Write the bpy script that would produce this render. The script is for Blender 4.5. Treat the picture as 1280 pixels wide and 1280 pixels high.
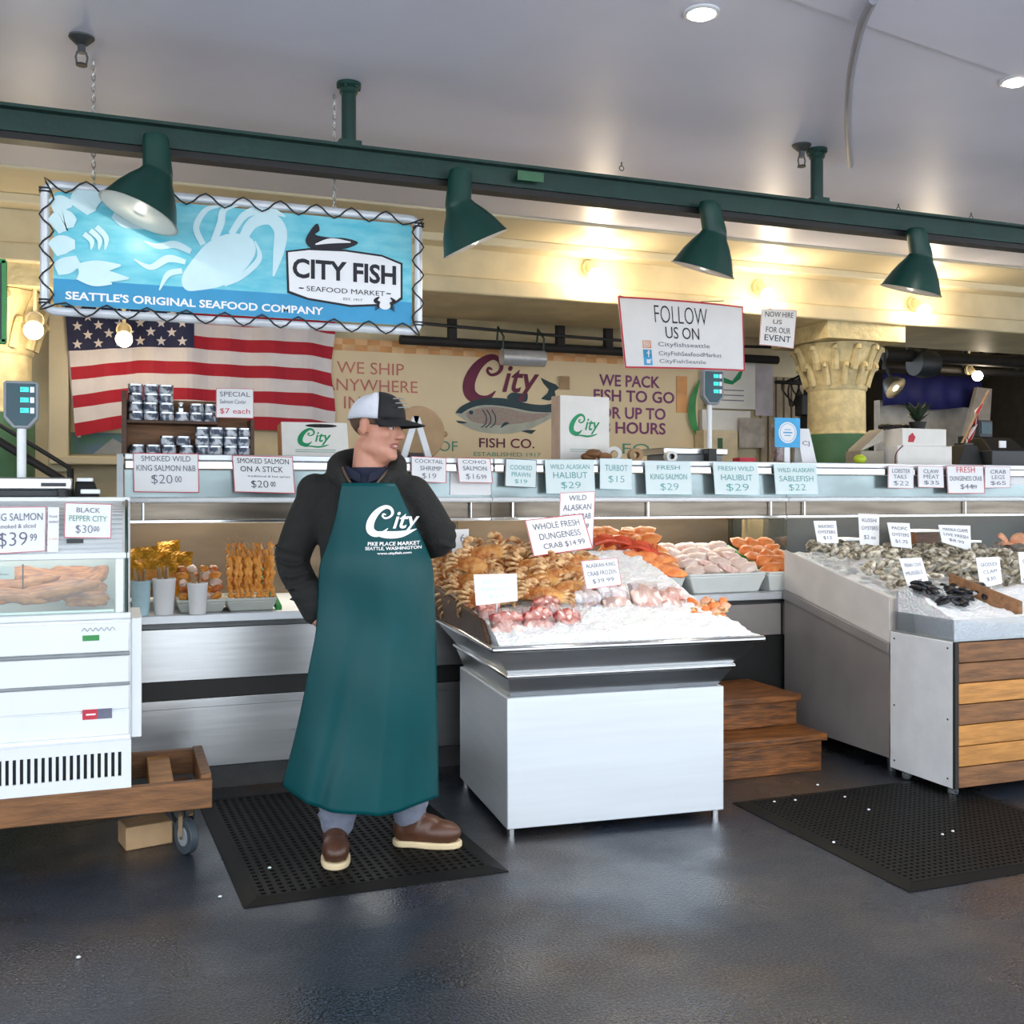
import bpy, bmesh, math, random
from mathutils import Vector, Matrix, noise
for _o in list(bpy.data.objects):
    bpy.data.objects.remove(_o)
C = bpy.context.scene.collection
R = math.radians
PI = math.pi
rnd = random.Random(7)

# ------------------------------------------------------------------ camera, sky, exposure
YAW = R(20.6)                       # the counters run along +X, the street is towards -Y
FPX, EYE, HOR = 1300.0, 1.38, 620.0
cam_d = bpy.data.cameras.new('camera')
cam_d.sensor_width = 36
cam_d.lens = FPX / 1280 * 36
cam_d.shift_y = -(640 - HOR) / 1280
cam_d.clip_start = .05
cam = bpy.data.objects.new('camera', cam_d)
C.objects.link(cam)
cam.location = (0, 0, EYE)
cam.rotation_euler = (PI / 2, 0, -YAW)
bpy.context.scene.camera = cam

wd = bpy.data.worlds.new('daylight')
bpy.context.scene.world = wd
wd.use_nodes = True
wn = wd.node_tree.nodes
wn['Background'].inputs[0].default_value = (.86, .93, 1.0, 1)
wn['Background'].inputs[1].default_value = 2.3

vs = bpy.context.scene.view_settings
vs.view_transform = 'Standard'
vs.look = 'None'
vs.gamma = 1
vs.use_curve_mapping = False
vs.exposure = 0.8
try:
    bpy.context.scene.cycles.max_bounces = 8
    bpy.context.scene.cycles.transparent_max_bounces = 16
    bpy.context.scene.cycles.caustics_reflective = False
    bpy.context.scene.cycles.caustics_refractive = False
    bpy.context.scene.cycles.sample_clamp_indirect = 6
    bpy.context.scene.cycles.use_denoising = True
except Exception:
    pass

def lamp(name, kind, loc, power, color, radius=.03, aim=None, spot=None, blend=.5):
    d = bpy.data.lights.new(name, kind)
    d.energy = power
    d.color = color
    if kind != 'SUN':
        d.shadow_soft_size = radius
    if spot:
        d.spot_size = R(spot)
        d.spot_blend = blend
    o = bpy.data.objects.new(name, d)
    C.objects.link(o)
    o.location = loc
    if aim is not None:
        o.rotation_euler = (Vector(aim) - Vector(loc)).to_track_quat('-Z', 'Y').to_euler()
    return o

# ------------------------------------------------------------------ measuring helpers
cY, sY = math.cos(YAW), math.sin(YAW)
def ray(px, py):
    k = (px - 640) / FPX
    return Vector((k * cY + sY, -k * sY + cY, (HOR - py) / FPX))
def at(px, py, Y):
    d = ray(px, py)
    return Vector((0, 0, EYE)) + d * (Y / d.y)
def atz(px, py, z):
    d = ray(px, py)
    return Vector((0, 0, EYE)) + d * ((z - EYE) / d.z)
def atx(px, py, X):
    d = ray(px, py)
    return Vector((0, 0, EYE)) + d * (X / d.x)
def atd(px, py, depth):
    return Vector((0, 0, EYE)) + ray(px, py) * depth

# ------------------------------------------------------------------ materials
def lin(h):
    h = h.lstrip('#')
    v = [int(h[i:i + 2], 16) / 255 for i in (0, 2, 4)]
    return tuple(((c + .055) / 1.055) ** 2.4 if c > .04045 else c / 12.92 for c in v) + (1,)

def pm(name, col, rough=.5, metal=0., var=.12, scale=8., bump=0., bscale=60., col2=None, stretch=None, emit=0., alpha=1., sss=0.,
       coat=0., trans=0., spec=.5, thresh=None, rvar=0., detail=4.):
    m = bpy.data.materials.new(name)
    m.use_nodes = True
    nt = m.node_tree
    b = nt.nodes['Principled BSDF']
    L = nt.links.new
    tc = nt.nodes.new('ShaderNodeTexCoord')
    mp = nt.nodes.new('ShaderNodeMapping')
    L(tc.outputs['Object'], mp.inputs['Vector'])
    if stretch:
        mp.inputs['Scale'].default_value = stretch
    n = nt.nodes.new('ShaderNodeTexNoise')
    n.inputs['Scale'].default_value = scale
    n.inputs['Detail'].default_value = detail
    L(mp.outputs['Vector'], n.inputs['Vector'])
    r = nt.nodes.new('ShaderNodeValToRGB')
    c = lin(col)
    if col2:
        c2 = lin(col2)
    else:
        c2 = tuple(min(1, x * (1 + var)) for x in c[:3]) + (1,)
        c = tuple(x * (1 - var) for x in c[:3]) + (1,)
    lo, hi = thresh or (.35, .65)
    r.color_ramp.elements[0].position = lo
    r.color_ramp.elements[1].position = hi
    r.color_ramp.elements[0].color = c
    r.color_ramp.elements[1].color = c2
    L(n.outputs['Fac'], r.inputs['Fac'])
    L(r.outputs['Color'], b.inputs['Base Color'])
    b.inputs['Roughness'].default_value = rough
    if rvar:
        mr = nt.nodes.new('ShaderNodeMapRange')
        mr.inputs[3].default_value = max(0, rough - rvar)
        mr.inputs[4].default_value = rough + rvar
        L(n.outputs['Fac'], mr.inputs[0])
        L(mr.outputs[0], b.inputs['Roughness'])
    b.inputs['Metallic'].default_value = metal
    b.inputs['Specular IOR Level'].default_value = spec
    b.inputs['Coat Weight'].default_value = coat
    b.inputs['Coat Roughness'].default_value = .12
    b.inputs['Transmission Weight'].default_value = trans
    b.inputs['Alpha'].default_value = alpha
    if sss:
        b.inputs['Subsurface Weight'].default_value = sss
        b.inputs['Subsurface Scale'].default_value = .02
    if emit:
        b.inputs['Emission Color'].default_value = lin(col)
        b.inputs['Emission Strength'].default_value = emit
    if bump:
        nb = nt.nodes.new('ShaderNodeTexNoise')
        nb.inputs['Scale'].default_value = bscale
        nb.inputs['Detail'].default_value = 3
        L(mp.outputs['Vector'], nb.inputs['Vector'])
        bp = nt.nodes.new('ShaderNodeBump')
        bp.inputs['Strength'].default_value = bump
        bp.inputs['Distance'].default_value = .02
        L(nb.outputs['Fac'], bp.inputs['Height'])
        L(bp.outputs['Normal'], b.inputs['Normal'])
    return m

def glass_mat(name, tint='#eef6f4', fac=.1, gloss=.05):
    m = bpy.data.materials.new(name)
    m.use_nodes = True
    nt = m.node_tree
    nt.nodes.clear()
    L = nt.links.new
    out = nt.nodes.new('ShaderNodeOutputMaterial')
    mx = nt.nodes.new('ShaderNodeMixShader')
    t = nt.nodes.new('ShaderNodeBsdfTransparent')
    t.inputs[0].default_value = lin(tint)
    g = nt.nodes.new('ShaderNodeBsdfGlossy')
    g.inputs['Roughness'].default_value = gloss
    fr = nt.nodes.new('ShaderNodeLayerWeight')
    fr.inputs['Blend'].default_value = .25
    ma = nt.nodes.new('ShaderNodeMath')
    ma.operation = 'MULTIPLY_ADD'
    ma.inputs[1].default_value = .6
    ma.inputs[2].default_value = fac
    L(fr.outputs['Fresnel'], ma.inputs[0])
    L(ma.outputs[0], mx.inputs[0])
    L(t.outputs[0], mx.inputs[1])
    L(g.outputs[0], mx.inputs[2])
    L(mx.outputs[0], out.inputs[0])
    return m

MT = {}
def mdef(key, *a, **k):
    MT[key] = pm(key, *a, **k)
mdef('ceiling_paint', '#e6e7f6', .42, var=.04, scale=1.2, bump=.05, bscale=3, spec=.25)
mdef('cream_paint', '#ddd0b0', .45, var=.06, scale=2, bump=.03, bscale=20)
mdef('old_cream', '#d5c59f', .5, var=.14, scale=3, bump=.05, bscale=12)
mdef('stone', '#d2c193', .75, var=.14, scale=14, bump=.5, bscale=22)
mdef('green_paint', '#0f362f', .4, var=.15, scale=9, bump=.05, spec=.5)
mdef('shade_green', '#0e3c34', .38, var=.1, scale=5)
mdef('wall_green', '#3f6b4c', .6)
mdef('shade_white', '#f4efe2', .5, var=.03)
mdef('steel', '#c8cacb', .3, 1., var=.05, scale=3, stretch=(.6, 1, 12), rvar=.06, bump=.015, bscale=4)
mdef('brushed_steel', '#dadfe4', .46, .65, var=.025, scale=3, stretch=(.4, 1, 10), bump=.004, bscale=6)
mdef('dark_steel', '#5f6263', .4, .8, var=.15, scale=4)
mdef('dull_steel', '#9a9492', .5, .4, var=.1, scale=3, bump=.05, bscale=8)
mdef('chrome', '#d9dadb', .15, 1., var=.02)
mdef('brown_reflect', '#5c4f40', .35, .4, var=.25, scale=2, stretch=(1, 1, 4))
mdef('black', '#151515', .5, var=.2)
mdef('dark', '#211f1e', .7, var=.2)
mdef('charcoal', '#2c3034', .5)
mdef('white_plastic', '#e9edf0', .35, var=.02)
mdef('fridge_white', '#e8ecef', .3, var=.025, scale=3, coat=.2)
mdef('grey_plastic', '#8b9194', .45)
mdef('paper', '#f3f4f6', .75, var=.015)
mdef('paper_blue', '#e2f1f2', .7, var=.02)
mdef('red_ink', '#c9384a', .7)
mdef('black_ink', '#23232b', .7)
mdef('grey_ink', '#6a6c7e', .7)
mdef('pink_ink', '#d07a86', .7)
mdef('teal_ink', '#63a5a8', .7)
mdef('purple_ink', '#7d3b6d', .6)
mdef('salmon_ink', '#c9786e', .6)
mdef('maroon_ink', '#6b1c3c', .6)
mdef('green_ink', '#1d8f5d', .6)
mdef('sage_ink', '#5f9a86', .6)
mdef('banner_cream', '#ecd6ae', .6, var=.05, scale=2)
mdef('banner_orange', '#e3a469', .6, var=.12, scale=6)
mdef('fish_dark', '#1f3b42', .6)
mdef('fish_pink', '#a9837b', .6, col2='#9c9c90', scale=60)
mdef('fish_pale', '#b3b5a6', .6)
mdef('flag_red', '#b5132b', .7, var=.06)
mdef('flag_white', '#e7dfdf', .7, var=.04)
mdef('flag_blue', '#20264d', .7, var=.08)
mdef('royal_blue', '#1c2063', .7)
mdef('sign_blue', '#4fbfd6', .35, col2='#8fdbe6', scale=7, stretch=(1, 1, 3.5), thresh=(.3, .75))
mdef('sign_band', '#1f93c4', .35, var=.04)
mdef('sign_pale', '#cfeef5', .35, var=.03)
mdef('cord_black', '#15171c', .6)
mdef('tube_white', '#dfe4ea', .35, .2)
mdef('chain_metal', '#b9bbb8', .3, 1.)
mdef('wood', '#7a5230', .55, var=.3, scale=3, stretch=(2, 14, 14), bump=.15, bscale=12)
mdef('wood_dark', '#4c2f1c', .5, var=.3, scale=3, stretch=(2, 14, 14), bump=.15, bscale=12)
mdef('wood_orange', '#b9803f', .5, var=.22, scale=3, stretch=(2, 12, 16), bump=.12, bscale=10)
mdef('wood_step', '#70431c', .45, var=.5, scale=5, stretch=(1.5, 9, 9), bump=.2, bscale=12)
mdef('white_board', '#d9dbde', .5, var=.05)
mdef('foam_board', '#cfc9c4', .7, var=.06, scale=5)
mdef('cardboard', '#b08a5c', .8)
mdef('box_white', '#eae7e1', .7, var=.04)
mdef('rubber', '#08090a', .6, var=.35, scale=9, spec=.22)
mdef('rubber_wheel', '#3d464d', .5)
mdef('ice', '#f3f6fa', .35, var=.02, bump=.8, bscale=70, sss=.15)
mdef('skin', '#c98f78', .5, var=.08, scale=14, sss=.12)
mdef('hoodie', '#1a1b1a', .9, var=.15, scale=30, bump=.25, bscale=90)
mdef('shirt_navy', '#141c33', .8)
mdef('apron_vinyl', '#05464a', .4, var=.08, scale=4, bump=.08, bscale=6, spec=.22)
mdef('trousers', '#6d7282', .85, var=.1, scale=25, bump=.2, bscale=60)
mdef('cap_white', '#d7dae4', .8, bump=.3, bscale=200)
mdef('cap_black', '#0f1014', .75)
mdef('boot_brown', '#4d3022', .4, var=.2, scale=8)
mdef('sole_cream', '#d9c49c', .6)
mdef('hair', '#5d4536', .8)
mdef('lip', '#a3605a', .5)
mdef('tooth', '#e8e0d2', .4)
mdef('eye_white', '#e6e2dd', .3)
mdef('crab_top', '#a85a1c', .4, col2='#e3ac62', scale=22, thresh=(.35, .68), bump=.5, bscale=90)
mdef('crab_leg', '#9c5a22', .42, col2='#ecc894', scale=38, thresh=(.36, .6))
mdef('crab_belly', '#ecd5ae', .45, var=.08)
mdef('crab_red', '#c2431f', .4, var=.2, scale=16)
mdef('oyster', '#857a66', .6, col2='#ece5d4', scale=30, thresh=(.42, .6), bump=.7, bscale=60)
mdef('oyster_dark', '#4d4639', .6, col2='#c6bda6', scale=28, thresh=(.42, .62), bump=.7, bscale=60)
mdef('clam', '#6f675e', .55, col2='#9a9184', scale=20, bump=.4)
mdef('mussel', '#14161d', .25, var=.4, scale=20)
mdef('mussel_pale', '#a9a9a6', .4, var=.2, scale=20)
mdef('scallop_shell', '#d98f6a', .5, col2='#ecc5a2', scale=12)
mdef('salmon_flesh', '#dc6f31', .42, col2='#ee9a58', scale=18, bump=.2)
mdef('salmon_smoked', '#9a4517', .38, col2='#e08a45', scale=14, stretch=(1, 4, 4), bump=.25)
mdef('salmon_stick', '#c9791f', .4, col2='#eba64c', scale=30, bump=.3)
mdef('white_flesh', '#e3c3b5', .4, col2='#f0ddd3', scale=16, bump=.2)
mdef('red_flesh', '#c8403a', .35, col2='#efc3b6', scale=16, thresh=(.45, .68), bump=.2)
mdef('shrimp_flesh', '#e5aea0', .4, col2='#f6e2da', scale=34)
mdef('gold_foil', '#c98e23', .25, .6, var=.35, scale=25, bump=.6, bscale=40)
mdef('leaf_green', '#2f8a45', .45, var=.15)
mdef('divider_green', '#1d8a3d', .4, var=.1)
mdef('tray_white', '#dfe3e0', .35, var=.03)
mdef('tray_grey', '#c4c8c0', .35, var=.04)
mdef('lemon', '#b8cc2a', .5)
mdef('plant_leaf', '#1c2f1d', .5, var=.3)
mdef('tin_silver', '#b7bcc4', .25, .9, var=.08)
mdef('tin_label', '#39465c', .45, col2='#c9ced6', scale=34, thresh=(.45, .6))
mdef('bulb', '#ffe6bd', .4, emit=16.)
mdef('downlight', '#fff3dc', .4, emit=9.)
mdef('lamp_glow', '#fff1cf', .4, emit=1.6)
mdef('lcd', '#2fd3c4', .4, emit=.7)
mdef('scale_face', '#1f4652', .4)
mdef('sky_blue', '#3fa9e0', .5)
mdef('tape_white', '#e6e6e2', .5)
mdef('plastic_roll', '#b9bcc2', .18, .3)
mdef('tan', '#a98a66', .7, var=.12)
mdef('concrete', '#3b3c3d', .45, var=.25, scale=5, bump=.2, bscale=18)
mdef('poster_green', '#4c7c56', .6, col2='#57708f', scale=9)
mdef('canopy_pane', '#8b9a9c', .22, .5, var=.25, scale=1.5, stretch=(1, 1, 3))
mdef('mirror_brown', '#6a6258', .25, .85, var=.25, scale=2.5, stretch=(1, 1, 8))  # brown reflections on the band under the rail, painted into its colour
MT['glass'] = glass_mat('glass', fac=.05)
MT['bag'] = glass_mat('bag', '#fbf4f4', fac=.08, gloss=.2)
MT['strip_plastic'] = glass_mat('strip_plastic', '#f4f6f8', fac=.03, gloss=.2)

# ------------------------------------------------------------------ mesh builder
UP = Matrix.Rotation(PI / 2, 4, 'X')         # drawing plane (x, y) -> standing plane facing the street

def T3(x=0, y=0, z=0):
    return Matrix.Translation((x, y, z))
def RX(a): return Matrix.Rotation(R(a), 4, 'X')
def RY(a): return Matrix.Rotation(R(a), 4, 'Y')
def RZ(a): return Matrix.Rotation(R(a), 4, 'Z')
def SC(x, y, z): return Matrix.Diagonal((x, y, z, 1))

_text = {}
def text_shape(s, shear=0., off=0., space=1.):
    k = (s, shear, off, space)
    if k not in _text:
        cu = bpy.data.curves.new('lettering', 'FONT')
        cu.body = s
        cu.shear = shear
        cu.offset = off
        cu.space_character = space
        cu.resolution_u = 3
        ob = bpy.data.objects.new('lettering', cu)
        me = bpy.data.meshes.new_from_object(ob)
        v = [tuple(p.co) for p in me.vertices]
        f = [tuple(p.vertices) for p in me.polygons]
        bpy.data.objects.remove(ob)
        bpy.data.meshes.remove(me)
        bpy.data.curves.remove(cu)
        _text[k] = (v, f)
    return _text[k]

def catmull(pts, n=6, closed=False):
    out = []
    P = [tuple(map(float, p)) for p in pts]
    N = len(P)
    for i in range(N if closed else N - 1):
        if closed:
            a, b, c, d = P[(i - 1) % N], P[i], P[(i + 1) % N], P[(i + 2) % N]
        else:
            a, b, c, d = P[max(i - 1, 0)], P[i], P[i + 1], P[min(i + 2, N - 1)]
        for j in range(n):
            t = j / n
            out.append(tuple(.5 * (2 * q + (r - p) * t + (2 * p - 5 * q + 4 * r - s) * t * t + (3 * q - p - 3 * r + s) * t ** 3) for p, q, r, s in zip(a, b, c, d)))
    if not closed:
        out.append(P[-1])
    return out

class MB:
    def __init__(s):
        s.v, s.f, s.m = [], [], []
    def add(s, v, f, mi=0, T=None):
        o = len(s.v)
        for p in v:
            s.v.append(tuple(T @ Vector(p)) if T is not None else tuple(p))
        flip = T is not None and T.to_3x3().determinant() < 0
        for q in f:
            q = tuple(i + o for i in q)
            s.f.append(q[::-1] if flip else q)
            s.m.append(mi)
        return s
    def box(s, x0, x1, y0, y1, z0, z1, mi=0, T=None):
        v = [(x, y, z) for z in (z0, z1) for y in (y0, y1) for x in (x0, x1)]
        f = [(0, 2, 3, 1), (4, 5, 7, 6), (0, 1, 5, 4), (2, 6, 7, 3), (0, 4, 6, 2), (1, 3, 7, 5)]
        return s.add(v, f, mi, T)
    def hexa(s, b, t, mi=0, T=None):
        """b, t: four bottom and four top corners, same order"""
        v = list(b) + list(t)
        return s.add(v, [(3, 2, 1, 0), (4, 5, 6, 7), (0, 1, 5, 4), (1, 2, 6, 5), (2, 3, 7, 6), (3, 0, 4, 7)], mi, T)
    def cyl(s, p0, p1, r0, r1=None, n=16, mi=0, T=None, cap=True):
        r1 = r0 if r1 is None else r1
        p0, p1 = Vector(p0), Vector(p1)
        q = (p1 - p0).to_track_quat('Z', 'Y').to_matrix()
        v = []
        for p, r in ((p0, r0), (p1, r1)):
            for i in range(n):
                a = 2 * PI * i / n
                v.append(tuple(p + q @ Vector((math.cos(a) * r, math.sin(a) * r, 0))))
        f = [(i, (i + 1) % n, n + (i + 1) % n, n + i) for i in range(n)]
        if cap:
            f += [tuple(range(n))[::-1], tuple(range(n, 2 * n))]
        return s.add(v, f, mi, T)
    def tube(s, pts, r, n=8, mi=0, T=None, closed=False):
        P = [Vector(p) for p in pts]
        N = len(P)
        rs = r if isinstance(r, (list, tuple)) else [r] * N
        v = []
        up = None
        for i, p in enumerate(P):
            if closed:
                d = P[(i + 1) % N] - P[i - 1]
            else:
                d = P[min(i + 1, N - 1)] - P[max(i - 1, 0)]
            d = d.normalized() if d.length > 1e-9 else Vector((0, 0, 1))
            if up is None:
                up = d.orthogonal().normalized()
            up = (up - d * up.dot(d))
            up = up.normalized() if up.length > 1e-6 else d.orthogonal().normalized()
            w = d.cross(up)
            for k in range(n):
                a = 2 * PI * k / n
                v.append(tuple(p + (up * math.cos(a) + w * math.sin(a)) * rs[i]))
        f = []
        for i in range(N if closed else N - 1):
            j = (i + 1) % N
            for k in range(n):
                f.append((i * n + k, i * n + (k + 1) % n, j * n + (k + 1) % n, j * n + k))
        if not closed:
            f += [tuple(range(n))[::-1], tuple(range((N - 1) * n, N * n))]
        return s.add(v, f, mi, T)
    def lathe(s, prof, n=24, mi=0, T=None, closed=False):
        v, f = [], []
        for (r, z) in prof:
            for i in range(n):
                a = 2 * PI * i / n
                v.append((math.cos(a) * r, math.sin(a) * r, z))
        K = len(prof)
        for j in range(K if closed else K - 1):
            j2 = (j + 1) % K
            for i in range(n):
                f.append((j * n + i, j * n + (i + 1) % n, j2 * n + (i + 1) % n, j2 * n + i))
        if not closed:
            if prof[0][0] > 1e-6:
                f.append(tuple(range(n))[::-1])
            if prof[-1][0] > 1e-6:
                f.append(tuple(range((K - 1) * n, K * n)))
        return s.add(v, f, mi, T)
    def ell(s, c, r, n=16, m=10, mi=0, T=None):
        M = T3(*c) @ SC(*(r if hasattr(r, '__len__') else (r, r, r)))
        if T is not None:
            M = T @ M
        prof = [(math.sin(PI * j / m), -math.cos(PI * j / m)) for j in range(m + 1)]
        v, f = [(0, 0, -1)], []
        for (a, z) in prof[1:-1]:
            for i in range(n):
                t = 2 * PI * i / n
                v.append((math.cos(t) * a, math.sin(t) * a, z))
        v.append((0, 0, 1))
        e = len(v) - 1
        for i in range(n):
            f.append((0, 1 + (i + 1) % n, 1 + i))
            f.append((e, 1 + (m - 2) * n + i, 1 + (m - 2) * n + (i + 1) % n))
        for j in range(m - 2):
            for i in range(n):
                f.append((1 + j * n + i, 1 + j * n + (i + 1) % n, 1 + (j + 1) * n + (i + 1) % n, 1 + (j + 1) * n + i))
        return s.add(v, f, mi, M)
    def poly(s, pts, depth=.002, mi=0, T=None, z=0.):
        """a flat outline (x, y) with a little thickness, front at z + depth"""
        a = sum(pts[i][0] * pts[(i + 1) % len(pts)][1] - pts[(i + 1) % len(pts)][0] * pts[i][1] for i in range(len(pts)))
        if a < 0:
            pts = pts[::-1]
        n = len(pts)
        v = [(p[0], p[1], z) for p in pts] + [(p[0], p[1], z + depth) for p in pts]
        f = [tuple(range(n))[::-1], tuple(range(n, 2 * n))] + [(i, (i + 1) % n, n + (i + 1) % n, n + i) for i in range(n)]
        return s.add(v, f, mi, T)
    def strokes(s, pts, w, mi=0, T=None, z=0., n=6, depth=.0015):
        """a brush stroke in the (x, y) plane; w: half width or one per point"""
        ws = w if isinstance(w, (list, tuple)) else [w] * len(pts)
        P = catmull([(p[0], p[1], q) for p, q in zip(pts, ws)], n)
        lft, rgt = [], []
        for i, p in enumerate(P):
            a, b = P[max(i - 1, 0)], P[min(i + 1, len(P) - 1)]
            d = Vector((b[0] - a[0], b[1] - a[1]))
            d = d.normalized() if d.length > 1e-12 else Vector((1, 0))
            h = max(p[2], 1e-5)
            lft.append((p[0] - d.y * h, p[1] + d.x * h))
            rgt.append((p[0] + d.y * h, p[1] - d.x * h))
        N = len(P)
        v = [(x, y, z + depth) for x, y in lft] + [(x, y, z + depth) for x, y in rgt]
        f = [(N + i, N + i + 1, i + 1, i) for i in range(N - 1)]
        return s.add(v, f, mi, T)
    def text(s, body, cx, cy, w=None, h=None, mi=0, T=None, z=0., shear=0., off=0., align='C', space=1., fit=True):
        """lettering fitted to height h (and width w when given) about (cx, cy)"""
        v, f = text_shape(body, shear, off, space)
        if not v:
            return s
        x0, x1 = min(p[0] for p in v), max(p[0] for p in v)
        y0, y1 = min(p[1] for p in v), max(p[1] for p in v)
        ky = h / max(y1 - y0, 1e-6) if h else w / (x1 - x0)
        kx = w / (x1 - x0) if w else ky
        xo = {'C': (x0 + x1) / 2, 'L': x0, 'R': x1}[align]
        vv = [((p[0] - xo) * kx + cx, (p[1] - (y0 + y1) / 2) * ky + cy, z) for p in v]
        return s.add(vv, f, mi, T)
    def build(s, name, mats, parent=None, loc=None, rz=0., bevel=0., sub=0, solid=0., smooth=35, seg=2):
        me = bpy.data.meshes.new(name)
        me.from_pydata(s.v, [], s.f)
        for m in (mats if isinstance(mats, (list, tuple)) else [mats]):
            me.materials.append(MT[m] if isinstance(m, str) else m)
        if len(me.materials) > 1:
            me.polygons.foreach_set('material_index', s.m)
        if smooth:
            me.polygons.foreach_set('use_smooth', [True] * len(me.polygons))
            if smooth < 180:
                try:
                    me.set_sharp_from_angle(angle=R(smooth))
                except Exception:
                    pass
        me.update()
        o = bpy.data.objects.new(name, me)
        C.objects.link(o)
        if parent is not None:
            o.parent = parent
        if loc is not None:
            o.location = loc
        if rz:
            o.rotation_euler = (0, 0, rz)
        if solid:
            md = o.modifiers.new('thickness', 'SOLIDIFY')
            md.thickness = solid
        if bevel:
            md = o.modifiers.new('edge', 'BEVEL')
            md.width = bevel
            md.segments = seg
            md.limit_method = 'ANGLE'
            md.angle_limit = R(40)
        if sub:
            md = o.modifiers.new('soft', 'SUBSURF')
            md.levels = sub
            md.render_levels = sub
        return o

def tag(o, label, cat=None, group=None, kind=None):
    if label:
        o['label'] = label
    if cat:
        o['category'] = cat
    if group:
        o['group'] = group
    if kind:
        o['kind'] = kind
    return o

def thing(name, label, cat, loc=(0, 0, 0), rot=(0, 0, 0), group=None):
    o = bpy.data.objects.new(name, None)
    o.empty_display_size = .05
    C.objects.link(o)
    o.location = loc
    o.rotation_euler = rot
    return tag(o, label, cat, group)

_kids = {}
def copy_tree(o, loc, rot, label=None, scale=None):
    def rec(a, parent):
        c = a.copy()
        C.objects.link(c)
        if parent is not None:
            c.parent = parent
        for ch in list(a.children):
            rec(ch, c)
        return c
    r = rec(o, None)
    r.location = loc
    r.rotation_euler = rot
    if scale is not None:
        r.scale = (scale, scale, scale)
    if label:
        r['label'] = label
    return r

def structure(name, mb, mat, **k):
    return tag(mb.build(name, mat, **k), None, kind='structure')
# ------------------------------------------------------------------ printed marks used on several things
def city_logo(mb, T, w, mi=0, z=.001, swash=True):
    """the script word with its big curled C; w: its width"""
    k = w / 430
    def q(x, y):
        return ((x - 590) * k, (165 - y) * k)
    c = [(527, 108), (508, 100), (500, 118), (522, 136), (560, 124), (580, 92), (566, 55), (528, 40), (478, 62), (430, 112), (398, 180), (402, 238), (445, 268), (500, 262), (546, 222)]
    wd_ = [5, 7, 8, 8, 9, 11, 13, 16, 21, 28, 33, 33, 27, 16, 3]
    mb.strokes([q(*p) for p in c], [a * k for a in wd_], mi, T, z, 5)
    mb.text('ity', (692 - 590) * k, (165 - 178) * k, 214 * k, 190 * k, mi, T, z + .0015, shear=.3, off=.014)
    if swash:
        mb.strokes([q(*p) for p in [(440, 300), (520, 290), (620, 300), (720, 282), (765, 262)]], [2 * k, 9 * k, 12 * k, 9 * k, 2 * k], mi, T, z, 5)

def fish_art(T, parent, prefix_pts):
    """the painted salmon: outline, back, flank, belly, fins, tail, gill lines; prefix_pts maps drawing points to the sign"""
    q = prefix_pts
    def P(l, n=5):
        return [q(*p) for p in catmull(l, n, True)]
    b = MB()
    tail = [(868, 300), (890, 262), (850, 278), (806, 268), (842, 236), (850, 214), (820, 180), (803, 146), (856, 172), (892, 186), (908, 206), (884, 224), (892, 262), (900, 300), (885, 320)]
    b.poly([q(*p) for p in tail], .002, 0, T, .001)
    fin = [(610, 262), (640, 232), (700, 238), (728, 236), (720, 284), (650, 274)]
    b.build('tail_fin', ['fish_dark'], parent)
    b = MB()
    b.poly(P(fin), .002, 0, T, .001)
    b.build('back_fin', ['fish_dark'], parent)
    b = MB()
    b.poly([q(*p) for p in [(690, 452), (730, 445), (778, 446), (752, 468)]], .002, 0, T, .001)
    b.build('belly_fin', ['fish_dark'], parent)
    b = MB()
    top = [(316, 348), (345, 314), (400, 285), (470, 266), (560, 262), (650, 274), (740, 296), (820, 302), (892, 290)]
    low = [(892, 345), (820, 345), (740, 338), (650, 320), (560, 306), (470, 304), (400, 322), (350, 352)]
    b.poly([q(*p) for p in catmull(top, 4) + catmull(low, 4)], .003, 0, T, .002)
    b.build('fish_back', ['fish_dark'], parent)
    b = MB()
    low2 = [(892, 362), (820, 402), (740, 440), (650, 463), (540, 466), (440, 452), (375, 425), (345, 405), (392, 404), (345, 372), (318, 354)]
    b.poly([q(*p) for p in catmull(top, 4)[::1] + catmull(low2, 4)], .0015, 0, T, .001)
    b.build('fish_belly', ['fish_pale'], parent)
    b = MB()
    pk = [(380, 345), (470, 318), (560, 316), (650, 330), (740, 350), (860, 352), (760, 395), (650, 412), (560, 418), (470, 410), (400, 392)]
    b.poly(P(pk, 4), .0025, 0, T, .0015)
    b.build('fish_flank', ['fish_pink'], parent)
    b = MB()
    for off in (0, 24, 52):
        b.strokes([q(x + off, y) for x, y in [(470, 330), (492, 370), (488, 410), (462, 432)]], abs(q(3, 0)[0] - q(0, 0)[0]), 0, T, .006)
    b.strokes([q(*p) for p in [(575, 432), (600, 410), (622, 408)]], [abs(q(k_, 0)[0] - q(0, 0)[0]) for k_ in (3, 9, 2)], 0, T, .006)
    b.poly(P([(392, 344), (402, 334), (416, 340), (414, 354), (400, 356)], 3), .002, 0, T, .006)
    b.poly([q(*p) for p in [(318, 392), (345, 394), (390, 403), (362, 409), (335, 407)]], .002, 0, T, .004)
    b.build('fish_line', ['fish_dark'], parent)

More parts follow.
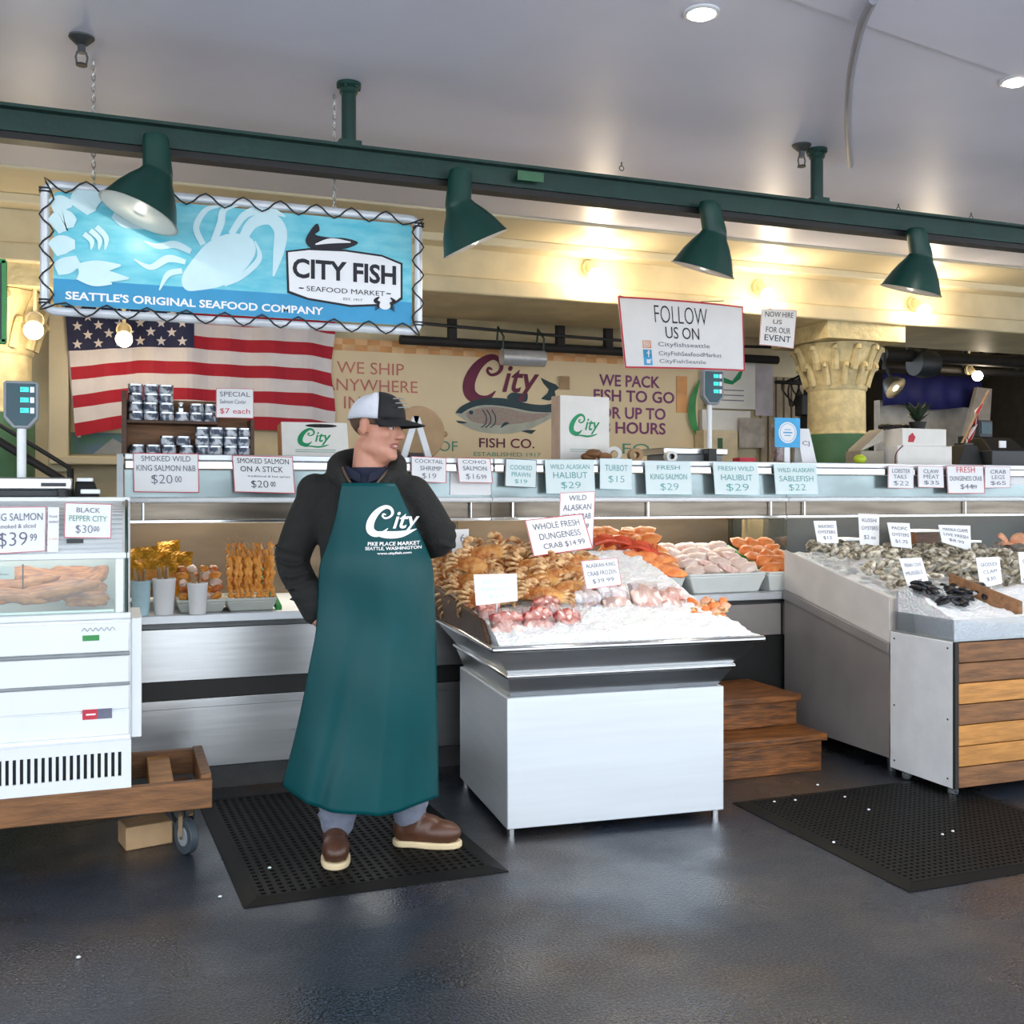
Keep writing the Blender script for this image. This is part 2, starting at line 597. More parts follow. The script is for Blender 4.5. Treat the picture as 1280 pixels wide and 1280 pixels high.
# ------------------------------------------------------------------ the setting
def floor_material():
    m = bpy.data.materials.new('wet_dark_floor')
    m.use_nodes = True
    nt = m.node_tree
    b = nt.nodes['Principled BSDF']
    L = nt.links.new
    tc = nt.nodes.new('ShaderNodeTexCoord')
    def nz(scale, detail=4):
        n = nt.nodes.new('ShaderNodeTexNoise')
        n.inputs['Scale'].default_value = scale
        n.inputs['Detail'].default_value = detail
        L(tc.outputs['Object'], n.inputs['Vector'])
        return n
    def rp(n, lo, hi, c0, c1):
        r = nt.nodes.new('ShaderNodeValToRGB')
        r.color_ramp.elements[0].position = lo
        r.color_ramp.elements[1].position = hi
        r.color_ramp.elements[0].color = c0
        r.color_ramp.elements[1].color = c1
        L(n.outputs['Fac'], r.inputs['Fac'])
        return r
    big = rp(nz(1.1, 5), .48, .70, lin('#262c35'), lin('#44382b'))
    spk = rp(nz(110, 3), .42, .72, (.5, .5, .5, 1), (2.6, 2.6, 2.75, 1))
    mx = nt.nodes.new('ShaderNodeMix')
    mx.data_type = 'RGBA'
    mx.blend_type = 'MULTIPLY'
    mx.inputs[0].default_value = 1
    L(big.outputs[0], mx.inputs[6])
    L(spk.outputs[0], mx.inputs[7])
    L(mx.outputs[2], b.inputs['Base Color'])
    wet = rp(nz(1.7, 4), .38, .62, (.16, .16, .16, 1), (.5, .5, .5, 1))
    L(wet.outputs[0], b.inputs['Roughness'])
    b.inputs['Specular IOR Level'].default_value = .5
    bp = nt.nodes.new('ShaderNodeBump')
    bp.inputs['Strength'].default_value = .25
    bp.inputs['Distance'].default_value = .01
    L(nz(120, 2).outputs['Fac'], bp.inputs['Height'])
    L(bp.outputs['Normal'], b.inputs['Normal'])
    return m
MT['floor'] = floor_material()

structure('floor', MB().box(-14, 18, -1.2, 12, -.1, 0), 'floor', smooth=0)
structure('street', MB().box(-40, 40, -40, -1.2, -.3, -.15), pm('street_paving', '#dcdad8', .8, var=.05, scale=2), smooth=0)  # unseen; paving kept extra pale to bounce light up to the ceiling
structure('ceiling', MB().box(-6, 11, -.6, 5.83, 3.06, 3.2), 'ceiling_paint', smooth=0)
lt = MB()
lt.box(-6, 11, 5.832, 6.45, 3.045, 3.3)
lt.box(-6, 11, 6.30, 6.45, 2.99, 3.046)
structure('trim_1', lt, 'cream_paint', bevel=.01)
lt = MB()
lt.box(-6, 11, 6.452, 7.34, 2.80, 3.4)
lt.box(-6, 11, 6.40, 7.36, 2.69, 2.80)
structure('lintel', lt, 'old_cream', bevel=.012)
structure('ceiling_back', MB().box(-6, 11, 7.36, 11.5, 3.3, 3.4), 'old_cream', smooth=0)
structure('wall_back', MB().box(-6, 5.9, 7.7, 7.9, 0, 3.3), 'old_cream', smooth=0)
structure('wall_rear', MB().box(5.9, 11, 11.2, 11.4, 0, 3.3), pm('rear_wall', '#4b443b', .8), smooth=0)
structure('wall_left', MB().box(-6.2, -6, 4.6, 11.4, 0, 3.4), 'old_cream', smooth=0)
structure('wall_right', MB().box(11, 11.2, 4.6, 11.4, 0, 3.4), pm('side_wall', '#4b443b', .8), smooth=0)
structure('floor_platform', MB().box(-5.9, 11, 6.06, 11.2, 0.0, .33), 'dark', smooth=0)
# the arcade's ceiling has a shallow painted panel nearer the street
pts = [atz(868, -40, 3.045), atz(1330, 118, 3.045), atz(1500, -60, 3.045), atz(1000, -160, 3.045)]
structure('trim_2', MB().hexa([(p.x, p.y, 3.048) for p in pts], [(p.x, p.y, 3.06) for p in pts]), 'ceiling_paint', smooth=0)

def column(x, y, n):
    b = MB()
    b.lathe([(.24, 0), (.24, 1.87), (.225, 1.885), (.222, 2.20), (.235, 2.215), (.235, 2.235)], 12, 0)
    b.lathe([(.235, 0.33), (.2405, .34), (.2415, 1.86), (.235, 1.87)], 12, 1)
    # carved capital: flared bell with leaves and volutes
    b.lathe([(.225, 2.235), (.235, 2.27), (.27, 2.40), (.315, 2.50), (.33, 2.56), (.30, 2.565)], 12, 0)
    for k in range(12):
        a = k * PI / 6 + .1
        for (z0, z1, r0, r1, w) in ((2.24, 2.40, .235, .30, .05), (2.36, 2.53, .265, .335, .06)):
            a2 = a + (.26 if z0 > 2.3 else 0)
            p = catmull([(math.cos(a2) * r, math.sin(a2) * r, z) for r, z in ((r0, z0), ((r0 + r1) / 2, (z0 + z1) / 2 + .02), (r1, z1), (r1 + .012, z1 - .03))], 3)
            b.tube(p, [w * .55 * (1 - .5 * i / (len(p) - 1)) for i in range(len(p))], 6)
    b.box(-.36, .36, -.36, .36, 2.565, 2.69)
    o = b.build('stone_column', ['stone', 'wall_green'], None, (x, y, 0), 0, smooth=40)
    return tag(o, n, None, None, 'structure')
column(5.3, 6.80, 'carved cream stone column with green base')
column(-.72, 6.80, 'carved cream stone column beside the blue display sign')

# window-like cream trim round the flag
a, b_ = at(60, 400, 7.6), at(86, 590, 7.6)
structure('trim_3', MB().box(a.x, b_.x, 7.6, 7.7, b_.z, 2.68), 'cream_paint', bevel=.008)
a, b_ = at(62, 570, 7.55), at(420, 584, 7.55)
structure('trim_4', MB().box(a.x, b_.x, 7.5, 7.7, b_.z, a.z), 'cream_paint', bevel=.008)
a, b_ = at(-40, 480, 7.66), at(22, 640, 7.66)
structure('trim_5', MB().box(a.x, b_.x, 7.66, 7.7, b_.z, a.z), 'wall_green')

# ------------------------------------------------------------------ ceiling fittings
BEAM_Y = 4.2
t = thing('lighting_beam', 'long dark green steel beam carrying the shaded lamps', 'beam', (2.5, BEAM_Y, 2.70))
b = MB()
b.box(-4.2, 5.2, -.012, .012, 0, .1)
b.box(-4.2, 5.2, -.05, .05, .088, .1)
b.box(-4.2, 5.2, -.05, .05, 0, .012)
b.build('channel', 'green_paint', t)
MB().box(-4.2, 5.2, -.035, .035, -.025, 0).build('lamp_track', 'black', t)
b = MB()
p = at(663, 215, 4.15)
b.box(p.x - 2.5 - .06, p.x - 2.5 + .06, -.056, -.05, .03, .07)
tag(b.build('repair_plate', 'wall_green', t), 'paler green plate on the beam')

def hanger(px, lab):
    x = at(px, 180, BEAM_Y).x
    t = thing('hanger_pipe', lab, 'pipe', (x, BEAM_Y, 2.80))
    b = MB()
    b.cyl((0, 0, 0), (0, 0, .245), .03)
    b.build('pipe', 'green_paint', t)
    b = MB()
    b.lathe([(.03, .21), (.038, .22), (.038, .235), (.05, .245), (.05, .26), (.02, .2601)], 20)
    for k in range(6):
        a = k * PI / 3
        b.cyl((math.cos(a) * .042, math.sin(a) * .042, .235), (math.cos(a) * .042, math.sin(a) * .042, .25), .007, n=6)
    b.build('flange', 'green_paint', t)
    MB().box(-.045, .045, -.04, .04, 0, .02).build('foot_plate', 'green_paint', t)
hanger(436, 'green hanger pipe holding the beam above the blue display sign')
hanger(1021, 'green hanger pipe holding the beam beside the steel sprinkler')

def sprinkler(px, py, lab):
    p = atz(px, py, 3.06)
    t = thing('sprinkler_head', lab, 'sprinkler', (p.x, p.y, 3.06))
    MB().lathe([(.045, 0), (.045, -.006), (.02, -.03), (.014, -.032), (.014, -.06)], 18).build('cup', 'dark_steel', t)
    b = MB()
    for s in (-1, 1):
        b.tube([(0.014 * s, 0, -.055), (.02 * s, 0, -.075), (.016 * s, 0, -.1)], .004, 6)
    b.build('frame_arm', 'dark_steel', t)
    MB().cyl((0, 0, -.1), (0, 0, -.106), .02).build('deflector', 'black', t)
sprinkler(102, 46, 'dark sprinkler head on the ceiling above the blue sign')
sprinkler(1002, 181, 'steel sprinkler head on the ceiling beside a green hanger pipe')
for px, py, lab in ((777, 203, 'tiny eye hook in the ceiling above the third lamp'), (1123, 255, 'small eye hook in the ceiling above the last shaded lamp'), (1214, 266, 'dark T-shaped hook in the ceiling at the beam end')):
    p = atz(px, py, 3.06)
    b = MB().cyl((0, 0, 0), (0, 0, -.02), .004, n=8)
    b.tube([(.012 * math.cos(q), 0, -.03 + .012 * math.sin(q)) for q in [k * PI / 6 for k in range(12)]], .003, 6, closed=True)
    tag(b.build('ceiling_hook', 'dark_steel', None, p), lab, 'hook')

for px, py, lab in ((877, 15, 'round bright ceiling light nearest the photographer'), (1270, 100, 'round bright ceiling light at the edge of the frame')):
    p = atz(px, py, 3.06)
    t = thing('ceiling_light', lab, 'ceiling light', (p.x, p.y, 3.06), group=None)
    MB().lathe([(.048, 0), (.062, 0), (.062, -.006), (.05, -.01), (.048, -.004)], 28, closed=True).build('trim_ring', 'white_plastic', t)
    b = MB()
    b.lathe([(.049, 0), (.045, -.012), (.03, -.02), (0.0001, -.024)], 24)
    b.build('diffuser', 'downlight', t)
    lamp('ceiling_lamp', 'SPOT', (p.x, p.y, 3.02), 45, (1, .93, .82), .05, (p.x, p.y, 0), 120, .8)

# a curved darker grey band, built as a thin tube under the ceiling
cv = [atz(x, y, 3.055) for x, y in ((1092, -10), (1078, 20), (1068, 60), (1062, 100), (1060, 150), (1063, 200))]
b = MB()
v = catmull([tuple(p) for p in cv], 6)
b.tube([(p[0], p[1], 3.028) for p in v], .016, 8)
tag(b.build('curved_conduit', pm('conduit_paint', '#8d8e98', .5, var=.05)), 'grey painted conduit curving across the ceiling', 'conduit')

# ------------------------------------------------------------------ shaded lamps under the beam
def shaded_lamp(px, py, qx, qy, d, lab, glow, power, spot):
    """d: the way the shade looks, in the photographer's right, up, away"""
    LY = 4.10
    p = at(px, py, LY)
    w0 = at(qx, qy, LY)
    dv = Vector((d[0] * cY + d[2] * sY, -d[0] * sY + d[2] * cY, d[1])).normalized()
    t = thing('shaded_lamp', lab, 'lamp', p, group=None)
    b = MB()
    b.cyl((0, .045, 0), (0, -.01, 0), .03)
    b.build('mount', 'shade_green', t)
    b = MB()
    low = w0 - p
    b.tube(catmull([(0, 0, .018), (0, 0, 0), tuple(low * .55), tuple(low), tuple(low + dv * .02)], 4), [.043 + .001 * i for i in range(17)], 18)
    b.build('neck', 'shade_green', t)
    q = dv.to_track_quat('-Z', 'Y').to_matrix().to_4x4()
    M = T3(*low) @ q
    b = MB()
    prof = [(.058, .0), (.066, -.02), (.09, -.055), (.115, -.1), (.136, -.15), (.146, -.172), (.15, -.172)]
    b.lathe(prof, 32, 0, M)
    b.lathe([(r - .004, z - .0005) for r, z in prof[:-1]] + [(.15, -.1725)], 32, 1, M)
    sh = b.build('lamp_shade', ['shade_green', 'shade_white'], t, smooth=60)
    b = MB()
    b.ell((0, 0, -.085), (.045, .045, .055), 16, 10, 0, M)
    b.cyl((0, 0, -.005), (0, 0, -.04), .025, n=12, mi=1, T=M)
    b.build('light_bulb', ['lamp_glow' if not glow else 'downlight', 'chrome'], t)
    w = p + low + dv * .15
    lamp('shade_inner_light', 'POINT', p + low + dv * .155, 5 if glow else 1.2, (1, .93, .8), .03)
    lamp('shaded_lamp_light', 'SPOT', w, power, (1, .95, .86), .04, w + dv, spot, .6)
shaded_lamp(195, 176, 197, 217, (-.34, -.92, -.2), 'green shaded lamp turned to show its lit white inside, over the blue sign', True, 40, 110)
shaded_lamp(575, 218, 573, 256, (.41, -.9, .18), 'green shaded lamp just past the edge of the blue sign', False, 75, 100)
shaded_lamp(887, 259, 893, 291, (-.28, -.95, .18), 'green shaded lamp hanging over the white follow-us banner', False, 75, 100)
shaded_lamp(1146, 292, 1151, 320, (-.22, -.97, .18), 'green shaded lamp over the stone column, last along the beam', False, 75, 100)

def bare_bulb(px, py, Y, lab, power=14, arm=True):
    p = at(px, py, Y)
    t = thing('bare_bulb', lab, 'light bulb', p, group=None)
    b = MB()
    b.cyl((0, .035, .03), (0, .10, .075), .026, .04)
    b.cyl((0, .10, .075), (0, .13, .075), .05)
    b.build('socket', 'old_cream', t)
    MB().ell((0, 0, 0), (.052, .052, .052), 18, 12).build('globe', 'bulb', t)
    lamp('bulb_light', 'POINT', p + Vector((0, -.07, -.02)), power * .36, (1, .84, .62), .05)
    return t
bare_bulb(745, 345, 6.32, 'bare glowing bulb on the lintel between the second and third shaded lamps', 22)
bare_bulb(960, 369, 6.32, 'bare glowing bulb above the small white paper notice', 22)
bare_bulb(1155, 389, 6.32, 'bare glowing bulb below the last green shaded lamp', 22)
hung = [bare_bulb(155, 424, 7.2, 'bright bulb shining in front of the striped flag', 4)]
hung += [bare_bulb(42, 413, 6.43, 'bare glowing bulb beside the lower corner of the blue sign', 14)]
hung += [bare_bulb(1222, 470, 8.4, 'bare glowing bulb in the dark back room before the blue drape', 14)]
for t, zt in zip(hung, (2.69, 2.69, 3.3)):
    MB().cyl((0, .115, .06), (0, .115, zt - t.location.z), .012, n=10).build('stem', 'old_cream', t)

# ------------------------------------------------------------------ the big blue sign
SY = 4.33
def chain(px, py, zt, lab):
    p = at(px, py, SY)
    b = MB()
    z = p.z
    i = 0
    while z < zt - .012:
        pts_ = [(.007 * math.cos(q), 0, .014 * math.sin(q)) for q in [k * PI / 5 for k in range(10)]]
        b.tube(pts_, .0022, 5, 0, T3(0, 0, z - p.z + .012) @ RZ(90 * (i % 2)), closed=True)
        z += .021
        i += 1
    b.cyl((0, 0, zt - p.z - .02), (0, 0, zt - p.z), .004, n=8)
    tag(b.build('hanging_chain', 'chain_metal', None, p), lab, 'chain')
chain(117, 237, 3.06, 'silver chain holding the sign by its shrimp corner')
chain(418, 263, 3.06, 'silver chain holding the sign above its oval badge')

a, b_ = at(56, 233, SY), at(523, 412, SY)
sx0, sx1, sz0, sz1 = a.x, b_.x, 2.085, 2.568
scx, scz = (sx0 + sx1) / 2, (sz0 + sz1) / 2
t = thing('hanging_sign', 'big turquoise shop sign with pale crab and shrimp, laced into a tube frame', 'sign', (scx, SY, scz))
W2, H2 = (sx1 - sx0) / 2, (sz1 - sz0) / 2
def rrect(w, h, r, n=5):
    out = []
    for cx, cy, a0 in ((w - r, h - r, 0), (-w + r, h - r, 90), (-w + r, -h + r, 180), (w - r, -h + r, 270)):
        for k in range(n + 1):
            a = R(a0 + 90 * k / n)
            out.append((cx + r * math.cos(a), cy + r * math.sin(a)))
    return out
b = MB()
b.tube([UP @ Vector((x, y, 0)) for x, y in rrect(W2, H2, .04)], .017, 10, closed=True)
b.build('frame', 'tube_white', t)
b = MB()
b.poly(rrect(W2 - .03, H2 - .025, .02), .004, 0, UP, 0)
b.build('panel', 'sign_blue', t)
def sg(x, y):                      # a point read off the sign
    p = at(x / 2.2857, y / 2.2857, SY)
    return (p.x - scx, p.z - scz)
b = MB()
b.poly([(-W2 + .031, -H2 + .026), (W2 - .031, -H2 + .026), (W2 - .031, -H2 + .125), (-W2 + .031, -H2 + .125)], .001, 0, UP, .004)
b.build('blue_band', 'sign_band', t)
# lacing cord
b = MB()
cord = []
def lace(p0, p1, n, nx, ny):
    for i in range(n):
        for f, o in ((0, .018), (.5, -.032)):
            u = (i + f) / n
            x, y = p0[0] + (p1[0] - p0[0]) * u, p0[1] + (p1[1] - p0[1]) * u
            cord.append((x + nx * o, y + ny * o, .02))
lace((-W2, H2), (W2, H2), 10, 0, 1)
lace((W2, H2), (W2, -H2), 4, 1, 0)
lace((W2, -H2), (-W2, -H2), 10, 0, -1)
lace((-W2, -H2), (-W2, H2), 4, -1, 0)
b.tube([UP @ Vector(p) for p in catmull(cord, 3, True)], .0035, 5, closed=True)
for x, y in ((-W2, H2 - .03), (-W2, -H2 + .03), (W2, H2 - .03), (W2, -H2 + .03)):
    for k in range(2):
        b.box(x - .02, x + .02, -.02, .02, y - .004 + k * .012, y + .002 + k * .012)
b.build('lacing_cord', 'cord_black', t)
# crab and shrimp silhouettes
b = MB()
Z = .005
K = abs(sg(101, 500)[0] - sg(100, 500)[0])
crab = [(520, 790), (560, 730), (600, 690), (660, 668), (715, 680), (730, 720), (700, 770), (640, 815), (570, 830), (530, 828)]
b.poly([sg(*p) for p in catmull(crab, 4, True)], .001, 0, UP, Z)
for st, w in (([(690, 690), (720, 640), (770, 625), (800, 660), (795, 720), (780, 790)], [14, 18, 22, 22, 18, 3]),
              ([(660, 670), (700, 615), (760, 600), (815, 620)], [10, 12, 14, 3]),
              ([(610, 690), (630, 640), (640, 600), (690, 585)], [10, 12, 10, 2]),
              ([(580, 700), (560, 650), (590, 600), (640, 590)], [10, 10, 8, 2]),
              ([(545, 720), (500, 700), (450, 705), (412, 690)], [9, 12, 9, 2]),
              ([(530, 750), (480, 740), (430, 765), (383, 742)], [8, 12, 9, 2]),
              ([(520, 775), (480, 785), (455, 830)], [9, 9, 2]),
              ([(640, 815), (690, 790), (740, 740), (728, 690)], [6, 9, 9, 2])):
    Z += .00025
    b.strokes([sg(*p) for p in st], [a * K for a in w], 0, UP, Z)
shr = [([(146, 590), (176, 582), (206, 584)], [20, 25, 10]), ([(152, 650), (185, 630), (215, 640)], [26, 34, 14]), ([(150, 715), (180, 700), (215, 700)], [24, 30, 14]),
       ([(160, 770), (190, 760), (225, 745)], [20, 26, 16]), ([(225, 600), (250, 570), (290, 560)], [30, 44, 14]), ([(330, 600), (370, 620), (420, 650)], [30, 42, 10]),
       ([(225, 775), (280, 765), (345, 760)], [22, 22, 3]), ([(225, 780), (300, 790), (368, 797)], [22, 20, 3]), ([(225, 785), (270, 805), (320, 812)], [18, 16, 3]),
       ([(240, 670), (262, 690), (260, 715)], [9, 8, 2]), ([(258, 660), (284, 685), (282, 715)], [9, 8, 2]), ([(275, 650), (303, 680), (300, 715)], [9, 8, 2])]
for st, w in shr:
    Z += .0003
    b.strokes([sg(*p) for p in st], [a * K for a in w], 0, UP, Z)
b.build('crab_and_shrimp_print', 'sign_pale', t)
# badge
def badge(g):
    return [sg(*p) for p in [(822 - g, 722 - g * .7), (880, 716 - g), (985, 720 - g), (1090, 735 - g), (1143 + g, 757 - g * .7), (1143 + g, 850 + g), (1120, 868 + g), (1000, 872 + g), (880, 852 + g), (826 - g, 832 + g)]]
b = MB()
b.poly(badge(6), .001, 0, UP, .006)
b.poly(badge(0), .001, 1, UP, .008)
b.build('badge', ['black_ink', 'paper'], t)
b = MB()
c1, c2 = sg(835, 770), sg(1130, 785)
b.text('CITY FISH', (c1[0] + c2[0]) / 2, (c1[1] + c2[1]) / 2, c2[0] - c1[0], 68 * K, 0, UP, .0105, off=.03)
c1, c2 = sg(875, 828), sg(1098, 838)
b.text('SEAFOOD MARKET', (c1[0] + c2[0]) / 2, (c1[1] + c2[1]) / 2, c2[0] - c1[0], 17 * K, 0, UP, .0105)
for u0, u1, y in ((853, 866, 824), (1102, 1115, 840)):
    b.strokes([sg(u0, y), sg(u1, y + 1)], 2 * K, 0, UP, .0105)
c1 = sg(1007, 857)
b.text('EST. 1917', c1[0], c1[1], 66 * K, 8 * K, 0, UP, .0105)
sal = [(872, 690), (886, 660), (905, 640), (912, 660), (900, 672), (940, 680), (985, 682), (1022, 695), (985, 712), (930, 718), (890, 712)]
b.poly([sg(*p) for p in catmull(sal, 4, True)], .001, 0, UP, .009)
b.strokes([sg(*p) for p in [(900, 700), (945, 690), (1000, 694)]], [2 * K, 9 * K, 2 * K], 1, UP, .011)
cb = sg(1098, 872)
b.poly([(cb[0] + 22 * K * math.cos(q), cb[1] + 17 * K * math.sin(q)) for q in [k * PI / 8 for k in range(16)]], .001, 1, UP, .009)
for s in (-1, 1):
    b.strokes([(cb[0] + s * 18 * K, cb[1] + 4 * K), (cb[0] + s * 34 * K, cb[1] + 12 * K), (cb[0] + s * 20 * K, cb[1] + 26 * K)], [5 * K, 7 * K, 2 * K], 0, UP, .0105)
    for q in (0, 1, 2):
        b.strokes([(cb[0] + s * 20 * K, cb[1] - q * 5 * K), (cb[0] + s * 36 * K, cb[1] - (6 + q * 8) * K)], [2.5 * K, 1 * K], 0, UP, .0105)
b.build('badge_lettering', ['black_ink', 'paper'], t)
b = MB()
c1, c2 = sg(187, 850), sg(923, 884)
b.text("SEATTLE'S ORIGINAL SEAFOOD COMPANY", (c1[0] + c2[0]) / 2, (c1[1] + c2[1]) / 2, c2[0] - c1[0], 27 * K, 0, UP, .0065, off=.028)
b.build('slogan_lettering', 'paper', t)
# the edge of a second, green framed sign
p, q = at(-60, 322, 4.4), at(7, 428, 4.4)
t = thing('green_sign', 'edge of a green framed sign hanging beside the turquoise one', 'sign', ((p.x + q.x) / 2, 4.4, (p.z + q.z) / 2))
w, h = (q.x - p.x) / 2, (p.z - q.z) / 2
MB().box(-w, w, -.01, .01, -h, h).build('board', 'charcoal', t)
b = MB()
for x0, x1, z0, z1 in ((-w, w, h - .01, h + .006), (-w, w, -h - .006, -h + .01), (w - .012, w + .004, -h, h), (-w - .004, -w + .012, -h, h)):
    b.box(x0, x1, -.016, .016, z0, z1)
b.build('frame', 'leaf_green', t)
MB().cyl((-w * .3, 0, h), (-w * .3, 0, 3.06 - (p.z + q.z) / 2), .003, n=6).build('hanging_wire', 'chain_metal', t)
# ------------------------------------------------------------------ striped flag on the wall
FY = 7.62
def fg(x, y):                     # crop drawing point -> flag plane
    p = at(x / 2.909, 380 + y / 2.909, FY)
    return (p.x, p.z)
fx = [262, 380, 500, 600, 703, 830, 950, 1060, 1140, 1215]
def interp(xs, ys, x):
    for i in range(len(xs) - 1):
        if x <= xs[i + 1]:
            u = (x - xs[i]) / (xs[i + 1] - xs[i])
            return ys[i] + (ys[i + 1] - ys[i]) * u
    return ys[-1]
kx = [265, 500, 703, 950, 1140, 1215]
bnd = [[173, 155, 162, 178, 188, 200], [232, 203, 212, 225, 237, 250], [278, 250, 257, 270, 282, 300], [335, 298, 308, 318, 325, 342],
       [380, 345, 350, 360, 375, 390], [435, 393, 400, 410, 420, 432], [482, 440, 447, 458, 466, 474]]
for k in range(1, 8):
    bnd.insert(0, [y - 46 for y in bnd[0]])
p0 = fg(600, 250)
t = thing('flag', 'large flag of red and white stripes hung on the wall behind the tins', 'flag', (p0[0], FY, p0[1]))
def ripple(x):
    return .025 * math.sin(x / 60.) + .015 * math.sin(x / 23.)
xs = [262 + (1215 - 262) * i / 48 for i in range(49)]
def fpt(x, row, lift=0.):
    y = interp(kx, bnd[row], x)
    xx = x + (y - 300) * .07 * max(0, 1 - (x - 262) / 250) + (8 * math.sin(y / 50) if x > 1200 else 0)
    q = fg(xx, y)
    return (q[0] - p0[0], ripple(x) - lift, q[1] - p0[1])
b = MB()
for row in range(13):
    for i in range(48):
        x0_, x1_ = xs[i], xs[i + 1]
        red = row % 2 == 0
        b.add([fpt(x0_, row + 1), fpt(x1_, row + 1), fpt(x1_, row), fpt(x0_, row)], [(0, 1, 2, 3)], 0 if red else 1)
b.build('striped_cloth', ['flag_red', 'flag_white'], t, smooth=180)
b = MB()
cxs = [258 + (705 - 258) * i / 24 for i in range(25)]
for row in range(7):
    for i in range(24):
        b.add([fpt(cxs[i], row + 1, .004), fpt(cxs[i + 1], row + 1, .004), fpt(cxs[i + 1], row, .004), fpt(cxs[i], row, .004)], [(0, 1, 2, 3)], 0)
b.build('blue_canton', 'flag_blue', t, smooth=180)
b = MB()
for r in range(9):
    for c in range(6 if r % 2 == 0 else 5):
        u = 282 + c * 76 + (38 if r % 2 else 0)
        yb = interp(kx, bnd[7], u) - 22 - r * 33
        if r > 7:
            continue
        s = [(u + (19 if k % 2 == 0 else 8) * math.sin(k * PI / 5), yb - (19 if k % 2 == 0 else 8) * math.cos(k * PI / 5)) for k in range(10)]
        pts = []
        for x, y in s:
            q = fg(x, y)
            pts.append((q[0] - p0[0], ripple(x) - .010, q[1] - p0[1]))
        b.add(pts, [tuple(range(10))[::-1]], 0)
b.build('star_print', 'flag_white', t, smooth=0)
# left hem of the cloth
b = MB()
hem = [fg(248, 60), fg(252, 170), fg(262, 300), fg(274, 400), fg(288, 485)]
b.tube([(x - p0[0], -.01, z - p0[1]) for x, z in hem], .012, 6)
b.build('hem', 'flag_white', t)

a, q = at(88, 540, 7.66), at(158, 568, 7.66)
t = thing('landscape_poster', 'small landscape poster showing under the striped flag', 'poster', ((a.x + q.x) / 2, 7.69, (a.z + q.z) / 2))
w, h = (q.x - a.x) / 2, (a.z - q.z) / 2
MB().box(-w, w, -.006, .006, -h, h).build('print', 'poster_green', t)
b = MB()
b.poly([(-w * .2, -h), (w * .5, h * .5), (w, -h * .2), (w, -h)], .001, 0, T3(0, -.007, 0) @ UP)
b.build('mountain_shape', 'grey_plastic', t)

# ------------------------------------------------------------------ painted shop banner
BY = 7.67
a, q = at(396, 430, BY), at(872, 590, BY)
bx0, bx1, bz0, bz1 = a.x, q.x, 1.38, at(600, 432, BY).z
t = thing('shop_banner', 'wide cream painted banner with a salmon and maroon script behind the counter', 'banner', ((bx0 + bx1) / 2, BY, bz0))
ox, oz = (bx0 + bx1) / 2, bz0
MB().box(bx0 - ox, bx1 - ox, 0, .02, 0, bz1 - bz0).build('board', 'banner_cream', t)
b = MB()
zt = bz1 - bz0
n = 34
for i in range(n):
    x0_ = (bx0 - ox) + (bx1 - bx0) * i / n
    x1_ = (bx0 - ox) + (bx1 - bx0) * (i + 1) / n
    b.box(x0_, x1_, -.003, 0, zt - .045, zt, i % 2)
    b.box(x0_, x1_, -.003, 0, zt - .09, zt - .0451, 1 - i % 2)
b.build('check_border', ['banner_orange', pm('peach', '#e9bb88', .6)], t, smooth=0)
def bn(x, y):
    p = at(x, y, BY - .004)
    return (p.x - ox, p.z - oz)
def btext(mb, s, x0, y0, x1, y1, hpx, mi=0, off=.0):
    p, q = bn(x0, y0), bn(x1, y1)
    hh = abs(bn(x0, y0 - hpx / 2)[1] - bn(x0, y0 + hpx / 2)[1])
    mb.text(s, (p[0] + q[0]) / 2, (p[1] + q[1]) / 2, q[0] - p[0], hh, mi, UP, .004, off=off)
b = MB()
btext(b, 'WE SHIP', 421, 459, 505, 462, 15)
btext(b, 'ANYWHERE', 404, 481, 522, 483, 15)
btext(b, 'IN THE', 430, 503, 500, 505, 15)
b.build('shipping_lettering', 'salmon_ink', t)
b = MB()
btext(b, 'WE PACK', 749, 475, 825, 478, 15, off=.02)
btext(b, 'FISH TO GO', 742, 494, 843, 497, 15, off=.02)
btext(b, 'FOR UP TO', 742, 515, 832, 518, 15, off=.02)
btext(b, '48 HOURS', 743, 534, 832, 536, 15, off=.02)
b.build('packing_lettering', 'purple_ink', t)
b = MB()
btext(b, 'AS OF', 520, 557, 572, 558, 13)
btext(b, 'FO', 778, 561, 812, 561, 13)
b.build('green_lettering', 'sage_ink', t)
b = MB()
btext(b, 'FISH CO.', 599, 553, 668, 555, 12, off=.01)
b.build('company_lettering', 'maroon_ink', t)
b = MB()
btext(b, 'ESTABLISHED 1917', 592, 567, 676, 569, 5)
b.build('date_lettering', 'sage_ink', t)
b = MB()
cc = bn(629, 476)
wl = bn(676, 476)[0] - bn(582, 476)[0]
city_logo(b, T3(cc[0], 0, cc[1]) @ UP, wl, 0, .004, swash=False)
b.build('script_lettering', 'maroon_ink', t)
def fmap(x, y):
    return bn(500 + x / 4.571, 440 + y / 4.571)
fish_art(T3(0, -.002, 0) @ UP, t, fmap)

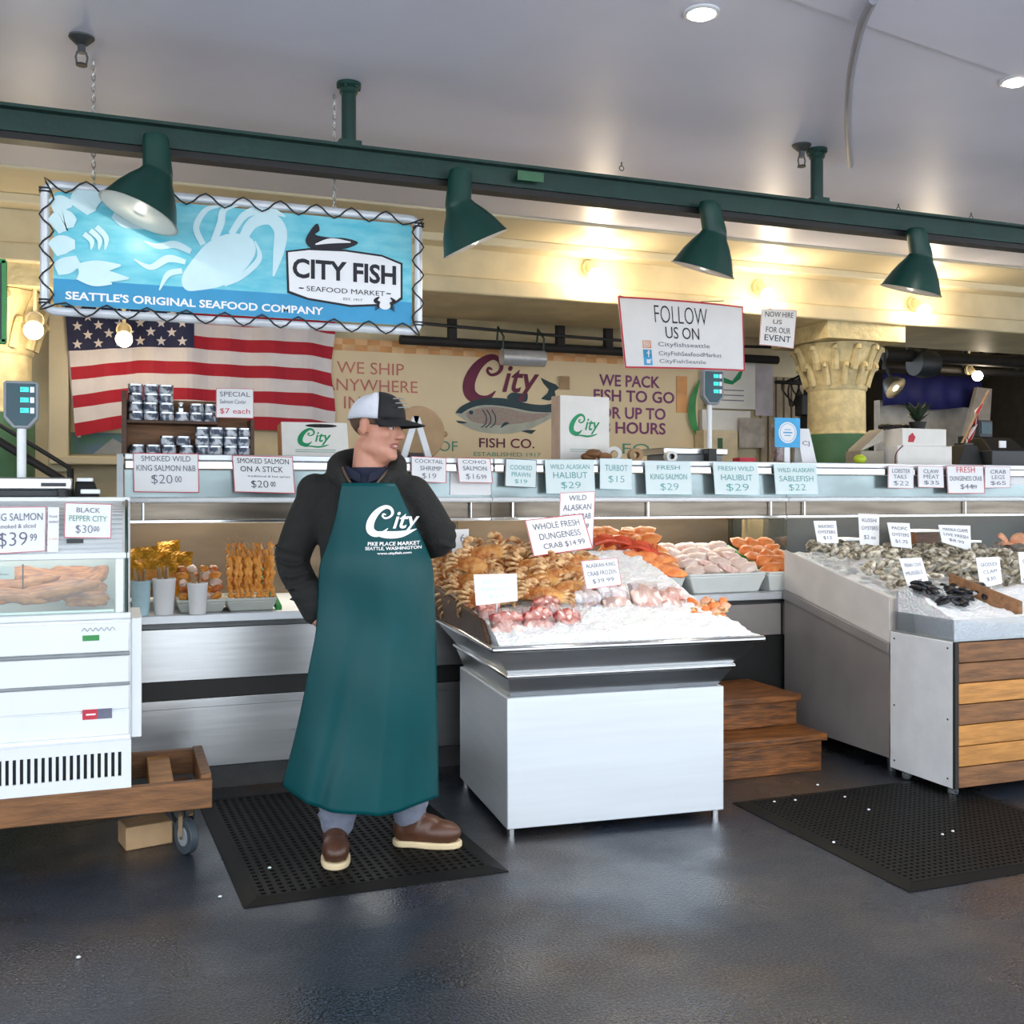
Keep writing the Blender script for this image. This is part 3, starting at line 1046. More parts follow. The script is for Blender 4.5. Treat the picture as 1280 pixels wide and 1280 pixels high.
# wall papers right of the banner
def paper(px0, py0, px1, py1, Y, name, lab, cat, mat, extra=None, thick=.004, group=None):
    a, q = at(px0, py0, Y), at(px1, py1, Y)
    t = thing(name, lab, cat, ((a.x + q.x) / 2, Y, (a.z + q.z) / 2), group=group)
    w, h = (q.x - a.x) / 2, (a.z - q.z) / 2
    MB().box(-w, w, 0, thick, -h, h).build('sheet', mat, t)
    if extra:
        extra(t, w, h)
    return t
def ex1(t, w, h):
    b = MB()
    b.poly([(-w * .8, h * .35), (0, h * .1), (w * .55, h * .8), (w * .35, h * .2), (0, -h * .05), (-w * .7, h * .05)], .002, 0, T3(0, -.001, 0) @ UP)
    b.build('green_swash', 'green_ink', t)
    for k in range(3):
        MB().box(-w * .5, w * .5, -.002, 0, -h * (.25 + .2 * k) - .008, -h * (.25 + .2 * k)).build('print_line', 'grey_ink', t)
paper(886, 446, 944, 512, 7.60, 'shop_bag', 'white paper bag with green swash hung behind the counter scale', 'bag', 'box_white', ex1, .03)
paper(878, 512, 938, 540, 7.63, 'white_carton', 'white carton under the bag behind the counter scale', 'carton', 'box_white', None, .06)
def ex2(t, w, h):
    b = MB().box(-w * .2, w * .1, -.002, 0, -h * .6, h * .5)
    b.build('dark_print', 'wall_green', t)
paper(880, 537, 922, 578, 7.5, 'pale_carton', 'cream carton with dark green square behind the counter scale', 'carton', 'cardboard' if False else pm('carton_cream', '#d9c9a8', .7), ex2, .15)
paper(924, 522, 956, 560, 7.58, 'wall_photo', 'greyish photo print beside the blue round sticker', 'picture', pm('photo_print', '#9c938a', .5, col2='#c7beb2', scale=9))
paper(846, 470, 859, 516, 7.66, 'orange_strip', 'orange vertical strip at the end of the painted banner', 'strip', 'banner_orange')
paper(944, 455, 966, 520, 7.66, 'pale_poster', 'pale lilac poster pinned right of the white paper bag', 'poster', pm('lilac_sheet', '#c9c0c6', .7))
paper(700, 470, 712, 487, 7.64, 'tape_patch', 'brown tape patch on banner above the standing white box', 'tape', 'tan')
a = at(872, 515, 7.64)
b = MB()
b.strokes([(0.02, .28), (-.05, .1), (-.05, -.08), (.03, -.26)], [.005, .03, .035, .005], 0, UP, 0, depth=.01)
tag(b.build('green_wreath', 'leaf_green', None, a), 'dark green crescent shape on the wall behind the scale post', 'decoration')

# ------------------------------------------------------------------ dark pipes under the lintel, plastic roll
a, q = at(520, 408, 7.45), at(1010, 448, 7.45)
t = thing('ceiling_pipe', 'dark pipe running along the wall above the painted banner', 'pipe', (0, 7.45, 2.53))
MB().cyl((at(500, 408, 7.45).x, 0, 0), (5.2, 0, 0), .035).build('pipe', 'dark', t)
for px in (565, 700, 760, 860):
    x = at(px, 410, 7.45).x
    MB().box(x - .03, x + .03, -.03, .03, .0, .30).build('bracket', 'dark', t)
b = MB()
p0_ = at(520, 396, 7.38)
b.tube([(p0_.x, -.06, .12), (p0_.x + 1, -.06, .09), (p0_.x + 2.2, -.06, .07), (5.2, -.06, .10)], .012, 6)
b.build('cable', 'black', t)
p, q = at(627, 446, 7.3), at(680, 446, 7.3)
t = thing('plastic_wrap_roll', 'shiny roll of clear bags hanging from the dark pipe', 'roll', ((p.x + q.x) / 2, 7.3, p.z))
w = (q.x - p.x) / 2
MB().cyl((-w, 0, 0), (w, 0, 0), .062, n=24).build('roll', 'plastic_roll', t)
for s in (-1, 1):
    MB().tube([(s * w * .95, 0, 0), (s * w * .95, -.02, .15), (s * w * .95, .10, .24), (s * w * .95, .13, 2.53 - p.z)], .008, 6).build('hook', 'green_paint', t)

# ------------------------------------------------------------------ hand lettered papers above the counter
def sheet_sign(corners, Y, name, lab, lines, ink='black_ink', border='red_ink', mat='paper', bow=.01, extra=None, cat='sign', group=None):
    """corners: TL, TR, BR, BL pixels read at depth Y; a slightly bowed sheet with its writing"""
    W = [at(x, y, Y) for x, y in corners]
    c = sum(W, Vector()) / 4
    t = thing(name, lab, cat, c, group=group)
    TL, TR, BR, BL = [w - c for w in W]
    def S(u, v, o=0.):
        p = (TL * (1 - u) + TR * u) * (1 - v) + (BL * (1 - u) + BR * u) * v
        return (p.x, p.y - o - bow * math.sin(PI * u) * (1 if bow else 0), p.z)
    b = MB()
    N, Mv = 8, 3
    v, f = [], []
    for k in (0, 1):
        for j in range(Mv + 1):
            for i in range(N + 1):
                v.append(S(i / N, j / Mv, 0.0 if k == 0 else -.003))
    st = (N + 1) * (Mv + 1)
    def ix(i, j, k): return k * st + j * (N + 1) + i
    for j in range(Mv):
        for i in range(N):
            f.append((ix(i, j + 1, 0), ix(i + 1, j + 1, 0), ix(i + 1, j, 0), ix(i, j, 0)))
            f.append((ix(i, j, 1), ix(i + 1, j, 1), ix(i + 1, j + 1, 1), ix(i, j + 1, 1)))
    for i in range(N):
        f.append((ix(i, 0, 0), ix(i + 1, 0, 0), ix(i + 1, 0, 1), ix(i, 0, 1)))
        f.append((ix(i, Mv, 1), ix(i + 1, Mv, 1), ix(i + 1, Mv, 0), ix(i, Mv, 0)))
    for j in range(Mv):
        f.append((ix(0, j, 1), ix(0, j + 1, 1), ix(0, j + 1, 0), ix(0, j, 0)))
        f.append((ix(N, j, 0), ix(N, j + 1, 0), ix(N, j + 1, 1), ix(N, j, 1)))
    b.add(v, f)
    b.build('card', mat, t, smooth=60)
    wid, hei = (TR - TL).length, (BL - TL).length
    def flat(mb_src, mi_map=None):
        mb_src.v = [S(min(max(x, 0), 1), min(max(y, 0), 1), .0015 + z) for x, y, z in mb_src.v]
        mb_src.f = [q[::-1] for q in mb_src.f]
        return mb_src
    if border:
        b = MB()
        e, g = .012 * max(1, .25 / wid), .012 * max(1, .25 / wid) * wid / hei
        for (u0, u1, v0, v1) in ((0, 1, 0, g), (0, 1, 1 - g, 1), (0, e, 0, 1), (1 - e, 1, 0, 1)):
            for k in range(8):
                a0, a1 = u0 + (u1 - u0) * k / 8, u0 + (u1 - u0) * (k + 1) / 8
                b.add([(a0, v1, 0), (a1, v1, 0), (a1, v0, 0), (a0, v0, 0)], [(3, 2, 1, 0)])
        flat(b).build('border', border, t, smooth=0)
    if lines:
        b = MB()
        inks = []
        for (s, u, vv, w, h, *rest) in lines:
            ik = rest[0] if rest else ink
            if ik not in inks:
                inks.append(ik)
            sub = MB().text(s, 0, 0, w, h, 0, off=-.012 if h > .2 else 0)
            b.add([(u + x, vv - y, z) for x, y, z in sub.v], sub.f, inks.index(ik))
        b.v = [S(min(max(x, 0), 1), min(max(y, 0), 1), .002) for x, y, z in b.v]
        b.build('lettering', inks, t, smooth=0)
    if extra:
        extra(t, S)
    return t

def social(t, S):
    for k, (m, vv) in enumerate((('scallop_shell', .66), ('sign_band', .79), ('sky_blue', .90))):
        b = MB()
        def quad(u0, u1, v0, v1, mi, o):
            b.add([S(u0, v1, o), S(u1, v1, o), S(u1, v0, o), S(u0, v0, o)], [(0, 1, 2, 3)], mi)
        quad(.15, .215, vv - .055, vv + .055, 0, .002)
        if k == 0:
            for (u0, u1, v0, v1) in ((.163, .202, -.035, -.028), (.163, .202, .028, .035), (.163, .168, -.035, .035), (.197, .202, -.035, .035), (.177, .188, -.012, .012)):
                quad(u0, u1, vv + v0, vv + v1, 1, .003)
        elif k == 1:
            quad(.185, .193, vv - .035, vv + .05, 1, .003)
            quad(.175, .203, vv - .012, vv, 1, .003)
            quad(.185, .203, vv - .042, vv - .03, 1, .003)
        else:
            quad(.17, .2, vv - .025, vv + .03, 1, .003)
            quad(.195, .207, vv - .03, vv - .01, 1, .003)
        b.build('icon', [m, 'paper'], t, smooth=0)
sheet_sign([(772, 370), (929, 383), (931, 464), (781, 460)], 6.1, 'follow_us_banner', 'large white hand-lettered banner with red edge and social media icons', [
    ('FOLLOW', .47, .22, .42, .25), ('US ON', .47, .48, .27, .17), ('Cityfishseattle', .48, .66, .42, .08, 'grey_ink'),
    ('CityFishSeafoodMarket', .53, .79, .52, .08, 'grey_ink'), ('CityFishSeattle', .46, .90, .38, .07, 'grey_ink')], extra=social, bow=.03, cat='banner')
sheet_sign([(952, 386), (996, 388), (992, 436), (949, 431)], 6.15, 'paper_notice', 'small white paper notice hanging under a bulb beside the large banner', [
    ('NOW HIRE', .5, .14, .8, .14), ('US', .45, .34, .25, .12), ('FOR OUR', .5, .56, .7, .15), ('EVENT', .5, .78, .75, .16)], border='pink_ink')
b = MB()
for px in (800, 905):
    p = at(px, 376, 6.1)
    b.cyl((p.x, 6.1, p.z), (p.x, 6.40, 2.75), .003, n=6)
tag(b.build('banner_string', 'cord_black'), 'thin strings holding the large white hand-lettered banner', 'string')
b = MB()
p = at(973, 388, 6.15)
b.cyl((p.x, 6.15, p.z), (p.x, 6.40, 2.75), .003, n=6)
tag(b.build('notice_string', 'cord_black'), 'thin string holding the small paper notice below the bulb', 'string')

# ------------------------------------------------------------------ the dark back room at the right
a, q = at(1104, 468, 9.2), at(1226, 512, 9.2)
b = MB()
N = 24
v, f = [], []
for j, z in enumerate((a.z + .02, (a.z + q.z) / 2, q.z)):
    for i in range(N + 1):
        u = i / N
        v.append((a.x + (q.x - a.x) * u, 9.2 + .03 * math.sin(u * 30) * (.4 + .3 * j), z - .12 * u * 0 + (.02 * math.sin(u * 9) if j == 2 else 0)))
for j in range(2):
    for i in range(N):
        f.append(((j + 1) * (N + 1) + i, (j + 1) * (N + 1) + i + 1, j * (N + 1) + i + 1, j * (N + 1) + i))
b.add(v, f)
t = thing('blue_drape', 'royal blue cloth drape hanging in the dark back room', 'drape', (0, 0, 0))
b.build('cloth', 'royal_blue', t, smooth=180, solid=.006)
MB().cyl((a.x - .1, 9.2, a.z + .03), (q.x + .1, 9.2, a.z + .03), .015).build('rod', 'dark', t)
for x in (a.x, q.x):
    MB().cyl((x, 9.2, a.z + .03), (x, 9.2, 3.3), .008, n=8).build('rod_hanger', 'dark', t)
a, q = at(1100, 500, 9.5), at(1232, 600, 9.5)
structure('wall_partition', MB().box(a.x, q.x, 9.5, 9.6, .33, a.z), pm('white_partition', '#c2bdb6', .7), smooth=0)
t = thing('leaning_panel', 'grey leaning panel beside the blue drape in the back room', 'panel', (0, 0, 0))
p = [at(1206, 545, 9.0), at(1236, 552, 9.0), at(1240, 486, 9.0), at(1222, 484, 9.0)]
MB().hexa([tuple(w) for w in p], [(w.x, w.y + .05, w.z) for w in p]).build('board', pm('grey_board', '#a39c94', .7), t)
MB().box(p[0].x, p[1].x, 9.0, 9.1, .33, p[0].z).build('support', 'dark', t)
# pipes and ducts under the back ceiling
for px0, py0, px1, py1, Y, r, lab in ((1105, 443, 1300, 462, 8.2, .06, 'thick dark pipe under the back room ceiling'), (1105, 458, 1300, 474, 8.6, .035, 'thin dark pipe under the back room ceiling')):
    a, q = at(px0, py0, Y), at(px1, py1, Y)
    t = thing('back_pipe', lab, 'pipe', (a.x, Y, a.z))
    MB().cyl((0, 0, 0), (q.x - a.x, 0, 0), r).build('pipe', 'dark', t)
    b = MB()
    for k in (.15, .5, .85):
        b.box((q.x - a.x) * k - .02, (q.x - a.x) * k + .02, -.02, .02, 0, 3.3 - a.z)
    b.build('pipe_hanger', 'dark', t)
p = at(1155, 455, 8.15)
t = thing('ceiling_box', 'dark round duct box among the back room pipes', 'duct', p)
MB().lathe([(.0001, -.12), (.12, -.12), (.14, 0), (.12, .12), (.0001, .12)], 20, 0, RY(90)).build('drum', 'charcoal', t)
MB().cyl((0, 0, .1), (0, 0, 3.3 - p.z), .03).build('drop_rod', 'dark', t)
# clamp lamp glowing by the column
p = at(1113, 480, 7.6)
t = thing('clamp_lamp', 'small lit clamp lamp beside the stone column capital', 'lamp', p)
d = Vector((.2, -.75, -.6)).normalized()
M = d.to_track_quat('-Z', 'Y').to_matrix().to_4x4()
b = MB()
b.lathe([(.03, .06), (.05, .04), (.09, -.02), (.11, -.07)], 20, 0, M)
b.lathe([(.025, .055), (.046, .036), (.086, -.02), (.108, -.07)], 20, 1, M)
b.build('lamp_shade', ['dark_steel', 'shade_white'], t, smooth=60)
MB().ell((0, 0, -.03), .05, 14, 10, 0, M).build('light_bulb', 'bulb', t)
MB().tube([(0, 0, .06), (-.05, .02, .2), (0, .05, 3.3 - p.z)], .012, 8).build('stem', 'dark', t)
lamp('clamp_lamp_light', 'SPOT', p + d * .1, 20, (1, .85, .6), .04, p + d, 120, .6)
# dark equipment stand left of the column
p = at(1000, 480, 7.3)
t = thing('equipment_stand', 'black stand with bracketed gear left of the stone column', 'stand', (p.x, 7.3, .33))
MB().cyl((.06, 0, 0), (.06, 0, 1.95), .02).build('post', 'black', t)
MB().cyl((.20, .02, 0), (.20, .02, 1.8), .015).build('rear_post', 'black', t)
b = MB()
b.box(-.02, .18, -.05, .05, 1.72, 1.9)
b.box(-.25, .05, -.015, .015, 1.98, 2.01)
b.box(.04, .14, -.06, .06, 1.6, 1.74)
b.build('gear_box', 'black', t, bevel=.01)
b = MB()
for i in range(5):
    a = rnd.uniform(0, 6)
    b.tube(catmull([(.0 + .1 * math.cos(a), 0, 1.8), (.15 * math.cos(a + 1), .05, 1.98), (.1 + .1 * math.sin(a), .03, 2.06), (.25, .0, 1.7)], 4), .008, 5)
b.build('cable', 'black', t)
t = thing('wall_panel', 'beige corrugated wall sheet behind the black stand', 'panel', (0, 0, 0))
a, q = at(952, 470, 7.66), at(1030, 560, 7.66)
b = MB()
x = a.x
while x < q.x:
    b.box(x, x + .06, 7.665, 7.695, 1.3, a.z)
    x += .08
b.build('corrugated_sheet', pm('beige_sheet', '#a8977c', .6), t)
# ------------------------------------------------------------------ the long service counter: three refrigerated cases side by side
CY = 5.05           # front of the cases
TOP = 1.585
def case(x0, x1, lab, style):
    t = thing('display_case', lab, 'display case', (x0, CY, 0))
    w = x1 - x0 - .004
    MB().box(.0, w, .04, .9, 0, .115).build('kick_board', 'concrete' if style == 0 else 'dark', t)
    MB().box(0, w, .03, .9, .115, .79).build('cabinet', 'dark_steel', t)
    if style == 0:
        MB().box(0.004, w, 0, .03, .115, .435).build('lower_panel', 'steel', t, bevel=.003)
        MB().box(0.004, w, .012, .03, .437, .52).build('vent_slot', 'black', t)
        MB().box(0.004, w, 0, .03, .522, .765).build('upper_panel', 'steel', t, bevel=.003)
        MB().box(.05, w, -.006, 0, .395, .437).build('lip_panel', 'steel', t, bevel=.002)
    elif style == 1:
        MB().box(0, w, 0, .03, .585, .765).build('upper_panel', 'dull_steel', t, bevel=.003)
        MB().box(0, w, .01, .03, .115, .58).build('dark_panel', 'black', t)  # black sheet painted in for the shaded void below the panel
        MB().box(w * .86, w * .866, -.003, .01, .585, .765).build('panel_joint', 'black', t)
    else:
        MB().box(0, w, 0, .03, .115, .765).build('front_panel', 'steel', t, bevel=.003)
    MB().box(0, w, -.02, 1.0, .79, .83).build('deck', 'brushed_steel', t, bevel=.004)
    MB().box(0, w, .93, .95, .83, 1.27).build('back_panel', 'brown_reflect' if style < 2 else 'charcoal', t)
    for s, x in ((0, 0), (1, w - .03)):
        if style == 0 and s == 0:
            MB().hexa([(0, 0, .83), (.03, 0, .83), (.03, 1.2, .83), (0, 1.2, .83)], [(0, .27, TOP - .002), (.03, .27, TOP - .002), (.03, 1.2, TOP - .002), (0, 1.2, TOP - .002)]).build('end_panel', 'brushed_steel', t, bevel=.003)
        elif s == 1 and style > 0:
            MB().box(x, x + .02, .30, .93, .83, 1.25).build('end_panel', 'glass', t)
    k = .036 if style == 0 else 0
    MB().box(k, w, .28, 1.25, TOP - .03, TOP).build('canopy_top', 'brushed_steel', t, bevel=.004)
    MB().box(k, w, .275, .31, TOP - .075, TOP - .031).build('canopy_edge', 'chrome', t, bevel=.006)
    MB().box(k, w, .325, .345, 1.375, TOP - .076).build('canopy_glass', 'canopy_pane', t)
    MB().box(k, w, .345, 1.0, 1.36, 1.38).build('canopy_underside', 'white_plastic', t)
    MB().cyl((k, .315, 1.36), (w, .315, 1.36), .015, n=14).build('light_rail', 'white_plastic', t)
    MB().box(k, w, .33, .35, 1.265, 1.345).build('mirror_band', 'mirror_brown', t)
    MB().box(k, w, .318, .352, 1.245, 1.264).build('lower_bar', 'chrome', t, bevel=.004)
    MB().box(k, w, .345, .36, 1.29, 1.375).build('canopy_back', 'dark_steel', t)
    MB().box(.03, w - .03, .55, .9, 1.33, 1.355).build('tube_light', 'lamp_glow', t)
    b = MB()
    n = 3
    for i in range(n):
        x = .12 + (w - .24) * i / (n - 1)
        b.cyl((x, .335, 1.25), (x, .335, 1.36), .006, n=8)
    for i in range(n):
        x = .12 + (w - .24) * i / (n - 1)
        MB().cyl((x, .312, 1.262), (x, .312, 1.345), .006, n=8).build('bracket', 'chrome', t)
    a = bpy.data.lights.new('case_light', 'AREA')
    a.shape = 'RECTANGLE'
    a.size, a.size_y, a.energy, a.color = w - .1, .1, 2.2 * w, (1, .96, .9)
    o = bpy.data.objects.new('case_light', a)
    C.objects.link(o)
    o.location = (x0 + w / 2, CY + .7, 1.325)
    return t
XA, XB, XC, XD = -.02, 1.90, 3.82, 6.6
case(XA, XB, 'steel display case with smoked fish trays, below the striped flag', 0)
case(XB, XC, 'steel display case behind the ice table, below the painted banner', 1)
case(XC, XD, 'steel display case behind the oysters, carrying the cash register', 2)

# ------------------------------------------------------------------ rack of tins
RYD = 5.62
a, q = at(152, 564, RYD), at(318, 568, RYD)
rx0, rx1 = a.x, q.x
t = thing('tin_rack', 'small brown wooden rack of fish tins on the counter under the flag', 'rack', (rx0, RYD, TOP))
rw = rx1 - rx0
zs = at(230, 526, RYD).z - TOP                       # the upper shelf
MB().box(0, .025, 0, .16, 0, .33).build('side_board', 'wood_dark', t, bevel=.003)
MB().box(rw - .02, rw, 0, .16, 0, .2).build('side_board', 'wood_dark', t, bevel=.003)
MB().box(.025, rw * .72, 0, .16, zs - .016, zs).build('shelf', 'wood_dark', t, bevel=.002)
MB().box(.025, rw - .02, 0, .16, 0, .012).build('bottom_board', 'wood_dark', t)
MB().box(.025, rw - .02, .15, .16, .012, .30).build('back_board', 'wood', t)
tin = thing('fish_tin', 'tin', 'tin', (0, 0, 0))
TH_ = .0465
MB().lathe([(.0001, 0), (.034, 0), (.0355, .002), (.0355, .035), (.034, .036)], 20).build('can', 'tin_label', tin)
MB().lathe([(.034, .0361), (.037, .0365), (.0375, .0455), (.036, .0465), (.0001, .0462)], 20).build('lid', 'tin_silver', tin)
used = []
def put_tin(px, Y, z, lab, s=1.0):
    x = at(px, 545, Y).x
    if not used:
        used.append(1)
        tin.location = (x, Y, z)
        tin.rotation_euler = (0, 0, rnd.uniform(0, 6))
        tin['label'] = lab
        tin['group'] = 'fish tins on the wooden rack'
        return
    r = copy_tree(tin, (x + rnd.uniform(-.003, .003), Y, z), (0, 0, rnd.uniform(0, 6)), lab)
    r['group'] = 'fish tins on the wooden rack'
lv = ['bottom', 'second', 'third', 'topmost']
for c, px in enumerate((170, 189, 208)):
    for k in range(4):
        put_tin(px, RYD + .06, TOP + zs + .0005 + k * TH_, f"{lv[k]} tin of the {['first', 'second', 'third'][c]} four-high stack on the rack's upper shelf")
put_tin(228, RYD + .06, TOP + zs + .0005, "single tin under the small bottle on the rack's upper shelf")
for c, px in enumerate((246, 264)):
    for k in range(2):
        put_tin(px, RYD + .06, TOP + zs + .0005 + k * TH_, f"{['lower', 'upper'][k]} tin of the two-high stack {['beside the small bottle', 'half behind the small price card'][c]} on the rack")
x = at(227, 545, RYD).x
t = thing('small_bottle', 'small pale bottle standing on a single tin on the rack', 'bottle', (x, RYD + .06, TOP + zs + .001 + TH_))
MB().lathe([(.0001, 0), (.018, 0), (.018, .02), (.009, .032), (.009, .04)], 14).build('body', 'tin_silver', t)
MB().cyl((0, 0, .0401), (0, 0, .052), .011, n=12).build('cap', 'white_plastic', t)
for c, px in enumerate((172, 192, 211, 234)):
    put_tin(px, RYD + .05, TOP + .0125, f"{['first', 'second', 'third', 'fourth'][c]} tin along the rack's bottom board")
put_tin(209, RYD + .05, TOP + .0125 + TH_, 'small tin standing on the third tin of the bottom board')
put_tin(229, RYD + .05, TOP + .0125 + TH_, 'tin standing on the fourth tin of the bottom board')
for c, px in enumerate((253, 270, 288, 306)):
    for k in range(3):
        put_tin(px, RYD + .04, TOP + .0125 + k * TH_ * 1.02, f"{['bottom', 'middle', 'top'][k]} tin of the {['first', 'second', 'third', 'last'][c]} three-high stack on the rack's bottom board")

# ------------------------------------------------------------------ paper cards on the canopy edge
PY = 5.31
def card(cs, lab, lines, ink='grey_ink', border='red_ink', mat='paper', Y=PY, name='price_card', grp=None):
    return sheet_sign(cs, Y, name, lab, lines, ink, border, mat, .004, cat='price card', group=grp)
def pc(x0, y0, x1, y1, sk=0, dy=0):
    return [(x0, y0), (x1, y0 + dy), (x1 + sk, y1 + dy), (x0 + sk, y1)]
card(pc(166, 566, 248, 615, 1, 1), 'red-edged card for smoked wild king salmon at twenty dollars', [
    ('SMOKED WILD', .5, .14, .75, .14), ('KING SALMON N&B', .5, .38, .9, .15), ('$20', .43, .68, .32, .26), ('00', .68, .66, .1, .16)])
card(pc(290, 569, 366, 615, 3, 2), 'red-edged card for smoked salmon on a stick', [
    ('SMOKED SALMON', .5, .14, .85, .14), ('ON A STICK', .47, .36, .7, .15), ('traditional & hot spices', .58, .56, .7, .07), ('$20', .42, .78, .28, .22), ('00', .64, .76, .08, .14)], ink='black_ink')
card(pc(514, 570, 558, 602, 0, 2), 'pink-edged card for shrimp beside the man\'s shoulder', [('COCKTAIL', .5, .18, .8, .14), ('SHRIMP', .55, .45, .6, .17), ('$19', .5, .76, .4, .24)])
card(pc(571, 572, 613, 603, 3, 1), 'pink-edged card for salmon at sixteen dollars', [('COHO', .5, .16, .7, .14), ('SALMON', .5, .42, .7, .17), ('$16', .42, .76, .42, .24), ('99', .74, .76, .16, .18)])
card(pc(632, 573, 671, 608, -1, 2), 'small card with a thick black edge on the counter edge', [('COOKED', .5, .3, .7, .16), ('PRAWN', .5, .55, .6, .16), ('$19', .5, .8, .4, .16)], ink='teal_ink', border='black_ink', mat='paper_blue')
card(pc(681, 575, 742, 617, 2, 0), 'widest pale greenish card above the red-edged crab sign', [('WILD ALASKAN', .5, .2, .8, .14), ('HALIBUT', .5, .45, .7, .18), ('$29', .5, .76, .4, .22)], ink='teal_ink', border='sign_pale', mat='paper_blue')
card(pc(750, 573, 790, 611, 0, 1), 'small pale card between the widest card and the king salmon card', [('TURBOT', .5, .3, .7, .2), ('$15', .5, .68, .5, .25)], ink='teal_ink', border='sign_pale', mat='paper_blue')
card(pc(806, 577, 863, 618, 2, 0), 'pale card for king salmon below the tape roll', [('FRESH', .5, .18, .5, .13), ('KING SALMON', .5, .46, .8, .17), ('$29', .5, .78, .4, .24)], ink='teal_ink', border='sign_pale', mat='paper_blue')
card(pc(891, 578, 947, 618, 3, 1), 'pale card for halibut below the counter scale', [('FRESH WILD', .5, .18, .8, .14), ('HALIBUT', .5, .46, .7, .18), ('$29', .5, .78, .5, .25)], ink='teal_ink', border='sign_pale', mat='paper_blue')
card(pc(967, 580, 1020, 618, 3, 0), 'pale card below the jar with the blue round sticker', [('WILD ALASKAN', .5, .2, .85, .14), ('SABLEFISH', .5, .48, .8, .18), ('$22', .5, .78, .4, .24)], ink='teal_ink', border='sign_pale', mat='paper_blue')
card(pc(1110, 582, 1142, 610, 0, 1), 'first small pink-edged card below the white tissue boxes', [('LOBSTER', .5, .22, .7, .18), ('TAILS', .45, .48, .5, .17), ('$22', .5, .78, .6, .22)], border='pink_ink')
card(pc(1147, 582, 1179, 609, 1, 1), 'second small pink-edged card below the white tissue boxes', [('CLAW', .5, .25, .6, .18), ('MEAT', .5, .5, .6, .18), ('$35', .5, .78, .6, .2)], border='pink_ink')
card(pc(1183, 582, 1229, 617, 2, 0), 'red-edged card headed fresh in red letters', [('FRESH', .5, .15, .5, .2, 'red_ink'), ('DUNGENESS CRAB', .5, .46, .86, .16), ('$44', .5, .76, .34, .2), ('99', .72, .76, .12, .14)], border='red_ink')
card(pc(1231, 583, 1263, 610, 0, 0), 'small pink-edged card below the cash register', [('CRAB', .5, .25, .6, .18), ('LEGS', .5, .5, .5, .18), ('$65', .5, .78, .6, .2)], border='pink_ink')
card(pc(270, 485, 317, 522, 0, 1), 'pinkish card on the tin rack with a price in red', [('SPECIAL', .5, .2, .8, .16), ('Salmon Caviar', .45, .45, .7, .14), ('$7 each', .5, .78, .8, .2, 'red_ink')], border='pink_ink', Y=5.60)
x0_ = at(1026, 600, 5.3)
for i, (u0, u1, v0, v1, lab) in enumerate(((563, 614, 584, 640, 'white paper strip inside the canopy below the salmon card'), (1228, 1300, 586, 606, 'white paper sheet inside the canopy at the frame edge'))):
    a, q = at(u0, v0, 5.365), at(u1, v1, 5.365)
    tag(MB().box(a.x, q.x, 5.368, 5.3745, max(q.z, 1.385), a.z).build('paper_sheet', 'paper'), lab, 'paper')

# ------------------------------------------------------------------ things standing on the counter
def carton(px, Y, w, h, d, name, lab, mat, side, rot=(0, 0, 0), logo=True, hole=False, lean=0.):
    p = at(px, 570, Y)
    t = thing(name, lab, 'box', (p.x, Y, TOP), rot)
    LT = RX(-lean)
    tn = math.tan(R(lean)) * h
    MB().hexa([(-w / 2, 0, 0), (w / 2, 0, 0), (w / 2, d, 0), (-w / 2, d, 0)], [(-w / 2, tn, h), (w / 2, tn, h), (w / 2, d + tn, h), (-w / 2, d + tn, h)]).build('carton', side, t, bevel=.003)
    h = h / math.cos(R(lean))
    b = MB().box(-w / 2 + .001, w / 2 - .001, -.003, 0, .001, h - .001, 0, LT)
    b.build('front_panel', mat, t)
    if logo:
        b = MB()
        city_logo(b, LT @ T3(0, -.0035, h * .56) @ UP, w * (.62 if not hole else .5), 0, .0005)
        b.build('logo', 'green_ink', t)
        b = MB()
        for k in range(2):
            b.box(-w * .3, w * .3, -.0045, -.003, h * .16 + k * .012, h * .16 + k * .012 + .003, 0, LT)
        b.build('small_print', 'sage_ink', t)
    if hole:
        b = MB()
        b.poly([(.1 * w + .24 * w * math.cos(a), h * .9 + h * .05 * math.sin(a)) for a in [k * PI / 8 for k in range(16)]], .002, 0, LT @ T3(0, -.003, 0) @ UP)
        b.build('hand_hole', 'dark', t)
        MB().box(-w / 2 - .002, -w / 2, 0, .02, .01, h - .01, 0, LT).build('red_edge_print', 'pink_ink', t)
    return t
carton(395, 5.66, .36, .20, .30, 'fish_box', 'tilted white shipping box with green script logo beside the tins', 'box_white', 'cardboard', (0, 0, R(-4)), True, True, 24)
carton(731, 5.75, .345, .40, .11, 'fish_box', 'upright white box with green script logo before the painted fish', 'box_white', pm('box_side', '#cdb5a3', .7), (0, 0, R(6)), True)
p = at(520, 585, 5.6)
t = thing('letter_easel', 'white A-shaped easel standing beside the man\'s cap brim', 'easel', (p.x, 5.6, TOP))
h = at(520, 520, 5.6).z - TOP
for s in (-1, 1):
    MB().hexa([(s * .075 - .018, -.01, 0), (s * .075 + .018, -.01, 0), (s * .075 + .018, .01, 0), (s * .075 - .018, .01, 0)],
              [(-.018, -.01, h), (.018, -.01, h), (.018, .01, h), (-.018, .01, h)]).build('easel_leg', 'white_board', t)
MB().box(-.04, .04, -.012, .0, .02, .035).build('cross_bar', 'black', t)
p = at(522, 575, 5.85)
t = thing('round_dispenser', 'round tan disc-shaped dispenser behind the white easel', 'dispenser', (p.x, 5.85, TOP))  # unidentified round tan thing, built as a disc
rz_ = (at(522, 508, 5.85).z - TOP) / 2
MB().cyl((0, -.03, rz_), (0, .03, rz_), rz_, n=32).build('drum', 'tan', t, bevel=.006)
MB().box(-.08, .08, -.035, .035, 0, .03).build('foot', 'dark', t)
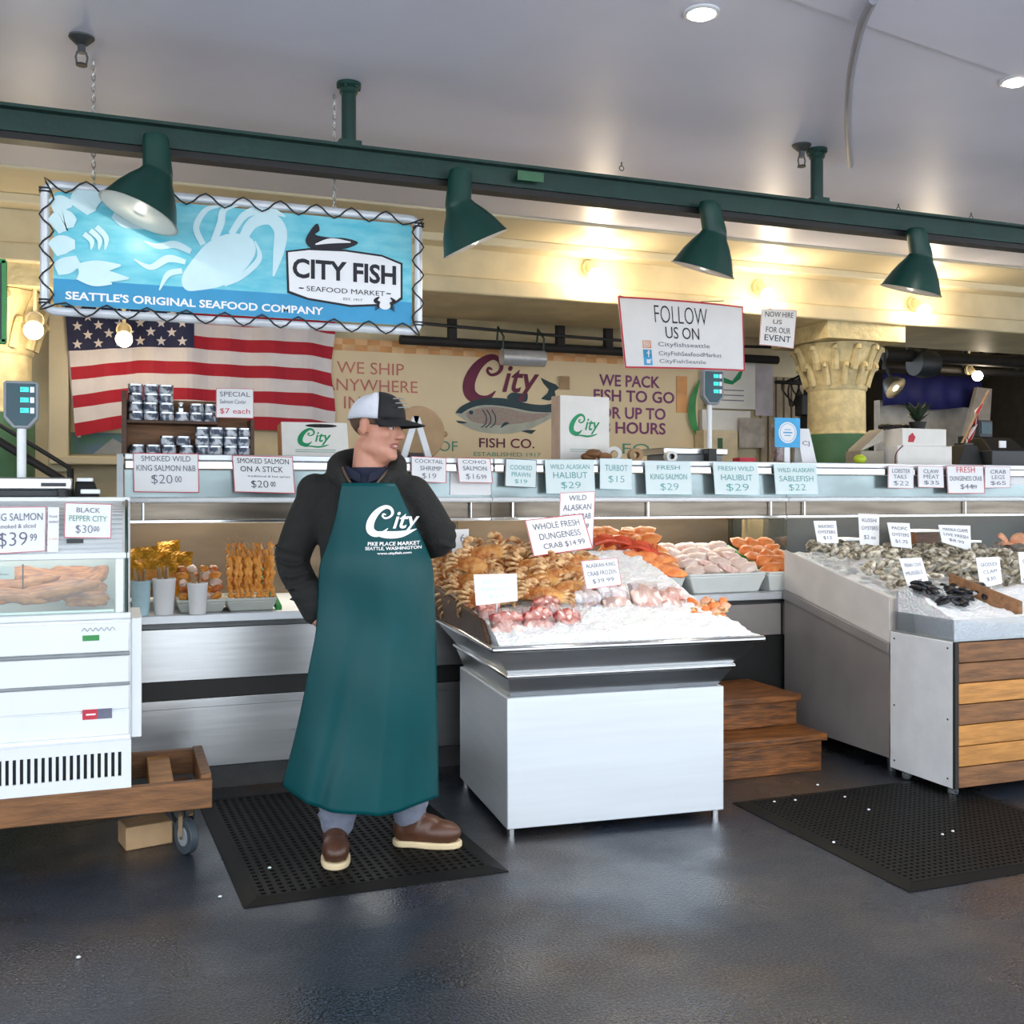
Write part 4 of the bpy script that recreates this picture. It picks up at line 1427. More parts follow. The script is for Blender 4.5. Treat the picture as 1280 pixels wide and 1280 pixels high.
MB().ell((rz_ + .008, 0, rz_), (.018, .018, .018), 12, 8).build('knob', 'tan', t)
# tape rolls, core rolls, paper lump
def roll(px, py, Y, r, w_, lab, mat, core, ry=90, rz=30):
    p = at(px, py, Y)
    M = T3(0, 0, r) @ RZ(rz) @ RY(ry)
    t = thing('tape_roll', lab, 'tape roll', (p.x, Y, TOP))
    MB().lathe([(r * .5, -w_ / 2), (r, -w_ / 2), (r, w_ / 2), (r * .5, w_ / 2)], 24, 0, M, closed=True).build('tape', mat, t)
    MB().lathe([(r * .44, -w_ / 2), (r * .49, -w_ / 2), (r * .49, w_ / 2), (r * .44, w_ / 2)], 24, 0, M, closed=True).build('core', core, t)
roll(768, 560, 5.6, .045, .05, 'white tape roll leaning at the foot of the upright box', 'tape_white', 'cardboard', 90, 60)
roll(794, 566, 5.62, .042, .08, 'brown cardboard-coloured roll between the upright box and the scale', 'tan', 'cardboard', 90, 75)
roll(838, 568, 5.56, .034, .06, 'small white roll with a dark hole in front of the scale platform', 'tape_white', 'dark', 90, 80)
b = MB()
for k in range(5):
    b.ell((rnd.uniform(-.06, .06), rnd.uniform(-.03, .03), .025 + .02 * (k % 2)), (.05, .03, .026), 10, 7)
p = at(747, 575, 5.55)
tag(b.build('crumpled_paper', 'wood', None, (p.x, 5.55, TOP)), 'crumpled brown paper lying before the upright white box', 'paper')

def scale_head(t, x, y, z0, w, h, tilt=0):
    """the price display of a shop scale facing the customer"""
    b = MB()
    b.poly([(-w / 2, h * .22), (-w * .22, 0), (w * .22, 0), (w / 2, h * .22), (w / 2, h * .95), (w * .44, h), (-w * .44, h), (-w / 2, h * .95)], .05, 0, T3(x, y, z0) @ UP)
    b.build('display_housing', 'grey_plastic', t, bevel=.004)
    b = MB()
    b.poly([(-w * .42, h * .26), (-w * .18, h * .06), (w * .18, h * .06), (w * .42, h * .26), (w * .42, h * .95), (-w * .42, h * .95)], .003, 0, T3(x, y - .05, z0) @ UP)
    b.build('display_face', 'scale_face', t)
    for k in range(3):
        zz = z0 + h * (.82 - .22 * k)
        d = MB().box(x - w * .02, x + w * .22, y - .0555, y - .053, zz - h * .05, zz + h * .05).build('display_digit_window', 'lcd', t)
        MB().text('0.00', x, 0, w * .2, h * .06, 0, T3(0, y - .056, zz) @ UP).build('digits', 'scale_face', t)
        MB().box(x + w * .26, x + w * .38, y - .0555, y - .053, zz - h * .06, zz + h * .06).build('unit_plate', 'paper', t)
p = at(889, 575, 5.62)
t = thing('counter_scale', 'shop scale with a raised teal display behind the pale halibut card', 'scale', (p.x, 5.62, TOP))
z0 = at(889, 506, 5.62).z - TOP
h = at(889, 463, 5.62).z - TOP - z0
MB().cyl((0, .02, .0), (0, .02, z0 + .02), .016).build('pole', 'white_plastic', t)
MB().box(-.025, .035, -.01, .05, 0, .09).build('pole_socket', 'black', t, bevel=.004)
scale_head(t, 0, .02, z0, .145, h)
MB().box(-.30, .16, .06, .36, .055, .095).build('weighing_pan', 'steel', t, bevel=.006)
MB().box(-.27, .13, .08, .34, 0, .055).build('scale_body', 'grey_plastic', t, bevel=.004)
p = at(983, 578, 5.6)
t = thing('tip_jar', 'clear jar with lid standing behind the blue sticker card', 'jar', (p.x, 5.66, TOP))
MB().lathe([(.0001, .004), (.062, .004), (.068, .015), (.068, .20), (.055, .225), (.055, .235), (.05, .235), (.05, .222), (.063, .198), (.063, .018), (.0001, .010)], 24).build('glass', 'bag', t)
MB().cyl((0, 0, .2352), (0, 0, .26), .06, n=24).build('lid', 'tin_silver', t)
b = MB()
for k in range(7):
    b.box(-.04 + rnd.uniform(-.01, .01), .03, -.03 + k * .008, -.028 + k * .008, .014, .1 + rnd.uniform(0, .05), 0, RZ(rnd.uniform(-20, 20)))
b.build('banknotes', pm('note', '#b9a9a0', .8, col2='#7b6a6a', scale=40), t)
z1, z2 = at(983, 559, 5.56).z - TOP, at(983, 522, 5.56).z - TOP
t = thing('sticker_card', 'bright blue square card with a white round emblem', 'card', (p.x - .008, 5.58, TOP))
MB().box(-.095, .095, -.004, 0, z1, z2).build('card', 'sky_blue', t)
b = MB()
cz, rr = (z1 + z2) / 2, (z2 - z1) * .36
b.poly([(rr * math.cos(a), cz + rr * math.sin(a)) for a in [k * PI / 16 for k in range(32)]], .001, 0, T3(0, -.004, 0) @ UP)
b.build('round_emblem', 'paper', t)
b = MB()
b.lathe([(rr * .82, 0), (rr * .86, 0), (rr * .86, .001), (rr * .82, .001)], 32, 0, T3(0, -.005, cz) @ UP, closed=True)
b.box(-rr * .5, rr * .5, -.0065, -.005, cz - .004, cz + .004)
b.box(-rr * .35, rr * .35, -.0065, -.005, cz + .016, cz + .021)
b.box(-rr * .35, rr * .35, -.0065, -.005, cz - .021, cz - .016)
b.build('emblem_print', 'sky_blue', t)
MB().box(-.02, .02, 0, .012, 0, z1 + .02).build('stand', 'white_plastic', t)
p = at(1014, 580, 5.56)
t = thing('menu_card', 'narrow white folded card standing beside the blue sticker card', 'card', (p.x, 5.58, TOP))
hh = at(1014, 535, 5.56).z - TOP
b = MB()
b.hexa([(-.05, 0, 0), (.06, 0, 0), (.06, .004, 0), (-.05, .004, 0)], [(-.06, .05, hh), (.035, .05, hh), (.035, .054, hh), (-.06, .054, hh)])
b.build('front_sheet', 'paper', t)
MB().hexa([(-.05, .09, 0), (.06, .09, 0), (.06, .094, 0), (-.05, .094, 0)], [(-.06, .055, hh), (.035, .055, hh), (.035, .059, hh), (-.06, .059, hh)]).build('rear_sheet', 'paper', t)
b = MB().text('CJ', 0, 0, .055, .035, 0, T3(-.005, .027, hh * .57) @ RX(-9) @ UP)
b.build('lettering', 'grey_ink', t)
tag(MB().box(-.06, .06, 0, .08, 0, .035).build('spice_carton', 'red_ink', None, (at(935, 575, 5.58).x, 5.58, TOP)), 'flat dark red carton between the scale and the jar', 'carton')

# tissue boxes, plant, lemon
def tbox(px0, py0, px1, py1, Y, d, z0, lab, mat='box_white', rot=0):
    a, q = at(px0, py0, Y), at(px1, py1, Y)
    t = thing('paper_box', lab, 'box', ((a.x + q.x) / 2, Y, z0), (0, 0, R(rot)))
    w = (q.x - a.x) / 2
    h = a.z - q.z
    MB().box(-w, w, 0, d, 0, h).build('carton', mat, t, bevel=.004)
    return t, w, h
t, w, h1 = tbox(1122, 556, 1190, 582, 5.62, .2, TOP, 'lower white box of the pair under the dark plant')
MB().tube(catmull([(-w - .004, .02, 0.01), (-w - .012, .0, h1 * .6), (-w + .04, -.006, h1 * .98)], 5), .004, 6).build('red_cord', 'maroon_ink', t)
t, w, h2 = tbox(1128, 533, 1183, 556, 5.64, .17, TOP + h1 + .001, 'upper white box with a small red print under the dark plant')
b = MB()
b.poly([(-w * .75, h2 * .2), (-w * .5, h2 * .2), (-w * .42, h2 * .5), (-w * .55, h2 * .75), (-w * .72, h2 * .55)], .0015, 0, UP)
b.build('red_print', 'red_ink', t)
a = at(1100, 582, 5.7)
t = thing('open_carton', 'grey-beige open carton leaning beside the white boxes', 'carton', (a.x, 5.72, TOP))
MB().box(-.14, .055, 0, .16, 0, .10).build('carton', pm('grey_carton', '#a59c8c', .8), t, bevel=.003)
MB().hexa([(-.12, .02, .101), (.065, .02, .17), (.065, .16, .17), (-.12, .16, .101)], [(-.115, .02, .116), (.06, .02, .25), (.06, .16, .25), (-.115, .16, .116)]).build('lid_flap', pm('flap', '#b7b0a2', .8), t)
p = at(1147, 530, 5.72)
t = thing('potted_plant', 'small dark leafy plant standing on the upper white box', 'plant', (p.x, 5.72, TOP + h1 + h2 + .002))
MB().lathe([(.0001, 0), (.045, 0), (.06, .05), (.055, .05), (.045, .01), (.0001, .01)], 16).build('pot', 'black', t)
b = MB()
for k in range(26):
    a = rnd.uniform(0, 2 * PI)
    l, u = rnd.uniform(.06, .12), rnd.uniform(.05, .15)
    w_ = rnd.uniform(.016, .026)
    ca, sa = math.cos(a), math.sin(a)
    b.add([(0, 0, .04), (ca * l * .5 - sa * w_, sa * l * .5 + ca * w_, .05 + u * .6), (ca * l, sa * l, .05 + u), (ca * l * .5 + sa * w_, sa * l * .5 - ca * w_, .05 + u * .6)], [(0, 1, 2, 3), (3, 2, 1, 0)])
b.build('leaves', 'plant_leaf', t, smooth=0)
b = MB()
for k in range(9):
    b.ell((rnd.uniform(-.1, .1), rnd.uniform(-.03, .03), .02), (.05, .03, .022), 8, 6)
tag(b.build('black_bag', 'black', None, (at(1118, 533, 5.8).x, 5.80, TOP + .252)), 'crumpled black bag on the carton beside the plant', 'bag')
p = at(1075, 574, 5.5)
tag(MB().ell((0, 0, .032), (.045, .034, .032), 16, 12).build('lemon', 'lemon', None, (p.x, 5.5, TOP)), 'yellow-green lemon lying at the foot of the column', 'fruit')
# hand flag
a, q = at(1192, 575, 5.9), at(1236, 488, 5.9)
t = thing('hand_flag', 'small striped flag drooping from a slanted stick by the cash register', 'flag', (a.x, 5.9, TOP))
e = (q.x - a.x, 0, q.z - TOP)
MB().cyl((0.02, 0, .09), e, .008, n=8).build('stick', 'tan', t)
MB().lathe([(.0001, 0), (.05, 0), (.055, .10), (.05, .10), (.045, .01), (.0001, .01)], 16, 0, T3(.02, 0, 0)).build('holder', 'black', t)
b = MB()
for i in range(7):
    for j in range(6):
        def F(i, j):
            u, v_ = i / 7, j / 6
            top = Vector(e) * (.93 - .34 * u)
            return (top.x - .015 - v_ * (.09 - .03 * u) + .015 * math.sin(v_ * 5 + u * 9), .02 * math.sin(u * 14 + v_ * 3), top.z - v_ * (.20 + .03 * u))
        b.add([F(i, j + 1), F(i + 1, j + 1), F(i + 1, j), F(i, j)], [(0, 1, 2, 3)], i % 2 if not (i > 4 and j < 2) else 2)
b.build('cloth', ['flag_red', 'flag_white', 'flag_blue'], t, smooth=180, solid=.002)
# cash register
a = at(1262, 580, 5.7)
t = thing('cash_register', 'black cash register at the end of the counter', 'cash register', (a.x, 5.7, TOP))
MB().box(-.16, .22, 0, .36, 0, .12).build('drawer_base', 'charcoal', t, bevel=.006)
MB().hexa([(-.13, .04, .12), (.2, .04, .12), (.2, .34, .12), (-.13, .34, .12)], [(-.10, .16, .22), (.18, .16, .22), (.18, .32, .22), (-.10, .32, .22)]).build('keyboard_hood', 'black', t, bevel=.006)
MB().box(-.08, .05, .2, .26, .22, .35).build('display_head', 'charcoal', t, bevel=.01)
MB().box(-.065, .035, .194, .2, .25, .33).build('display_screen', 'scale_face', t)
MB().box(-.06, 0, .03, .04, .14, .19).build('receipt_paper', 'paper', t)
a = at(1215, 580, 5.75)
t = thing('receipt_printer', 'low black machine between the hand flag and the cash register', 'printer', (a.x, 5.76, TOP))
MB().hexa([(-.12, 0, 0), (.12, 0, 0), (.12, .2, 0), (-.12, .2, 0)], [(-.02, .04, .16), (.10, .04, .16), (.10, .2, .16), (-.02, .2, .16)]).build('body', 'black', t, bevel=.006)
MB().box(.0, .08, .06, .16, .16, .175).build('lid', 'charcoal', t)

# ------------------------------------------------------------------ food on the decks of the cases
DZ = .8305
def tray(px0, px1, Yf, depth, h, lab, mat, z=DZ, cat='tray'):
    a, q = at(px0, 755, Yf), at(px1, 755, Yf)
    w = (q.x - a.x) / 2
    t = thing('food_tray', lab, cat, ((a.x + q.x) / 2, Yf, z))
    b = MB()
    def ring(x, y0, y1, zz): return [(-x, y0, zz), (x, y0, zz), (x, y1, zz), (-x, y1, zz)]
    b.hexa(ring(w * .84, .02, depth - .02, 0), ring(w, 0, depth, h))
    e = .012
    o = b.build('tray', mat, t, bevel=.008)
    MB().box(-w + e, w - e, e, depth - e, h, h + .002).build('tray_liner', 'ice', t)
    for (x0, x1, y0, y1) in ((-w, w, 0, e), (-w, w, depth - e, depth), (-w, -w + e, e, depth - e), (w - e, w, e, depth - e)):
        MB().box(x0, x1, y0, y1, h + .0001, h + .014).build('tray_rim', mat, t, bevel=.003)
    return t, w
def lump(n, seed, r, mat=None, name='fillet'):
    rr = random.Random(seed)
    b = MB().ell((0, 0, 0), r, n, int(n * .7))
    off = Vector((rr.uniform(0, 50), rr.uniform(0, 50), rr.uniform(0, 50)))
    for i, p in enumerate(b.v):
        p = Vector(p)
        d = noise.noise(p * (1.1 / max(r)) + off) * .35 + noise.noise(p * (3.2 / max(r)) - off) * .28
        b.v[i] = tuple(p * (1 + d))
    return b
tA, wA = tray(283, 346, 5.07, .30, .05, 'foam tray of orange salmon sticks beside the man\'s elbow', 'tray_grey')
tB, wB = tray(221, 283, 5.07, .30, .05, 'foam tray of mixed smoked pieces behind the paper cups', 'tray_grey')
# salmon sticks: long curly orange strips leaning back in the tray
def stick_mesh(seed):
    rr = random.Random(seed)
    pts = [(rr.uniform(-.006, .006), 0, 0)]
    for k in range(1, 9):
        pts.append((rr.uniform(-.007, .007), .012 * k * .55, .024 * k))
    b = MB()
    b.tube(catmull(pts, 3), [.012 + .004 * math.sin(i * 1.3 + seed) for i in range(25)], 8)
    b.tube([(0, .05, .19), (rr.uniform(-.01, .01), .07, .23)], .003, 5, 1)
    return b
st0 = []
for k in range(3):
    o = stick_mesh(k).build('salmon_stick', ['salmon_stick', 'tan'])
    st0.append(o)
i = 0
for row in range(3):
    for k in range(9):
        x = tA.location.x - wA + .022 + (2 * wA - .044) * k / 8
        loc = (x + rnd.uniform(-.004, .004), 5.07 + .022 + row * .045, DZ + .066 + row * .03)
        o = st0[i] if i < 3 else st0[i % 3].copy()
        if i >= 3:
            C.objects.link(o)
        o.location = loc
        o.rotation_euler = (rnd.uniform(-.12, .02), rnd.uniform(-.12, .12), rnd.uniform(-.3, .3))
        tag(o, 'orange smoked salmon strip on a stick packed upright in the foam tray', 'salmon stick', 'salmon sticks in the foam tray')
        i += 1
pc0 = [lump(12, s, (.035, .022, .016)).build('smoked_piece', m) for s, m in ((1, 'salmon_stick'), (2, 'salmon_smoked'), (3, 'white_flesh'))]
i = 0
for row in range(5):
    for k in range(4):
        o = pc0[i] if i < 3 else pc0[i % 3].copy()
        if i >= 3:
            C.objects.link(o)
        o.location = (tB.location.x - wB + .04 + (2 * wB - .08) * k / 3 + rnd.uniform(-.01, .01), 5.11 + row * .045, DZ + .075 + row * .030)
        o.rotation_euler = (rnd.uniform(.3, 1.0), rnd.uniform(-.4, .4), rnd.uniform(0, 6))
        tag(o, 'chunk of golden smoked fish heaped in the foam tray behind the cups', 'smoked fish', 'smoked chunks in the second foam tray')
        i += 1
# gold foil packs
gp = None
for i, (px, py, Y, sc) in enumerate(((172, 716, 5.32, 1), (190, 712, 5.34, 1), (208, 716, 5.30, 1), (168, 700, 5.42, 1), (186, 698, 5.40, 1), (205, 700, 5.44, 1), (222, 704, 5.40, 1.1), (212, 690, 5.5, 1.0))):
    if gp is None:
        b = MB().box(-.05, .05, -.018, .018, 0, .16)
        for j, p in enumerate(b.v):
            pass
        b = MB()
        v, f = [], []
        for a_ in range(7):
            for c_ in range(9):
                u, w_ = a_ / 6, c_ / 8
                th = .02 * math.sin(PI * u) ** .6 * math.sin(PI * w_) ** .6
                v.append((-.055 + .11 * u, -th, .17 * w_))
        n1 = len(v)
        for a_ in range(7):
            for c_ in range(9):
                u, w_ = a_ / 6, c_ / 8
                th = .02 * math.sin(PI * u) ** .6 * math.sin(PI * w_) ** .6
                v.append((-.055 + .11 * u, th + .001, .17 * w_))
        for a_ in range(6):
            for c_ in range(8):
                k0 = a_ * 9 + c_
                f.append((k0, k0 + 9, k0 + 10, k0 + 1))
                f.append((n1 + k0 + 1, n1 + k0 + 10, n1 + k0 + 9, n1 + k0))
        b.add(v, f)
        gp = thing('foil_pack', 'x', 'foil pack')
        b.build('pouch', 'gold_foil', gp, smooth=180)
        MB().box(-.04, .04, -.0225, -.0195, .03, .1).build('pouch_label', 'salmon_stick', gp)
        g = gp
    else:
        g = copy_tree(gp, (0, 0, 0), (0, 0, 0))
    p = at(px, py, Y)
    row = 0 if i < 3 else 1
    g.location = (p.x, Y, DZ + (.0 if row == 0 else .0) + .04)
    g.location.z = max(DZ + .002, p.z - .10)
    g.rotation_euler = (R(-25), R(rnd.uniform(-18, 18)), R(rnd.uniform(-20, 20)))
    g['label'] = 'gold foil pack of smoked fish leaning in the heap beside the fridge case'
    g['group'] = 'gold foil packs in the smoked fish case'
tag(MB().box(-.02, .30, -.0, .22, 0, .04).build('pack_tray', 'tray_white', None, (at(170, 740, 5.30).x - .06, 5.30, DZ)), 'low white tray under the gold foil packs', 'tray')
# cups and price tags in front
def cup(px0, px1, py0, py1, Y, lab, mat, band=None):
    a, q = at(px0, py1, Y), at(px1, py0, Y)
    w, h = (q.x - a.x) / 2, q.z - a.z
    t = thing('paper_cup', lab, 'cup', ((a.x + q.x) / 2, Y, DZ + .0005))
    MB().lathe([(.0001, 0), (w * .8, 0), (w * .98, h * .92), (w, h * .93), (w, h), (w * .92, h), (w * .78, .006), (.0001, .006)], 20).build('cup', mat, t)
    b = MB()
    for k in range(6):
        b.tube([(rnd.uniform(-.3, .3) * w, rnd.uniform(-.3, .3) * w, h * .4), (rnd.uniform(-.7, .7) * w, rnd.uniform(-.5, .5) * w, h * 1.25 + rnd.uniform(0, .02))], .006, 6)
    b.build('wooden_sticks', 'tan', t)
cup(163, 189, 722, 766, 5.085, 'pale blue paper cup nearest the fridge case', pm('cup_blue', '#bfe0ea', .5))
cup(190, 220, 720, 766, 5.085, 'wide white paper cup beside the pale blue one', 'paper')
cup(234, 260, 724, 764, 5.045, 'slim white paper cup standing before the mixed smoked pieces', 'paper')
def divider(px0, py0, px1, py1, Y0, Y1, lab, w_=.014, h_=.03):
    a, q = at(px0, py0, Y0), at(px1, py1, Y1)
    b = MB()
    b.hexa([(a.x - w_, a.y, a.z - h_), (a.x + w_, a.y, a.z - h_), (q.x + w_, q.y, q.z - h_), (q.x - w_, q.y, q.z - h_)],
           [(a.x - w_, a.y, a.z), (a.x + w_, a.y, a.z), (q.x + w_, q.y, q.z), (q.x - w_, q.y, q.z)])
    lo = min(q.z, a.z) - h_
    if lo > DZ + .01:
        b.box(q.x - w_, q.x + w_, q.y, q.y + .02, DZ, q.z - h_)
        b.box(a.x - w_, a.x + w_, a.y - .02, a.y, DZ, a.z - h_)
    tag(b.build('divider', 'divider_green', None, None, bevel=.003), lab, 'divider')
divider(321, 702, 349, 757, 5.45, 5.10, 'green plastic divider slanting beside the salmon stick tray')
# middle case: tubs of fish fillets
def heap(t_loc, w, d, z0, rows, cols, protos, rise, name, lab, cat, grp, rx=(.2, .7)):
    i = 0
    for r in range(rows):
        for c in range(cols):
            o = protos[i % len(protos)]
            if i >= len(protos):
                o = o.copy()
                C.objects.link(o)
            o.location = (t_loc[0] - w + 2 * w * (c + .5) / cols + rnd.uniform(-.01, .01), t_loc[1] + d * (r + .5) / rows, z0 + rise * r / max(rows - 1, 1) + rnd.uniform(0, .01))
            o.rotation_euler = (rnd.uniform(*rx), rnd.uniform(-.3, .3), rnd.uniform(-.5, .5))
            tag(o, lab, cat, grp)
            i += 1
t, w = tray(862, 958, 5.06, .5, .10, 'deep white tub of pale fish fillets behind the ice table', 'tray_white')
pf = [lump(12, 20 + s, (.065, .05, .022)).build('pale_fillet', m) for s, m in ((0, 'white_flesh'), (1, 'white_flesh'), (2, 'shrimp_flesh'))]
heap((t.location.x, 5.10), w - .02, .40, DZ + .125, 5, 4, pf, .11, 'pale_fillet', 'pale raw fish fillet heaped in the deep white tub', 'fish fillet', 'pale fillets in the white tub')
t, w = tray(961, 1017, 5.06, .5, .10, 'deep white tub of orange salmon half hidden by the oyster case', 'tray_white')
pf = [lump(12, 30 + s, (.065, .05, .022)).build('salmon_fillet', m) for s, m in ((0, 'salmon_flesh'), (1, 'salmon_flesh'))]
heap((t.location.x, 5.10), w - .02, .40, DZ + .125, 5, 3, pf, .13, 'salmon_fillet', 'orange salmon fillet heaped in the tub beside the oyster case', 'fish fillet', 'orange fillets in the white tub')
t, w = tray(770, 858, 5.10, .5, .10, 'deep white tub of orange salmon at the rear edge of the ice', 'tray_white')
pf = [lump(12, 40 + s, (.075, .05, .022)).build('salmon_fillet', 'salmon_flesh') for s in (0, 1)]
heap((t.location.x, 5.13), w - .02, .42, DZ + .14, 5, 4, pf, .20, 'salmon_fillet', 'orange salmon fillet heaped behind the ice near the red crab legs', 'fish fillet', 'orange fillets behind the ice')
divider(806, 681, 868, 712, 5.55, 5.15, 'green plastic divider between the salmon and the pale fillets')
divider(908, 681, 962, 712, 5.55, 5.15, 'green plastic divider between the pale fillets and the hidden salmon')
# odds and ends deeper in the cases
a = at(940, 690, 5.8)
t = thing('cutting_board', 'beige board leaning inside the case above the pale fillets', 'board', (a.x, 5.78, DZ), (R(-6), 0, R(3)))
MB().hexa([(-.09, 0, 0), (.06, 0, 0), (.06, .02, 0), (-.09, .02, 0)], [(-.05, 0, .40), (.11, 0, .40), (.11, .02, .40), (-.05, .02, .40)]).build('board', 'tan', t, bevel=.004)
for i, (px, w, h, m, lab) in enumerate(((1070, .16, .25, 'strip_plastic', 'clear plastic tub inside the case behind the oyster cards'), (1160, .2, .3, 'wood_dark', 'dark brown carton inside the case behind the oyster cards'), (1215, .16, .22, 'charcoal', 'black carton inside the case behind the oyster cards'))):
    a = at(px, 690, 5.7)
    t = thing('storage_box', lab, 'box', (a.x, 5.7, DZ))
    MB().box(-w / 2, w / 2, 0, .2, 0, h).build('tub', m, t, bevel=.005)
    MB().box(-w / 2 - .005, w / 2 + .005, -.005, .205, h, h + .015).build('lid', 'white_plastic', t, bevel=.003)
# ------------------------------------------------------------------ rubber mats
def floor_mat(A, B, D, nx, ny, lab):
    """A: a corner, B and D: the two corners next to it, all on the floor"""
    o = thing('rubber_mat', lab, 'mat', (A.x, A.y, 0))
    u, w = B - A, D - A
    lu, lw = u.length, w.length
    u, w = u / lu, w / lw
    def bar(mb, c0, c1, c2, c3, z0, z1):
        P = [u * a + w * b_ for a, b_ in (c0, c1, c2, c3)]
        if u.cross(w).z < 0:
            P = P[::-1]
        mb.hexa([(p.x, p.y, z0) for p in P], [(p.x, p.y, z1) for p in P])
    b = MB()
    e = .06
    for (c0, c1, d0, d1) in (((0, 0), (lu, 0), (lu - e, e), (e, e)), ((lu, 0), (lu, lw), (lu - e, lw - e), (lu - e, e)), ((lu, lw), (0, lw), (e, lw - e), (lu - e, lw - e)), ((0, lw), (0, 0), (e, e), (e, lw - e))):
        P = [u * a + w * b_ for a, b_ in (c0, c1, d0, d1)]
        lowv = [(p.x, p.y, 0.0005) for p in P]
        topv = [(P[0].x, P[0].y, .003), (P[1].x, P[1].y, .003), (P[2].x, P[2].y, .014), (P[3].x, P[3].y, .014)]
        if u.cross(w).z < 0:
            lowv, topv = lowv[::-1], topv[::-1]
        b.hexa(lowv, topv)
    b.build('bevelled_edge', 'rubber', o, smooth=0)
    b = MB()
    for i in range(nx + 1):
        x = e + (lu - 2 * e) * i / nx
        bar(b, (x - .008, e), (x + .008, e), (x + .008, lw - e), (x - .008, lw - e), .001, .0138)
    for i in range(ny + 1):
        y = e + (lw - 2 * e) * i / ny
        bar(b, (e, y - .008), (lu - e, y - .008), (lu - e, y + .008), (e, y + .008), .001, .0130)
    b.build('lattice', 'rubber', o, smooth=0)
    return o
floor_mat(atz(305, 1136, 0), atz(636, 1090, 0), atz(246, 1002, 0), 24, 34, 'black perforated rubber mat under the man\'s boots')
A_ = atz(1137, 1116, 0)
B_ = atz(915, 1004, 0)
D_ = A_ + (atz(1280, 1092, 0) - A_) * 2.2
floor_mat(A_, B_, D_, 34, 38, 'black perforated rubber mat before the wooden steps and crate')
b = MB()
for px, py in ((968, 1003), (994, 1001), (1022, 982), (1056, 997), (1191, 1040), (1042, 1054), (337, 1086), (98, 1198), (275, 1122), (1178, 1044), (1086, 1013)):
    p = atz(px, py, .016 if px > 250 else 0.001)
    if (px, py) in ((275, 1122),):
        p = atz(px, py, 0.001)
    b.ell((p.x, p.y, p.z + .004), (.007, .006, .004), 6, 5, 0)
tag(b.build('ice_crumbs', 'ice'), 'small white ice crumbs scattered on the mats and floor', 'ice', None, 'stuff')

# ------------------------------------------------------------------ casters
def caster(t, x, y, z_top, r, rz=20):
    c = bpy.data.objects.new('caster', None)
    c.empty_display_size = .03
    b = MB().box(-.035, .035, -.03, .03, z_top - .006, z_top)
    b.cyl((0, 0, z_top - .02), (0, 0, z_top - .006), .018)
    for s in (-1, 1):
        b.hexa([(s * .022 - .002, -.012, r - .01), (s * .022 + .002, -.012, r - .01), (s * .022 + .002, .012, r - .01), (s * .022 - .002, .012, r - .01)],
               [(s * .022 - .002, -.02, z_top - .015), (s * .022 + .002, -.02, z_top - .015), (s * .022 + .002, .02, z_top - .015), (s * .022 - .002, .02, z_top - .015)])
    b.box(-.024, .024, -.02, .02, z_top - .02, z_top - .014)
    o = b.build('caster', 'chrome', t, (x, y, 0), R(rz))
    w = MB()
    w.cyl((-.016, 0, r), (.016, 0, r), r * .98, n=24)
    w.cyl((-.024, 0, r), (.024, 0, r), .008, n=10, mi=1)
    w.cyl((-.018, 0, r), (.018, 0, r), r * .55, n=20, mi=1)
    wh = w.build('wheel', ['rubber_wheel', 'grey_plastic'], o, bevel=.003)
    return o

# ------------------------------------------------------------------ wooden dolly and the white fridge case on it
FXR = .035
t = thing('wooden_dolly', 'low wooden dolly on casters under the white fridge case', 'dolly', (0, 4.10, 0))
MB().box(-1.35, .325, 0, .04, .195, .30).build('front_board', 'wood', t, bevel=.004)
MB().box(-1.35, .325, .53, .57, .195, .30).build('rear_board', 'wood', t, bevel=.004)
MB().box(.285, .325, .041, .529, .20, .315).build('end_board', 'wood', t, bevel=.004)
MB().box(.10, .19, .041, .529, .21, .285).build('cross_board', 'wood_orange', t, bevel=.004)
MB().box(-.10, .00, .041, .529, .21, .285).build('cross_board', 'wood', t, bevel=.004)
MB().box(-1.30, -.2, .041, .529, .21, .285).build('deck_board', 'wood', t, bevel=.004)
for x, y in ((.235, .10), (.235, .47), (-1.2, .10), (-1.2, .47)):
    caster(t, x, y, .195, .07, 25)
p = atz(182, 1058, 0)
tag(MB().box(-.09, .09, -.07, .07, 0, .09).build('wood_block', 'tan', None, (p.x, p.y + .05, 0), R(12), bevel=.006), 'short wooden block on the floor under the dolly', 'block')

FY0 = 4.145
t = thing('fridge_case', 'white refrigerated display case of smoked fish standing on the dolly', 'fridge', (FXR, FY0, .301))
L0 = -1.30
MB().box(L0, .0, .0, .42, 0, .62).build('cabinet', 'fridge_white', t, bevel=.006)
MB().box(.0, .038, .02, .42, .17, .62).build('side_trim', 'fridge_white', t, bevel=.004)
for z0, z1, nm in ((.19, .28, 'lower_panel'), (.285, .375, 'lower_panel'), (.385, .485, 'middle_panel'), (.50, .61, 'upper_panel')):
    MB().box(L0, -.006, -.012 if z0 < .28 else -.008, 0, z0, z1).build(nm, 'fridge_white', t, bevel=.004)
for z0 in (.375, .487):
    MB().box(L0, -.004, -.016, 0, z0, z0 + .012).build('trim_strip', 'grey_plastic', t, bevel=.003)  # grey strips stand in for the shadow lines of the panel seams
